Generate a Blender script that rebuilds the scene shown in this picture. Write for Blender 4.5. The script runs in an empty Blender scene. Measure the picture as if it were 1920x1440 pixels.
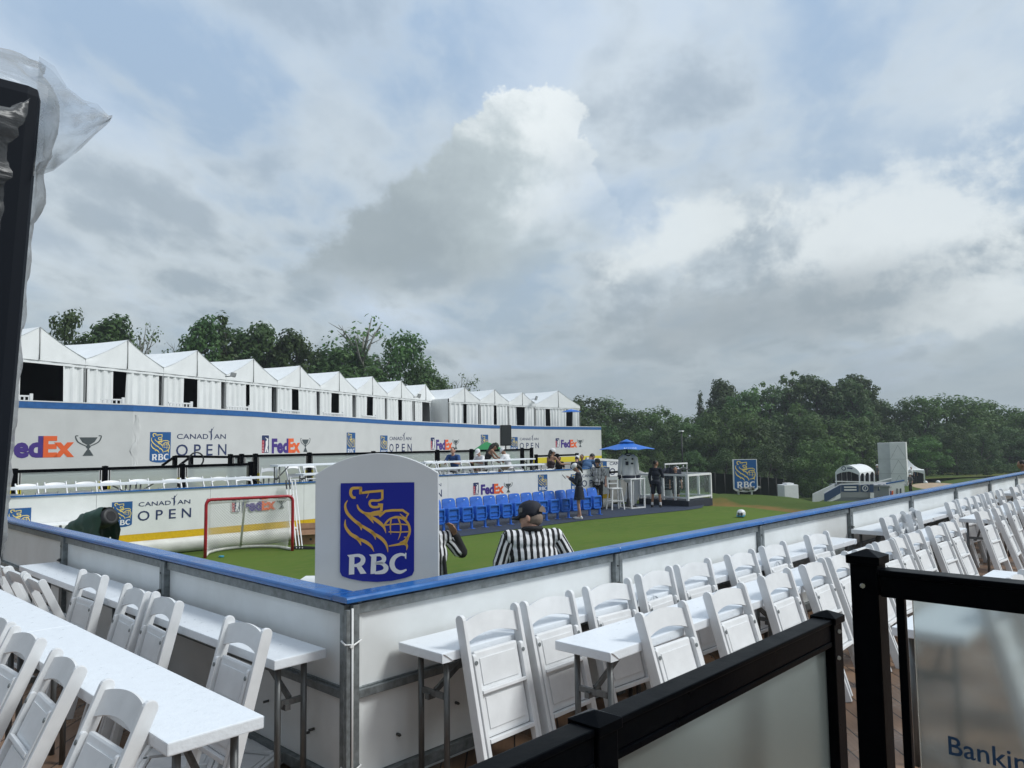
import bpy, bmesh, math, random
from mathutils import Vector, Matrix, Euler
R = math.radians
random.seed(7)
C = bpy.context.scene.collection
SC = bpy.context.scene

# ------------------------------------------------------------------ camera
EYE = Vector((-2.321, -3.415, 1.85))
AX = R(43.688); PITCH = R(4.43); ROLL = R(0.773); FPX = 1420.0
LAT = Vector((math.sin(AX), -math.cos(AX), 0)); DEP = Vector((math.cos(AX), math.sin(AX), 0)); UP = Vector((0, 0, 1))
fwd = DEP*math.cos(PITCH) + UP*math.sin(PITCH)
up0 = UP*math.cos(PITCH) - DEP*math.sin(PITCH)
cx = LAT*math.cos(ROLL) - up0*math.sin(ROLL)
cy = LAT*math.sin(ROLL) + up0*math.cos(ROLL)
cam = bpy.data.cameras.new('camera'); cam_o = bpy.data.objects.new('camera', cam); C.objects.link(cam_o)
m = Matrix.Identity(4)
for i in range(3):
    m[i][0] = cx[i]; m[i][1] = cy[i]; m[i][2] = -fwd[i]; m[i][3] = EYE[i]
cam_o.matrix_world = m
cam.sensor_width = 36; cam.lens = FPX/1920*36; cam.clip_start = .05; cam.clip_end = 6000
SC.camera = cam_o

# ------------------------------------------------------------------ view, sun
SC.view_settings.view_transform = 'Standard'; SC.view_settings.look = 'None'
SC.view_settings.gamma = 1; SC.view_settings.exposure = 0.0
SUN_EL, SUN_AZ = R(48), AX - R(100)          # azimuth measured from +X, sun off to the right and a little behind
sd = Vector((math.cos(SUN_EL)*math.cos(SUN_AZ), math.cos(SUN_EL)*math.sin(SUN_AZ), math.sin(SUN_EL)))
sl = bpy.data.lights.new('sun', 'SUN'); sl.energy = 2.4; sl.angle = R(16); sl.color = (.985, 1, .985)
so = bpy.data.objects.new('sun', sl); C.objects.link(so); so.rotation_euler = sd.to_track_quat('Z', 'Y').to_euler()

# ------------------------------------------------------------------ sky
W = bpy.data.worlds.new('World'); SC.world = W; W.use_nodes = True
WN = W.node_tree.nodes; WL = W.node_tree.links; WN.clear()
def wn(t, **kw):
    n = WN.new(t)
    for k, v in kw.items(): setattr(n, k, v)
    return n
def wm(op, a, b=None, c=None, clamp=False):
    n = wn('ShaderNodeMath', operation=op, use_clamp=clamp)
    for i, v in enumerate((a, b, c)):
        if v is None: continue
        if isinstance(v, (int, float)): n.inputs[i].default_value = v
        else: WL.new(v, n.inputs[i])
    return n.outputs[0]
def wmix(f, a, b):
    n = wn('ShaderNodeMix', data_type='RGBA')
    for i, v in ((0, f), (6, a), (7, b)):
        if isinstance(v, (int, float)): n.inputs[i].default_value = v
        elif isinstance(v, tuple): n.inputs[i].default_value = (*v, 1)
        else: WL.new(v, n.inputs[i])
    return n.outputs[2]
def wmap(v, a, b, c=0., d=1.):
    n = wn('ShaderNodeMapRange', interpolation_type='SMOOTHSTEP')
    WL.new(v, n.inputs[0])
    for i, x in zip((1, 2, 3, 4), (a, b, c, d)): n.inputs[i].default_value = x
    return n.outputs[0]
tc = wn('ShaderNodeTexCoord')
def wdot(vec):
    n = wn('ShaderNodeVectorMath', operation='DOT_PRODUCT'); WL.new(tc.outputs['Generated'], n.inputs[0]); n.inputs[1].default_value = vec
    return n.outputs['Value']
s_lat, s_dep, s_up = wdot(LAT), wdot(DEP), wdot(UP)
az = wm('ARCTAN2', s_lat, s_dep); el = wm('ARCSINE', s_up)            # azimuth / elevation of the sky direction
def noise(scale, det, rough, off=(0, 0, 0), stretch=(1, 1, 1), dist=0.):
    mp = wn('ShaderNodeMapping'); mp.inputs['Location'].default_value = off; mp.inputs['Scale'].default_value = stretch
    WL.new(tc.outputs['Generated'], mp.inputs[0])
    n = wn('ShaderNodeTexNoise'); n.inputs['Scale'].default_value = scale; n.inputs['Detail'].default_value = det
    n.inputs['Roughness'].default_value = rough; n.inputs['Distortion'].default_value = dist
    WL.new(mp.outputs[0], n.inputs['Vector'])
    return n.outputs[0]
nA = noise(3.0, 5, .55, (3.1, 1.2, .4), (1, 1, 1.8), .2)
nB = noise(6.5, 8, .58, (.3, 5.2, 2.4), (1, 1, 1.6), .3)
nC = noise(15., 9, .62, (7.3, 2.2, 6.4), (1, 1, 1.3), .15)
nD = noise(34., 6, .6, (2.3, 8.2, 1.4))
nE = noise(5.0, 6, .55, (9.3, 4.4, 8.8), (1, 1, 2.6), .5)
cA, cB, cC, cD, cE = [wm('SUBTRACT', x, .5) for x in (nA, nB, nC, nD, nE)]
PX = 1/1420.
def blob(px, py, rx, ry, ang=0., k=1.0, soft=(0., 1.), amt=1.):
    """soft cloud bank centred on the sky direction that pixel (px, py) of the photograph looks along"""
    d = (fwd + cx*((px-960)*PX) - cy*((py-720)*PX)).normalized()
    a0 = math.atan2(d.dot(LAT), d.dot(DEP)); e0 = math.asin(d.z)
    du = wm('SUBTRACT', az, a0); dv = wm('SUBTRACT', el, e0)
    ca, sa = math.cos(ang), math.sin(ang)
    u = wm('ADD', wm('MULTIPLY', du, ca/(rx*PX)), wm('MULTIPLY', dv, sa/(rx*PX)))
    v = wm('ADD', wm('MULTIPLY', du, -sa/(ry*PX)), wm('MULTIPLY', dv, ca/(ry*PX)))
    r = wm('SQRT', wm('ADD', wm('MULTIPLY', u, u), wm('MULTIPLY', v, v)))
    f = wm('SUBTRACT', 1., r)
    f = wm('ADD', f, wm('MULTIPLY', wm('ADD', wm('MULTIPLY', cB, 1.2), wm('ADD', wm('MULTIPLY', cC, .9), wm('MULTIPLY', cD, .35))), k))
    m_ = wmap(f, *soft)
    return wm('MULTIPLY', m_, amt) if amt != 1. else m_
nish = wn('ShaderNodeTexSky', sky_type='NISHITA', sun_disc=False, sun_elevation=SUN_EL, sun_rotation=math.pi/2-SUN_AZ)
nish_s = wn('ShaderNodeVectorMath', operation='SCALE'); WL.new(nish.outputs[0], nish_s.inputs[0]); nish_s.inputs['Scale'].default_value = .085
# cloud decks: two layers of broken cloud on flat sheets overhead (so they shrink and flatten towards the horizon)
inv = wm('DIVIDE', 1., wm('ADD', wm('MAXIMUM', s_up, 0.), .16))
cmb = wn('ShaderNodeCombineXYZ'); WL.new(wm('MULTIPLY', s_lat, inv), cmb.inputs[0]); WL.new(wm('MULTIPLY', s_dep, inv), cmb.inputs[1])
def deck(scale, det, rough, off, dist=.0, sx=1., sy=1., rot=0.):
    mp = wn('ShaderNodeMapping'); mp.inputs['Location'].default_value = off; mp.inputs['Scale'].default_value = (sx, sy, 1); mp.inputs['Rotation'].default_value = (0, 0, rot)
    WL.new(cmb.outputs[0], mp.inputs[0]); n = wn('ShaderNodeTexNoise'); n.inputs['Scale'].default_value = scale; n.inputs['Detail'].default_value = det; n.inputs['Roughness'].default_value = rough; n.inputs['Distortion'].default_value = dist
    WL.new(mp.outputs[0], n.inputs['Vector']); return n.outputs[0]
eln = wmap(el, -.02, .62)
blue = wmix(eln, (.40, .485, .55), (.40, .545, .74))
col = wmix(.86, nish_s.outputs[0], blue)
hi = deck(1.15, 7, .56, (4.3, 1.7, 0), .35, 1., .55, .5)
col = wmix(wmap(hi, .44, .64, 0, .8), col, (.59, .69, .81))               # thin bright sheet
# steer the cloud cover: more on the left and low down, thin gaps on the upper left and the right
cover = wm('ADD', wm('MULTIPLY', blob(330, 470, 480, 230, .1, .5, (-.1, 1.)), .11), wm('MULTIPLY', blob(1420, 560, 560, 170, .1, .5, (-.1, 1.)), .12))
cover = wm('ADD', cover, wm('MULTIPLY', blob(1200, 130, 300, 230, .5, .5, (-.2, 1.)), .03))
cover = wm('ADD', cover, wm('MULTIPLY', blob(600, 290, 170, 110, .0, .5, (-.2, 1.)), .08))
cover = wm('SUBTRACT', cover, wm('MULTIPLY', blob(260, 130, 430, 150, -.2, .5, (-.2, 1.)), .05))
cover = wm('SUBTRACT', cover, wm('MULTIPLY', blob(1760, 330, 260, 130, .3, .5, (-.2, 1.)), .06))
d1 = wm('ADD', deck(1.55, 8, .53, (1.35, 6.2, 0), .25, 1., .62, .35), cover)
d2 = wm('ADD', deck(3.4, 8, .55, (7.1, 2.9, 0), .2, 1., .6, -.2), wm('MULTIPLY', cover, .8))
white = wmix(eln, (.55, .615, .645), (.63, .715, .79))
grey = wmix(eln, (.325, .39, .435), (.405, .485, .57))
c2 = wmix(wmap(d2, .52, .70), white, grey); col = wmix(wmap(d2, .45, .63, 0, .62), col, c2)
c1 = wmix(wmap(wm('ADD', d1, wm('MULTIPLY', cC, .16)), .52, .66), white, grey); col = wmix(wmap(d1, .45, .60, 0, .85), col, c1)
# bright banks on the right
col = wmix(blob(1660, 420, 400, 105, .28, 2., (-.05, .75), .9), col, (.73, .79, .815))
col = wmix(blob(1275, 450, 190, 75, .25, 2., (-.05, .7), .8), col, (.74, .80, .82))
col = wmix(blob(1870, 560, 200, 90, .1, 2., (-.05, .7), .88), col, (.74, .80, .82))
col = wmix(blob(1800, 120, 300, 200, .5, 1., (-.2, 1.), .55), col, (.64, .72, .785))
col = wmix(blob(1420, 590, 420, 90, .08, .9, (-.1, .9), .75), col, (.31, .365, .405))
# the tall cumulus in the middle: one billowed outline, shaded from its pale crown down to its grey foot
def pdir(px, py):
    d = (fwd + cx*((px-960)*PX) - cy*((py-720)*PX)).normalized(); return math.atan2(d.dot(LAT), d.dot(DEP)), math.asin(d.z)
fields = None
for px, py, r in ((1035, 222, 66), (1000, 205, 45), (945, 232, 62), (985, 290, 110), (905, 300, 84), (1062, 300, 60), (880, 380, 120), (1000, 395, 125), (800, 430, 112), (720, 480, 108), (640, 512, 84), (860, 500, 140), (580, 540, 60), (1080, 400, 80)):
    a0, e0 = pdir(px, py); du, dv = wm('SUBTRACT', az, a0), wm('SUBTRACT', el, e0)
    f = wm('SUBTRACT', 1., wm('MULTIPLY', wm('SQRT', wm('ADD', wm('MULTIPLY', du, du), wm('MULTIPLY', dv, dv))), 1/(r*PX)))
    f = wm('MULTIPLY', f, r/90.)
    fields = f if fields is None else wm('SMOOTH_MAX', fields, f, .22)
bil = wm('ABSOLUTE', cC); bil2 = wm('ABSOLUTE', cD)
fields = wm('ADD', fields, wm('ADD', wm('MULTIPLY', cB, .7), wm('ADD', wm('MULTIPLY', bil, 1.1), wm('MULTIPLY', bil2, .7))))
fields = wm('SUBTRACT', fields, .06)
a1_, e1_ = pdir(1000, 230); a2_, e2_ = pdir(700, 560)
gx_, gy_ = a1_-a2_, e1_-e2_; gl2 = gx_*gx_+gy_*gy_
g_ = wm('ADD', wm('MULTIPLY', wm('SUBTRACT', az, a2_), gx_/gl2), wm('MULTIPLY', wm('SUBTRACT', el, e2_), gy_/gl2))
g_ = wm('ADD', g_, wm('ADD', wm('MULTIPLY', cB, .9), wm('ADD', wm('MULTIPLY', cC, .55), wm('MULTIPLY', cD, .22))))
edge_soft = wmap(g_, .1, .9, .45, .13)
n_ = wn('ShaderNodeMapRange', interpolation_type='SMOOTHSTEP'); WL.new(fields, n_.inputs[0]); n_.inputs[1].default_value = 0.; WL.new(edge_soft, n_.inputs[2])
cmask = n_.outputs[0]
foot = wmap(wm('ADD', wm('SUBTRACT', el, pdir(850, 600)[1]), wm('MULTIPLY', cB, .1)), .0, .09)
rt = wmap(wm('ADD', wm('SUBTRACT', az, pdir(1150, 400)[0]), wm('ADD', wm('MULTIPLY', cB, .2), wm('MULTIPLY', wm('SUBTRACT', el, pdir(1100, 250)[1]), -.35))), .05, -.14)
cmask = wm('MULTIPLY', cmask, wm('MULTIPLY', foot, wm('ADD', wm('MULTIPLY', rt, .85), .15)))
ccol = wmix(wmap(g_, .20, .80), (.325, .385, .42), (.48, .555, .585)); ccol = wmix(wmap(g_, .62, 1.0), ccol, (.82, .875, .89))
col = wmix(wm('MULTIPLY', cmask, .88), col, ccol)
# low grey layer along the horizon
low = wmap(wm('ADD', el, wm('MULTIPLY', wm('ADD', cB, cE), .12)), .0, .20, .85, 0.)
col = wmix(low, col, (.32, .38, .42))
col = wmix(wm('MULTIPLY', low, wmap(cE, -.05, .15, 0, .6)), col, (.41, .48, .52))
# unseen sky behind the camera: darkened left to dim side faces, brightened around sun
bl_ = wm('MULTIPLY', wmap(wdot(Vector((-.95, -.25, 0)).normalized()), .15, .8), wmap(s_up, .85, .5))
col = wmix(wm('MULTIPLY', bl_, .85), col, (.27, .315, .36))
br_ = wmap(wdot(sd), .55, .95)
col = wmix(wm('MULTIPLY', br_, .8), col, (.74, .76, .78))
zen = wmap(el, .80, 1.3)
col = wmix(wm('MULTIPLY', zen, .8), col, (.60, .65, .74))
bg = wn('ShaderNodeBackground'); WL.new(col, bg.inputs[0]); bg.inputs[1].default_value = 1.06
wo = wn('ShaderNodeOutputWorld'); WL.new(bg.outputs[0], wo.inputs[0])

# ------------------------------------------------------------------ pixel helpers (photograph pixel -> point on a real surface)
def pray(px, py): return fwd + cx*((px-960)*PX) - cy*((py-720)*PX)
def at_z(px, py, z):
    d = pray(px, py); return EYE + d*((z-EYE.z)/d.z)
def at_d(px, py, D):
    d = pray(px, py); return EYE + d*(D/d.dot(DEP))
def at_v(px, py, A, B):
    d = pray(px, py); n = Vector((-(B[1]-A[1]), B[0]-A[0], 0)); return EYE + d*((Vector((A[0], A[1], 0))-EYE).dot(n)/d.dot(n))

# ------------------------------------------------------------------ materials
MATS = {}
def mat(name, col, rough=.5, metal=0., var=0., vscale=8., bump=0., bscale=60., spec=.5, stretch=(1, 1, 1), trans=0., coat=0., var2=None, detail=5, rnd_=False):
    if name in MATS: return MATS[name]
    M = bpy.data.materials.new(name); M.use_nodes = True; nt = M.node_tree; P = nt.nodes['Principled BSDF']
    P.inputs['Base Color'].default_value = (*col, 1); P.inputs['Roughness'].default_value = rough; P.inputs['Metallic'].default_value = metal
    P.inputs['Specular IOR Level'].default_value = spec; P.inputs['Transmission Weight'].default_value = trans; P.inputs['Coat Weight'].default_value = coat
    if var or bump:
        t = nt.nodes.new('ShaderNodeTexCoord'); mp = nt.nodes.new('ShaderNodeMapping'); mp.inputs['Scale'].default_value = stretch
        nt.links.new(t.outputs['Object'], mp.inputs[0])
        if rnd_:
            oi = nt.nodes.new('ShaderNodeObjectInfo'); ml = nt.nodes.new('ShaderNodeMath'); ml.operation = 'MULTIPLY'; ml.inputs[1].default_value = 37.; nt.links.new(oi.outputs['Random'], ml.inputs[0]); nt.links.new(ml.outputs[0], mp.inputs['Location'])
    if var:
        n = nt.nodes.new('ShaderNodeTexNoise'); n.inputs['Scale'].default_value = vscale; n.inputs['Detail'].default_value = detail; n.inputs['Roughness'].default_value = .6
        nt.links.new(mp.outputs[0], n.inputs['Vector'])
        r = nt.nodes.new('ShaderNodeMapRange'); r.inputs[1].default_value = .3; r.inputs[2].default_value = .7
        nt.links.new(n.outputs[0], r.inputs[0])
        mx = nt.nodes.new('ShaderNodeMix'); mx.data_type = 'RGBA'
        lo = tuple(max(0, c*(1-var)) for c in col); hi = var2 or tuple(min(1, c*(1+var)) for c in col)
        mx.inputs[6].default_value = (*lo, 1); mx.inputs[7].default_value = (*hi, 1)
        nt.links.new(r.outputs[0], mx.inputs[0]); nt.links.new(mx.outputs[2], P.inputs['Base Color'])
        rr = nt.nodes.new('ShaderNodeMapRange'); rr.inputs[3].default_value = max(.03, rough-.15); rr.inputs[4].default_value = min(1, rough+.12)
        nt.links.new(n.outputs[0], rr.inputs[0]); nt.links.new(rr.outputs[0], P.inputs['Roughness'])
    if bump:
        n2 = nt.nodes.new('ShaderNodeTexNoise'); n2.inputs['Scale'].default_value = bscale; n2.inputs['Detail'].default_value = 4
        nt.links.new(mp.outputs[0], n2.inputs['Vector'])
        b = nt.nodes.new('ShaderNodeBump'); b.inputs['Strength'].default_value = bump; b.inputs['Distance'].default_value = .01
        nt.links.new(n2.outputs[0], b.inputs['Height']); nt.links.new(b.outputs[0], P.inputs['Normal'])
    MATS[name] = M
    return M
chair_m = mat('chair_resin', (.73, .745, .755), .42, var=.075, vscale=7, bump=.05, bscale=300, rnd_=True)
table_m = mat('wet_table_cover', (.78, .82, .86), .33, var=.025, vscale=18, bump=.2, bscale=55, spec=.6)
edge_m = mat('table_edge', (.74, .75, .75), .45, var=.05, vscale=12, bump=.1, bscale=40)
galv_m = mat('galvanised_steel', (.19, .21, .215), .5, .45, var=.35, vscale=22, bump=.15, bscale=90)
leg_m = mat('table_leg_steel', (.13, .135, .135), .42, .5, var=.3, vscale=30, stretch=(1, 1, .2))
panel_m = mat('board_panel', (.68, .70, .69), .38, var=.055, vscale=2.6, bump=.05, bscale=5, var2=(.76, .785, .785), rnd_=True)
blue_m = mat('blue_cap', (.010, .10, .36), .24, var=.2, vscale=5, bump=.05, bscale=30, spec=.5, var2=(.025, .15, .43))
black_m = mat('black_aluminium', (.0014, .0018, .0028), .34, var=.3, vscale=20, bump=.03, bscale=90, spec=.03)
dblack_m = mat('black_plastic', (.012, .013, .015), .5)
white_m = mat('white_paint', (.76, .77, .77), .45, var=.05, vscale=6)
yel_m = mat('yellow_kick', (.66, .42, .008), .42, var=.12, vscale=25)
vinyl_m = mat('wall_vinyl', (.60, .61, .60), .5, var=.05, vscale=1.2, bump=.5, bscale=1.1)
tent_m = mat('tent_vinyl', (.82, .84, .84), .45, var=.04, vscale=2, bump=.35, bscale=2.4, stretch=(1, 1, .6))
curt_m = mat('tent_curtain', (.80, .82, .815), .5, var=.06, vscale=3, bump=.25, bscale=5, stretch=(1, 1, .25))
navy_m = mat('navy_mat', (.018, .03, .058), .85, var=.2, vscale=5, bump=.3, bscale=120)
seat_m = mat('blue_seat', (.02, .125, .52), .38, var=.12, vscale=10)
lnavy, lblue, lgold, lwhite = mat('print_navy', (.02, .035, .11), .5), mat('print_blue', (.01, .09, .27), .5), mat('print_gold', (.80, .62, .16), .5), mat('print_white', (.78, .78, .78), .5)
lpurp, lorng, lgrey, lred, ldark = mat('print_purple', (.06, .03, .22), .5), mat('print_orange', (.80, .13, .03), .5), mat('print_grey', (.07, .085, .09), .5), mat('print_red', (.42, .02, .045), .5), mat('print_dark', (.015, .02, .03), .5)
signblue, signgold = mat('sign_blue', (.004, .012, .27), .35), mat('sign_gold', (.64, .38, .07), .45)
signgrey = mat('sign_board_white', (.60, .62, .64), .55, var=.03, vscale=2)
bolt_m = mat('bolt_steel', (.09, .095, .09), .4, .7)
dark_m = mat('dark_interior', (.012, .014, .02), .7)

# ------------------------------------------------------------------ mesh builder
class MB:
    def __init__(s): s.v = []; s.f = []; s.mi = []; s.sm = []
    def add(s, vs, fs, mi=0, smooth=False, M=None):
        o = len(s.v)
        s.v += [(M @ Vector(v)) if M else Vector(v) for v in vs]
        for f in fs: s.f.append([o+i for i in f]); s.mi.append(mi); s.sm.append(smooth)
        return s
    def box(s, c, d, rot=None, mi=0):
        x, y, z = d[0]/2, d[1]/2, d[2]/2
        vs = [(-x, -y, -z), (x, -y, -z), (x, y, -z), (-x, y, -z), (-x, -y, z), (x, -y, z), (x, y, z), (-x, y, z)]
        M = Matrix.Translation(c)
        if rot: M = M @ Euler(rot).to_matrix().to_4x4()
        return s.add(vs, [(0, 3, 2, 1), (4, 5, 6, 7), (0, 1, 5, 4), (1, 2, 6, 5), (2, 3, 7, 6), (3, 0, 4, 7)], mi, False, M)
    def span(s, x0, x1, y0, y1, z0, z1, mi=0): return s.box(((x0+x1)/2, (y0+y1)/2, (z0+z1)/2), (x1-x0, y1-y0, z1-z0), mi=mi)
    def prism(s, poly, h, M=None, mi=0, smooth=False):
        """poly in local xz, extruded from y=0 to y=h"""
        n = len(poly); vs = [(p[0], 0, p[1]) for p in poly] + [(p[0], h, p[1]) for p in poly]
        fs = [list(range(n)), list(range(2*n-1, n-1, -1))] + [(i, n+i, n+(i+1) % n, (i+1) % n) for i in range(n)]
        return s.add(vs, fs, mi, smooth, M)
    def bar(s, a, b, w, h, mi=0, up=(0, 0, 1)):
        """rectangular bar from a to b"""
        a, b = Vector(a), Vector(b); d = b-a; L = d.length; d.normalize()
        u = Vector(up)
        if abs(d.dot(u)) > .95: u = Vector((0, 1, 0))
        x = d.cross(u).normalized(); z = x.cross(d).normalized()
        M = Matrix.Identity(4)
        for i in range(3): M[i][0] = x[i]; M[i][1] = d[i]; M[i][2] = z[i]; M[i][3] = ((a+b)/2)[i]
        vs = [(sx*w/2, sy*L/2, sz*h/2) for sx, sy, sz in ((-1,-1,-1),(1,-1,-1),(1,1,-1),(-1,1,-1),(-1,-1,1),(1,-1,1),(1,1,1),(-1,1,1))]
        return s.add(vs, [(0, 3, 2, 1), (4, 5, 6, 7), (0, 1, 5, 4), (1, 2, 6, 5), (2, 3, 7, 6), (3, 0, 4, 7)], mi, False, M)
    def tube(s, pts, r, n=8, mi=0, cap=True, closed=False):
        pts = [Vector(p) for p in pts]; rs = r if isinstance(r, (list, tuple)) else [r]*len(pts)
        o = len(s.v); N = len(pts); ref = None
        for i, p in enumerate(pts):
            t = (pts[min(i+1, N-1)] - pts[max(i-1, 0)]) if not closed else (pts[(i+1) % N]-pts[i-1])
            t.normalize()
            if ref is None: ref = Vector((0, 0, 1)) if abs(t.z) < .9 else Vector((1, 0, 0))
            a = t.cross(ref).normalized(); b = a.cross(t).normalized(); ref = b
            for k in range(n):
                an = 2*math.pi*k/n; s.v.append(p + (a*math.cos(an)+b*math.sin(an))*rs[i])
        for i in range(N if closed else N-1):
            j = (i+1) % N
            for k in range(n):
                s.f.append([o+i*n+k, o+i*n+(k+1) % n, o+j*n+(k+1) % n, o+j*n+k]); s.mi.append(mi); s.sm.append(True)
        if cap and not closed:
            s.f.append([o+k for k in range(n)][::-1]); s.mi.append(mi); s.sm.append(False)
            s.f.append([o+(N-1)*n+k for k in range(n)]); s.mi.append(mi); s.sm.append(False)
        return s
    def lathe(s, prof, n=20, M=None, mi=0, smooth=True):
        vs, fs = [], []
        for r, z in prof:
            for k in range(n): a = 2*math.pi*k/n; vs.append((r*math.cos(a), r*math.sin(a), z))
        for i in range(len(prof)-1):
            for k in range(n): fs.append((i*n+k, i*n+(k+1) % n, (i+1)*n+(k+1) % n, (i+1)*n+k))
        if prof[0][0] > 1e-4: fs.append(tuple(range(n))[::-1])
        if prof[-1][0] > 1e-4: fs.append(tuple((len(prof)-1)*n+k for k in range(n)))
        return s.add(vs, fs, mi, smooth, M)
    def ell(s, c, r, n=14, mi=0, M=None):
        vs, fs = [], []; h = n//2
        for i in range(h+1):
            t = math.pi*i/h
            for k in range(n): a = 2*math.pi*k/n; vs.append((c[0]+r[0]*math.sin(t)*math.cos(a), c[1]+r[1]*math.sin(t)*math.sin(a), c[2]+r[2]*math.cos(t)))
        for i in range(h):
            for k in range(n): fs.append((i*n+k, (i+1)*n+k, (i+1)*n+(k+1) % n, i*n+(k+1) % n))
        return s.add(vs, fs, mi, True, M)
    def grid(s, P, mi=0, smooth=True):
        nr, nc = len(P), len(P[0]); o = len(s.v)
        for row in P: s.v += [Vector(p) for p in row]
        for i in range(nr-1):
            for j in range(nc-1):
                s.f.append([o+i*nc+j, o+i*nc+j+1, o+(i+1)*nc+j+1, o+(i+1)*nc+j]); s.mi.append(mi); s.sm.append(smooth)
        return s
    def data(s, name, mats, bev=0., seg=2):
        me = bpy.data.meshes.new(name); me.from_pydata([tuple(v) for v in s.v], [], s.f)
        for q in (mats if isinstance(mats, (list, tuple)) else [mats]): me.materials.append(q)
        me.polygons.foreach_set('material_index', s.mi); me.polygons.foreach_set('use_smooth', s.sm)
        if bev:
            bm = bmesh.new(); bm.from_mesh(me)
            bmesh.ops.remove_doubles(bm, verts=bm.verts, dist=1e-5)
            es = [e for e in bm.edges if len(e.link_faces) == 2 and e.calc_face_angle(0) > .5]
            bmesh.ops.bevel(bm, geom=es, offset=bev, segments=seg, profile=.6, affect='EDGES', clamp_overlap=True)
            bm.to_mesh(me); bm.free()
        me.update(); return me
    def build(s, name, mats, parent=None, bev=0., loc=None, rot=None, seg=2):
        o = bpy.data.objects.new(name, s.data(name, mats, bev, seg)); C.objects.link(o)
        if parent: o.parent = parent
        if loc is not None: o.location = loc
        if rot is not None: o.rotation_euler = rot
        return o
def tag(o, label, cat, group=None, kind=None):
    if label: o['label'] = label
    if cat: o['category'] = cat
    if group: o['group'] = group
    if kind: o['kind'] = kind
    return o
def thing(name, label, cat, loc=(0, 0, 0), rot=(0, 0, 0), group=None):
    o = bpy.data.objects.new(name, None); C.objects.link(o); o.location = loc; o.empty_display_size = .1
    o.rotation_euler = rot if not isinstance(rot, (int, float)) else (0, 0, rot)
    return tag(o, label, cat, group)
def struct(o): o['kind'] = 'structure'; return o
KIDS = {}
def dup(root, loc, rot, label, group=None):
    def cp(o, par):
        c = o.copy(); C.objects.link(c)
        if par: c.parent = par
        for ch in o.children: cp(ch, c)
        return c
    c = cp(root, None); c.location = loc
    c.rotation_euler = rot if not isinstance(rot, (int, float)) else (0, 0, rot)
    c['label'] = label
    if group: c['group'] = group
    return c
ORD = 'first second third fourth fifth sixth seventh eighth ninth tenth eleventh twelfth thirteenth fourteenth fifteenth sixteenth seventeenth eighteenth nineteenth twentieth'.split()
def ordn(i):
    if i < 20: return ORD[i]
    t = {2: 'twenty', 3: 'thirty', 4: 'forty', 5: 'fifty'}[(i+1)//10]; u = (i+1) % 10
    return (t+'-'+ORD[u-1]) if u else {3: 'thirtieth', 4: 'fortieth', 5: 'fiftieth'}[(i+1)//10]
def frame(o, x, z):
    """matrix with x along the board and z up; y points into the board"""
    x = Vector(x).normalized(); z = Vector(z).normalized(); y = z.cross(x)
    M = Matrix.Identity(4)
    for i in range(3): M[i][0] = x[i]; M[i][1] = y[i]; M[i][2] = z[i]; M[i][3] = o[i]
    return M

# ------------------------------------------------------------------ lettering and emblems (flat prints, x right, z up, -y towards the reader)
def smooth(pts, k=4):
    P = [Vector(p) for p in pts]; out = []
    for i in range(len(P)-1):
        p0, p1, p2, p3 = P[max(i-1, 0)], P[i], P[i+1], P[min(i+2, len(P)-1)]
        for j in range(k):
            t = j/k
            out.append(.5*((2*p1)+(-p0+p2)*t+(2*p0-5*p1+4*p2-p3)*t*t+(-p0+3*p1-3*p2+p3)*t**3))
    out.append(P[-1]); return out
def stroke(mb, pts, mi, y, sm=True, k=4):
    """ribbon along (x, z, width) points"""
    P = smooth(pts, k) if sm else [Vector(p) for p in pts]; L, Rr = [], []
    for i, p in enumerate(P):
        a, b = P[max(i-1, 0)], P[min(i+1, len(P)-1)]
        t = Vector((b.x-a.x, b.y-a.y)); t = t.normalized() if t.length > 1e-9 else Vector((1, 0))
        n = Vector((-t.y, t.x))*p.z/2
        L.append((p.x+n.x, y, p.y+n.y)); Rr.append((p.x-n.x, y, p.y-n.y))
    N = len(P)
    mb.add(L+Rr, [(i, N+i, N+i+1, i+1) for i in range(N-1)], mi)
def flat(mb, poly, mi, y): mb.add([(p[0], y, p[1]) for p in poly], [list(range(len(poly)))], mi)
def text(mb, s, x, z, cap, mi, y, bold=0., sx=1., width=None, sp=1.):
    cu = bpy.data.curves.new('lettering', 'FONT'); cu.body = s; cu.size = 1; cu.offset = bold; cu.resolution_u = 3; cu.space_character = sp
    o = bpy.data.objects.new('lettering', cu); C.objects.link(o)
    dg = bpy.context.evaluated_depsgraph_get(); me = o.evaluated_get(dg).to_mesh()
    vs = [v.co.copy() for v in me.vertices]; fs = [list(p.vertices) for p in me.polygons]
    o.evaluated_get(dg).to_mesh_clear(); bpy.data.objects.remove(o); bpy.data.curves.remove(cu)
    x0 = min(v.x for v in vs); x1 = max(v.x for v in vs)
    k = cap/.729; kx = (width/(x1-x0)) if width else k*sx
    mb.add([(x+(v.x-x0)*kx, y, z+v.y*k) for v in vs], [f[::-1] if False else f for f in fs], mi)
    return x+(x1-x0)*kx
def circ(cx_, cz, r, n=20, a0=0., a1=2*math.pi): return [(cx_+r*math.cos(a0+(a1-a0)*i/n), cz+r*math.sin(a0+(a1-a0)*i/n)) for i in range(n+(0 if a1-a0 > 6.28 else 1))]
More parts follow.
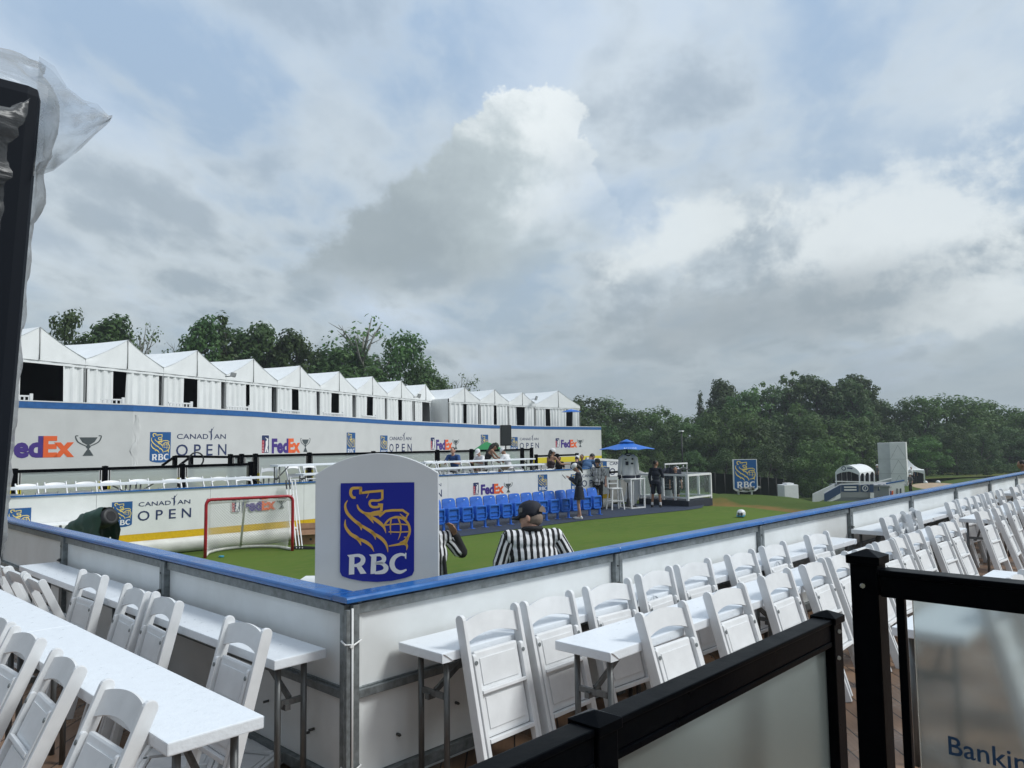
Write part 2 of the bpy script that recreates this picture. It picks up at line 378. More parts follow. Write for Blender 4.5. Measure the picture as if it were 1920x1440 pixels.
def emblem(mb, x, z, w, mats3, y=0., dy=.002, outline=None):
    """shield with a lion holding a globe and three letters below; top left corner at (x, z), width w"""
    bl, go, wh = mats3; S = w/553.
    T = lambda X, Y: (x+(X-1115)*S, z-(Y-180)*S)
    def ST(p, ww, sm=True, yy=-dy): stroke(mb, [(*T(a, b), c*S) for (a, b), c in zip(p, ww if isinstance(ww, (list, tuple)) else [ww]*len(p))], go, y+yy, sm)
    sh = [T(1115, 180), T(1668, 180), T(1664, 835), T(1650, 866), T(1600, 885), T(1500, 905), T(1390, 912), T(1280, 905), T(1180, 885), T(1128, 866), T(1112, 835)]
    if outline is not None:
        cx_, cz_ = T(1390, 545); flat(mb, [(cx_+(a-cx_)*1.075, cz_+(b-cz_)*1.055) for a, b in sh], outline, y+dy*.5)
    flat(mb, sh, bl, y)
    ST([(1228, 288), (1205, 285), (1190, 255), (1200, 222), (1235, 217), (1275, 218)], [16, 20, 22, 22, 20, 18])
    ST([(1267, 212), (1264, 262)], 20, False); ST([(1255, 255), (1330, 250), (1310, 292)], [18, 22, 6], False)
    ST([(1300, 249), (1425, 240)], 18, False, -dy*1.5); ST([(1428, 232), (1428, 300)], 18, False)
    ST([(1432, 300), (1395, 312), (1345, 312), (1333, 335), (1350, 358), (1390, 360), (1418, 345), (1395, 338)], [14, 16, 18, 18, 18, 18, 16, 8])
    ST([(1424, 335), (1420, 392)], 20, False, -dy*1.2); ST([(1420, 392), (1370, 398), (1335, 405)], [18, 16, 10], False, -dy*1.4)
    ST([(1240, 340), (1252, 372), (1290, 402), (1340, 412), (1400, 412), (1430, 400)], [8, 16, 18, 26, 18, 12])
    ST([(1405, 430), (1450, 392), (1500, 386), (1580, 386), (1622, 415), (1600, 452)], [18, 18, 18, 18, 18, 10], False)
    ST([(1612, 450), (1590, 440), (1560, 412)], [16, 12, 4], False, -dy*1.3)
    ST([(1290, 400), (1335, 440), (1362, 480)], [14, 20, 4]); ST([(1340, 430), (1400, 470), (1440, 510), (1455, 555)], [22, 26, 18, 3])
    ST([(1168, 308), (1150, 345), (1165, 400), (1215, 455), (1262, 492), (1272, 530)], [5, 16, 22, 22, 24, 4])
    ST([(1240, 478), (1310, 520), (1362, 556), (1378, 600)], [16, 22, 24, 4]); ST([(1345, 545), (1420, 592), (1458, 640), (1470, 695)], [16, 24, 18, 3])
    ST([(1152, 450), (1152, 500), (1190, 555), (1245, 592), (1270, 642)], [5, 18, 24, 26, 4]); ST([(1235, 588), (1300, 615), (1345, 650), (1366, 690)], [16, 24, 18, 3])
    g = circ(1535, 535, 98, 26, R(-75), R(160)); ST([(a, 1070-b) for a, b in g], [18 if i < 20 else 14 for i in range(len(g))])
    ST([(1450, 495), (1540, 488), (1620, 495)], 9); ST([(1475, 545), (1550, 548), (1632, 545)], 9); ST([(1590, 585), (1620, 588)], 8)
    ST([(1495, 450), (1488, 500), (1492, 565)], [10, 10, 3]); ST([(1545, 440), (1565, 500), (1562, 560), (1545, 605)], [11, 11, 9, 3])
    ST([(1475, 650), (1540, 640), (1590, 632), (1612, 650), (1608, 682)], [8, 16, 22, 16, 3]); ST([(1620, 590), (1600, 640)], 16)
    def PL(p): flat(mb, [T(*q) for q in p], wh, y-dy)
    def SW(p, ww): stroke(mb, [(*T(a, b), c*S) for (a, b), c in zip(p, ww)], wh, y-dy*1.3)
    PL([(1166, 712), (1182, 730), (1179, 856), (1219, 853), (1220, 730), (1228, 706)])
    SW([(1205, 718), (1255, 716), (1284, 738), (1276, 772), (1240, 788), (1205, 790)], [20, 24, 34, 34, 24, 16])
    PL([(1228, 786), (1262, 778), (1310, 848), (1266, 852)])
    PL([(1330, 711), (1346, 728), (1340, 853), (1379, 851), (1384, 728), (1392, 706)])
    SW([(1372, 716), (1415, 714), (1440, 735), (1430, 764), (1372, 774)], [18, 22, 32, 30, 16])
    SW([(1372, 776), (1425, 778), (1456, 806), (1438, 836), (1372, 846)], [16, 22, 36, 32, 18])
    SW([(1604, 722), (1566, 712), (1520, 733), (1500, 778), (1516, 822), (1560, 842), (1608, 824)], [16, 22, 32, 38, 34, 26, 12])
    PL([(1598, 700), (1608, 702), (1606, 748), (1596, 740)])
def golfer(mb, x, z, h, mi, y):
    S = h
    stroke(mb, [(x, z, .07*S), (x+.02*S, z+.35*S, .1*S), (x+.01*S, z+.62*S, .13*S), (x+.04*S, z+.74*S, .06*S)], mi, y)
    stroke(mb, [(x+.02*S, z+.02*S, .07*S), (x+.07*S, z+.3*S, .08*S), (x+.03*S, z+.5*S, .1*S)], mi, y-.0005)
    flat(mb, circ(x+.05*S, z+.81*S, .055*S, 10), mi, y-.001)
    stroke(mb, [(x-.02*S, z+.66*S, .05*S), (x-.14*S, z+.6*S, .045*S), (x-.2*S, z+.7*S, .03*S)], mi, y-.0015)
    stroke(mb, [(x+.05*S, z+.68*S, .05*S), (x+.16*S, z+.86*S, .035*S), (x+.28*S, z+1.0*S, .02*S)], mi, y-.002)
LOGO_M = [lblue, lgold, lwhite, lnavy, lpurp, lorng, lgrey, lred]
def logo_open():
    mb = MB(); emblem(mb, 0, 0, 1, (0, 1, 2))
    e = text(mb, 'CANAD', 1.30, -.30, .235, 3, 0, .004, width=1.66)
    golfer(mb, e+.16, -.36, .62, 3, 0)
    text(mb, 'AN', e+.34, -.30, .235, 3, 0, .004, width=.70)
    xx = 1.27
    for ch, w_ in (('O', .60), ('P', .36), ('E', .36), ('N', .50)):
        text(mb, ch, xx, -1.06, .54, 3, 0, .006, width=w_); xx += w_+.32
    return mb.data('logo', LOGO_M)
def logo_shield():
    mb = MB(); emblem(mb, 0, 0, 1, (0, 1, 2)); return mb.data('logo', LOGO_M)
def logo_courier():
    mb = MB()
    KX = 1.28; n0 = len(mb.v)
    flat(mb, [(.04, 0), (.44, 0), (.48, -.05), (.48, -.95), (.44, -1), (.04, -1), (0, -.95), (0, -.05)], 2, .002)
    flat(mb, [(.05, -.03), (.43, -.03), (.455, -.06), (.455, -.94), (.43, -.97), (.05, -.97), (.025, -.94), (.025, -.06)], 3, 0)
    flat(mb, [(.03, -.30), (.17, -.30), (.17, -.955), (.05, -.965), (.03, -.94)], 7, -.002)
    for i in range(4): text(mb, 'TOUR'[i], .06, -.46-.15*i, .10, 2, -.004, width=.08)
    flat(mb, [(.20, -.93), (.26, -.55), (.25, -.36), (.33, -.28), (.40, -.34), (.40, -.55), (.36, -.70), (.43, -.93), (.33, -.93), (.31, -.75), (.27, -.93)], 2, -.004)
    flat(mb, circ(.37, -.24, .045, 10), 2, -.004); stroke(mb, [(.38, -.34, .05), (.30, -.20, .04), (.22, -.16, .02)], 2, -.006)
    for v in mb.v[n0:]: v.x *= KX
    e = text(mb, 'Fed', .80, -.96, .76, 4, 0, .045, width=1.36)
    e = text(mb, 'Ex', e-.02, -.96, .76, 5, 0, .045, width=1.06)
    x = 3.68; n0 = len(mb.v)
    flat(mb, [(x-.27, -.26), (x+.27, -.26), (x+.18, -.44), (x+.06, -.54), (x-.06, -.54), (x-.18, -.44)], 6, 0)
    for s_ in (-1, 1):
        stroke(mb, [(x+s_*.30, -.20, .03), (x+s_*.38, -.22, .035), (x+s_*.30, -.44, .04), (x+s_*.06, -.60, .03)], 6, -.001)
    flat(mb, circ(x, -.62, .07, 12), 6, -.002); stroke(mb, [(x, -.54, .06), (x, -.78, .05)], 6, -.001, False)
    flat(mb, [(x-.04, -.74), (x+.04, -.74), (x+.16, -.97), (x-.16, -.97)], 6, -.003)
    for v in mb.v[n0:]: v.x = x+(v.x-x)*1.18
    return mb.data('logo', LOGO_M)
LG = {'open': logo_open(), 'shield': logo_shield(), 'courier': logo_courier()}
def put_logo(kind, parent, M, scale):
    o = bpy.data.objects.new('logo', LG[kind]); C.objects.link(o); o.parent = parent
    o.matrix_parent_inverse = Matrix.Identity(4)
    o.matrix_local = parent.matrix_basis.inverted() @ M @ Matrix.Scale(scale, 4)
    return o

# ------------------------------------------------------------------ near deck
def plank_mat():
    M = bpy.data.materials.new('deck_planks'); M.use_nodes = True; nt = M.node_tree; P = nt.nodes['Principled BSDF']
    t = nt.nodes.new('ShaderNodeTexCoord'); mp = nt.nodes.new('ShaderNodeMapping'); mp.inputs['Rotation'].default_value[2] = -AX
    nt.links.new(t.outputs['Object'], mp.inputs[0])
    b = nt.nodes.new('ShaderNodeTexBrick'); b.offset = .37; b.inputs['Scale'].default_value = 1
    for k, v in (('Brick Width', 3.6), ('Row Height', .142), ('Mortar Size', .005), ('Mortar Smooth', .2), ('Bias', 0.)): b.inputs[k].default_value = v
    b.inputs['Color1'].default_value = (.29, .175, .105, 1); b.inputs['Color2'].default_value = (.19, .112, .068, 1); b.inputs['Mortar'].default_value = (.01, .008, .006, 1)
    nt.links.new(mp.outputs[0], b.inputs['Vector'])
    m2 = nt.nodes.new('ShaderNodeMapping'); m2.inputs['Scale'].default_value = (1.2, 26, 1); nt.links.new(mp.outputs[0], m2.inputs[0])
    n = nt.nodes.new('ShaderNodeTexNoise'); n.inputs['Scale'].default_value = 3; n.inputs['Detail'].default_value = 7; nt.links.new(m2.outputs[0], n.inputs['Vector'])
    r = nt.nodes.new('ShaderNodeMapRange'); r.inputs[3].default_value = .45; r.inputs[4].default_value = 1.3; nt.links.new(n.outputs[0], r.inputs[0])
    mx = nt.nodes.new('ShaderNodeMix'); mx.data_type = 'RGBA'; mx.blend_type = 'MULTIPLY'; mx.inputs[0].default_value = .8
    nt.links.new(b.outputs[0], mx.inputs[6]); nt.links.new(r.outputs[0], mx.inputs[7]); nt.links.new(mx.outputs[2], P.inputs['Base Color'])
    n3 = nt.nodes.new('ShaderNodeTexNoise'); n3.inputs['Scale'].default_value = 1.7; nt.links.new(t.outputs['Object'], n3.inputs['Vector'])
    r3 = nt.nodes.new('ShaderNodeMapRange'); r3.inputs[1].default_value = .4; r3.inputs[2].default_value = .6; r3.inputs[3].default_value = .25; r3.inputs[4].default_value = .6
    nt.links.new(n3.outputs[0], r3.inputs[0]); nt.links.new(r3.outputs[0], P.inputs['Roughness'])
    bp = nt.nodes.new('ShaderNodeBump'); bp.inputs['Strength'].default_value = .5; bp.inputs['Distance'].default_value = .01
    nt.links.new(b.outputs[1], bp.inputs['Height']); bp.invert = True; nt.links.new(bp.outputs[0], P.inputs['Normal'])
    return M
wood = plank_mat()
TURF = -.5
d = MB(); d.span(-9, 30, -9, .06, -.9, 0); d.span(-9, .06, .064, 15, -.9, 0)
struct(d.build('deck', wood))
d = MB(); d.span(-8, -.60, -8, -2.60, .004, .36)
struct(d.build('raised_deck', wood))

# ------------------------------------------------------------------ rink boards beside the deck
PL = 2.35
def board_wall(label, n, loc, rz, corner_first, detail):
    t = thing('rink_board_wall', label, 'rink board wall', loc, rz, 'white board walls beside the deck')
    L = n*PL
    for i in range(n):
        x0, x1 = i*PL, (i+1)*PL
        mb = MB(); mb.span(x0+.047, x1-.047, .012, .036, .122, .528); mb.span(x0+.047, x1-.047, .012, .036, .578, .958)
        mb.build('panel', panel_m, t)
        mb = MB(); mb.span(x0+.004, x1-.004, .06, .082, -.48, 1.018); mb.build('inner_panel', panel_m, t)
        mb = MB(); mb.span(x0+.048, x1-.048, -.022, .03, .531, .575); mb.span(x0+.048, x1-.048, -.002, .03, .5755, .583)
        mb.build('middle_rail', galv_m, t, .004)
        MB().span(x0+.048, x1-.048, -.022, .03, .055, .118).build('bottom_rail', galv_m, t, .004)
        MB().span(x0+.048, x1-.048, -.014, .03, .962, 1.016).build('top_rail', galv_m, t, .004)
        cap = MB(); pr = [(-.045, 1.032), (.095, 1.032), (.095, 1.055), (.085, 1.064), (-.036, 1.064), (-.045, 1.053)]; c0 = -.045 if corner_first and i == 0 else .002; c1 = .097 if not corner_first and i == n-1 else .002
        vs = [(x0+c0, a, b) for a, b in pr]+[(x1-c1, a, b) for a, b in pr]; k = len(pr)
        cap.add(vs, [list(range(k)), list(range(2*k-1, k-1, -1))]+[(i2, k+i2, k+(i2+1) % k, (i2+1) % k) for i2 in range(k)])
        cap.build('cap_rail', blue_m, t, .004)
        if i < detail:
            for bx, bz in ((x0+.32, .27), (x0+.75, .33), (x0+1.4, .25), (x1-.35, .34)):
                mb = MB(); mb.tube([(bx, .012, bz), (bx, -.012, bz)], .009, 8); mb.tube([(bx, .0, bz), (bx, -.02, bz)], .005, 6); mb.build('bolt', bolt_m, t)
    for i in range(n+1):
        x = i*PL; mb = MB()
        if i == 0 and corner_first: xs = ((.004, .044),)
        elif i == n and not corner_first: xs = ((x-.044, x-.004),)
        else: xs = ((x-.043, x-.003), (x+.003, x+.043))
        for a, b in xs: mb.span(a, b, -.03, .034, .0, 1.0175)
        p = mb.build('post', galv_m, t, .004)
        if 0 < i < n:
            b = MB(); b.tube([(x-.018, -.03, .80), (x-.018, -.045, .80)], .017, 6); b.tube([(x-.018, -.04, .80), (x-.018, -.06, .80)], .008, 8)
            b.build('bolt', bolt_m, p); MB().tube([(x-.02, -.0301, .93), (x-.02, -.034, .93)], .007, 8).build('bolt', dblack_m, p)
    return t
BW = board_wall('long white board wall with a blue cap running away to the right', 9, (0, 0, 0), 0, True, 2)
BW2 = board_wall('white board wall with a blue cap on the left, behind the left-hand tables', 6, (0, 6*PL, 0), -math.pi/2, False, 0)
bw2x = 6*PL
for bx, bz in ((bw2x-.4, .27), (bw2x-.85, .34), (bw2x-.35, .3)):
    MB().tube([(bx, .012, bz), (bx, -.02, bz)], .008, 8).build('bolt', bolt_m, BW2)
tie_m = mat('zip_tie_nylon', (.75, .76, .75), .4)
for z in (.83, .20):
    mb = MB(); mb.tube([(-.052, -.005, z+.012), (-.05, -.04, z-.004), (-.006, -.052, z-.01), (.048, -.038, z+.004), (.046, -.02, z+.004)], .005, 6); mb.box((-.02, -.052, z-.012), (.02, .012, .016)); mb.build('zip_tie', tie_m, BW)
MB().tube([(-.012, -.046, 1.005), (-.012, -.046, .02)], .006, 8).build('cable', tie_m, BW)
MB().span(-.046, -.022, -.044, -.022, 0, 1.0).build('corner_post', galv_m, BW, .003)

# ------------------------------------------------------------------ narrow tables
def table(label, L, w, loc, rz, group, H=.775, brace=True):
    t = thing('folding_table', label, 'table', loc, rz, group)
    mb = MB(); mb.span(.0025, L-.0025, -w/2, w/2, -.05, 0); mb.build('table_top', [table_m], t, .006, loc=(0, 0, H), seg=2)
    for sx_ in (0, 1):   # folded corner of the cover on the chair side
        x = .03 if sx_ == 0 else L-.03; d_ = 1 if sx_ == 0 else -1; yy = -w/2
        mb = MB(); mb.add([(x-d_*.026, yy-.002, -.002), (x+d_*.045, yy-.005, -.050), (x-d_*.026, yy-.002, -.050), (x-d_*.010, yy-.009, -.006), (x+d_*.05, yy-.009, -.052)], [(0, 3, 4, 1), (0, 1, 2), (3, 0, 1, 4)]); mb.build('cover_fold', [table_m], t, loc=(0, 0, H))
    for e, s in ((.10, 1), (L-.10, -1)):
        for y in (-w/2+.075, w/2-.075):
            mb = MB(); mb.tube([(e, y, H-.051), (e, y, .0)], .0165, 10); mb.build('leg', leg_m, t)
        mb = MB(); mb.bar((e, -w/2+.09, .52), (e, w/2-.09, .52), .02, .03); mb.bar((e+s*.012, .0, .53), (e+s*.34, 0, H-.055), .018, .028); mb.box((e, .03, .50), (.05, .03, .03)); mb.build('brace', leg_m, t)
    return t
G1, G2 = 'tables along the right board wall', 'second row of tables on the right'
for i in range(3): table('narrow white table against the right board wall, %s from the corner' % ORD[i], 1.95, .36, (.29+1.952*i, -.215, 0), 0, G1)
for i in range(3): table('narrow white table against the right board wall beyond the first gap, %s in that run' % ORD[i], 1.95, .36, (6.98+1.952*i, -.215, 0), 0, G1)
table('narrow white table against the right board wall beyond the second gap', 2.34, .36, (14.5, -.215, 0), 0, G1)
for i in range(3): table('narrow white table of the second row on the right, %s from the corner' % ORD[i], 2.34, .37, (.87+2.342*i, -.845, 0), 0, G2)
for i in range(2): table('narrow white table of the second row beyond its gap, %s' % ['the nearer one', 'the farther one'][i], 2.34, .37, (9.05+2.342*i, -.86, 0), 0, G2)
table('narrow white table partly behind the frosted panel of the black railing', 2.5, .37, (2.35, -2.10, 0), 0, 'third row table')
for i in range(2): table('narrow white table against the left board wall, %s' % ['nearer the corner', 'farther from the corner'][i], 2.34, .30, (-.19, .15+2.342*i, 0), math.pi/2, 'tables along the left board wall')
for i in range(2): table('white table in the left foreground, %s' % ['with its bare end towards the corner', 'farther one running out of the picture'][i], 2.34, .38, (-.95, -.53+2.342*i, 0), math.pi/2, 'tables in the left foreground')

# ------------------------------------------------------------------ folding chairs
CL = .97
def rail(mb, x, y, z0, z1, w, dpt):
    n = 7; pts = [(-dpt/2, z0), (dpt/2, z0)] + [(dpt/2*math.cos(math.pi*i/n), z1-dpt/2+dpt/2*math.sin(math.pi*i/n)) for i in range(n+1)]
    vs = [(x-w/2, y+a, b) for a, b in pts]+[(x+w/2, y+a, b) for a, b in pts]; k = len(pts)
    mb.add(vs, [list(range(k))[::-1], list(range(k, 2*k))]+[(i, (i+1) % k, k+(i+1) % k, k+i) for i in range(k)])
def slat(z0, z1, rise, half, y, th, bow):
    mb = MB(); n = 18; A, B = [], []
    for side in (0, 1):
        row0, row1 = [], []
        for i in range(n+1):
            u = -1+2*i/n; x = half*u; e = rise*(1-u*u); yy = y+bow*(1-u*u)+side*th
            row0.append((x, yy, z0+e*1.1)); row1.append((x, yy, z1+e))
        A.append((row0, row1))
    (a0, a1), (b0, b1) = A
    o = len(mb.v); k = n+1; mb.v += [Vector(p) for p in a0+a1+b0+b1]
    for i in range(n):
        for q in ((o+i, o+i+1, o+k+i+1, o+k+i), (o+2*k+i+1, o+2*k+i, o+3*k+i, o+3*k+i+1), (o+k+i, o+k+i+1, o+3*k+i+1, o+3*k+i), (o+i+1, o+i, o+2*k+i, o+2*k+i+1)):
            mb.f.append(list(q)); mb.mi.append(0); mb.sm.append(False)
    return mb
def folded_chair(label, group):
    t = thing('folding_chair', label, 'chair', (0, 0, 0), 0, group)
    for s in (-1, 1):
        mb = MB(); rail(mb, s*.209, 0, 0, CL, .024, .060); mb.build('back_leg', chair_m, t, .004)
        mb = MB(); rail(mb, s*.180, -.020, .03, .765, .024, .032); mb.build('front_leg', chair_m, t, .004)
        MB().tube([(s*.180, -.036, .72), (s*.180, -.040, .72)], .011, 8).build('pivot_bolt', galv_m, t)
    o = slat(.820, .925, .034, .199, -.006, .016, .012).build('backrest', chair_m, t)
    mb = MB(); mb.span(-.164, .164, -.014, .018, .345, .775); s_ = mb.build('seat', chair_m, t, .012)
    mb = MB(); mb.span(-.135, .135, -.019, -.0145, .385, .54); mb.span(-.135, .135, -.019, -.0145, .60, .735); mb.build('seat_pad', chair_m, s_, .005)
    mb = MB(); mb.bar((-.165, -.030, .57), (.165, -.030, .57), .022, .018); mb.build('crossbar', chair_m, t, .003)
    mb = MB(); mb.span(-.166, .166, -.040, .0, .32, .343); mb.build('crossbar', chair_m, t, .004)
    return t
def open_chair(label, group):
    t = thing('folding_chair', label, 'chair', (0, 0, 0), 0, group)
    a = math.atan2(.40, .86)
    rot = Euler((a, 0, 0)).to_matrix().to_4x4()   # top leans to -y (backwards)
    off = Matrix.Translation((0, .20, .01)) @ rot
    for s in (-1, 1):
        mb = MB(); rail(mb, s*.209, 0, 0, CL-.02, .024, .056); o = mb.build('front_leg', chair_m, t, .004); o.matrix_local = off
        mb = MB(); mb.bar((s*.178, .10, .44), (s*.178, -.22, .01), .022, .034, up=(1, 0, 0)); mb.build('rear_leg', chair_m, t, .004)
    o = slat(.800, .905, .034, .199, -.006, .016, -.012).build('backrest', chair_m, t); o.matrix_local = off
    mb = MB(); mb.span(-.165, .165, -.17, .19, .425, .455); mb.build('seat', chair_m, t, .012)
    mb = MB(); mb.bar((-.17, -.17, .10), (.17, -.17, .10), .02, .025); mb.build('crossbar', chair_m, t)
    return t
PF = folded_chair('', ''); PO = open_chair('', '')
used = set()
def chair(kind, loc, rot, label, group):
    src = PF if kind == 'f' else PO
    if kind not in used:
        used.add(kind); src.location = loc; src.rotation_euler = rot if not isinstance(rot, (int, float)) else (0, 0, rot)
        src['label'] = label; src['group'] = group; return src
    return dup(src, loc, rot, label, group)
rnd = random.Random(3)
def lean_row(pix, axis, contact, tilt, rz, lab, group, zt=.88):
    for i, (px, py) in enumerate(pix):
        p = at_z(px, py, zt); th = R(tilt+rnd.uniform(-2.2, 2.2))
        foot = contact - math.tan(th)*.775
        loc = (p.x, foot, .0) if axis == 'x' else (foot, p.y, .0)
        chair('f', loc, (-th, 0, rz+R(rnd.uniform(-4, 4))), lab(i), group)
GR = 'folding chairs leaning on the right-hand tables'
lean_row([(920, 1165), (1025, 1136), (1137, 1109), (1225, 1086), (1300, 1069), (1387, 1046), (1442, 1030), (1540, 1011)], 'x', -.425, 14, 0,
         lambda i: 'white folding chair leaning on the right wall tables, %s from the corner' % ORD[i], GR)
lean_row([(1670, 977), (1699, 972), (1722, 967)], 'x', -.425, 14, 0,
         lambda i: 'white folding chair leaning on the wall table just past the first gap, %s' % ['nearest of three', 'middle of three', 'farthest of three'][i], GR)
lean_row([(1782, 947), (1802, 942), (1813, 938), (1829, 935), (1843, 931), (1856, 929), (1871, 924)], 'x', -.425, 14, 0,
         lambda i: 'distant white folding chair, %s in the tight row of seven by the right wall' % ORD[i], GR)
lean_row([(1903, 917), (1913, 914), (1921, 912)], 'x', -.425, 14, 0,
         lambda i: 'far white folding chair beyond the second gap at the right edge, %s there' % ORD[i], GR)
lean_row([(1260, 1156), (1365, 1116), (1457, 1086), (1535, 1064), (1586, 1050), (1628, 1034), (1665, 1022), (1695, 1014), (1727, 1005), (1767, 992), (1800, 984)], 'x', -1.06, 17, 0,
         lambda i: 'white folding chair leaning on the second row of tables, %s from its near end' % ORD[i], 'folding chairs leaning on the second row of tables')
lean_row([(1876, 966), (1902, 957), (1922, 950), (1944, 943)], 'x', -1.075, 17, 0,
         lambda i: 'white folding chair leaning on the far tables of the second row, %s after the gap' % ORD[i], 'folding chairs leaning on the second row of tables')
# two chairs stacked upright in the gap, backs turned
for i, (px, py) in enumerate(((1752, 975), (1773, 968))):
    p = at_z(px, py, .88)
    chair('f', (p.x+.0, -.62+.05*i, 0), (R(9), 0, R(180+25)), 'white folding chair turned away in the gap between the far tables, %s of the pair' % ['nearer', 'farther'][i], 'pair of turned chairs in the gap')
GL = 'folding chairs along the left board wall'
lean_row([(187, 1088), (257, 1116), (317, 1134), (478, 1183)], 'y', -.405, 14, -math.pi/2,
         lambda i: 'white folding chair leaning on the left wall table, %s' % ['farthest of the leaning four', 'left one of a touching pair', 'right one of a touching pair', 'standing alone nearest the corner'][i], GL)
for i, y in enumerate((4.35, 3.92, 3.36)):
    chair('o', (-.40, y, 0), -math.pi/2+R(rnd.uniform(-4, 4)), 'opened white folding chair tucked under the left wall table, %s' % ['farthest of three', 'middle of three', 'nearest of three'][i], GL)
for i, (px, py, th) in enumerate(((203, 1306, 24), (123, 1230, 25), (49, 1188, 24), (3, 1158, 24))):
    thr = R(th); foot = -1.18 - math.tan(thr)*.775; y = at_z(px, py, .88).y
    chair('f', (foot, y, 0), (-thr, 0, -math.pi/2+R((2, -3, 2, 0)[i])), 'white folding chair leaning on the left foreground table, %s' % ['nearest, at the bottom edge', 'second from the bottom edge', 'third from the bottom edge', 'farthest, cut by the left edge'][i], 'folding chairs in the left foreground')
for i, (x, y) in enumerate(((-.62, .55), (-.9, .30))):
    chair('f', (x, y, .05+.055*i), (R(-88), 0, R(-60+25*i)), 'white folding chair lying flat on the deck under the left foreground table, %s of two' % ['lower', 'upper'][i], 'chairs lying on the deck')
for i, x in enumerate((2.95, 3.7)):
    chair('f', (x, -2.30-math.tan(R(15))*.775-.02, 0), (R(-15), 0, 0), 'white folding chair behind the frosted railing panel, %s' % ['showing as a dark blurred bar', 'farther and fainter'][i], 'chairs behind the frosted panel')

# ------------------------------------------------------------------ black railing with frosted panels
def glass_mat(name, col, rough, mixv):
    M = bpy.data.materials.new(name); M.use_nodes = True; nt = M.node_tree; P = nt.nodes['Principled BSDF']; out = nt.nodes['Material Output']
    P.inputs['Base Color'].default_value = (*col, 1); P.inputs['Roughness'].default_value = rough; P.inputs['Transmission Weight'].default_value = 1; P.inputs['IOR'].default_value = 1.12
    D = nt.nodes.new('ShaderNodeBsdfDiffuse'); D.inputs[0].default_value = (col[0]*.75, col[1]*.75, col[2]*.75, 1)
    mx = nt.nodes.new('ShaderNodeMixShader'); mx.inputs[0].default_value = mixv
    nt.links.new(P.outputs[0], mx.inputs[1]); nt.links.new(D.outputs[0], mx.inputs[2]); nt.links.new(mx.outputs[0], out.inputs[0])
    return M
frost = glass_mat('frosted_glass', (.66, .72, .71), .18, .16)
frost1 = glass_mat('frosted_glass_dense', (.47, .53, .515), .34, .22)
frost2 = glass_mat('frosted_glass_far', (.66, .72, .70), .35, .55)
def post(mb, x, y, z0, z1, s=.052):
    mb.span(x-s/2, x+s/2, y-s/2, y+s/2, z0, z1-.028)
    h = s/2+.006
    mb.span(x-h, x+h, y-h, y+h, z1-.03, z1-.013)
    vs = [(x-h, y-h, z1-.013), (x+h, y-h, z1-.013), (x+h, y+h, z1-.013), (x-h, y+h, z1-.013), (x, y, z1)]
    mb.add(vs, [(0, 1, 4), (1, 2, 4), (2, 3, 4), (3, 0, 4)])
def screw(p, par): MB().tube([p, (p[0]-.003, p[1]-.003, p[2])], .005, 8).build('screw', mat('screw_zinc', (.5, .5, .5), .3, .9), par)
t = thing('railing', 'low black railing with frosted panels crossing the bottom right foreground', 'railing', (-1.327, -2.64, 0), 0, 'black railings')
P1, P2 = 0., .953
for x in (P1, P2, P1-1.2):
    mb = MB(); post(mb, x, 0, .362, 1.421); mb.build('post', black_m, t, .003)
for a, b in ((P1+.028, P2-.028), (P1-1.2+.028, P1-.028)):
    mb = MB(); mb.span(a, b, -.019, .019, 1.352, 1.392); mb.span(a, b, -.024, .024, 1.3925, 1.404); mb.span(a, b, -.021, .021, 1.338, 1.3515)
    mb.build('top_rail', black_m, t, .003); MB().span(a, b, -.019, .019, .42, .47).build('bottom_rail', black_m, t, .003)
    MB().span(a+.004, b-.004, -.004, .004, .471, 1.337).build('frosted_panel', frost1, t)
screw((P1-.01, -.027, 1.30), t); screw((P2-.01, -.027, 1.31), t); screw((P2+.0, -.027, 1.372), t)
t = thing('railing', 'taller black railing with a frosted lettered panel at the right edge', 'railing', (-.657, -2.841, 0), 0, 'black railings')
for y in (0, -1.25):
    mb = MB(); post(mb, 0, y, .0, 1.621, .054); mb.build('post', black_m, t, .003)
mb = MB(); mb.span(-.02, .02, -1.222, -.029, 1.528, 1.570); mb.span(-.025, .025, -1.222, -.029, 1.5705, 1.583); mb.build('top_rail', black_m, t, .003)
MB().span(-.02, .02, -1.222, -.029, .42, .47).build('bottom_rail', black_m, t, .003)
MB().span(-.008, .008, -.069, -.053, .471, 1.5275).build('baluster', black_m, t, .002)
MB().span(-.004, .004, -1.20, -.083, .49, 1.527).build('frosted_panel', frost, t)
mb = MB(); A_, B_ = (-.663, -2.9), (-.663, -3.5); pq = at_v(1779, 1414, A_, B_)
text(mb, 'Banking', 0, 0, .036, 0, 0, .008)
o = mb.build('lettering', mat('print_railing_blue', (.01, .05, .12), .4), t); o.matrix_local = Matrix.Translation((.657, 2.841, 0)) @ frame((-.6625, pq.y, pq.z), (0, -1, 0), (0, 0, 1))
screw((-.0275, .004, 1.548), t)

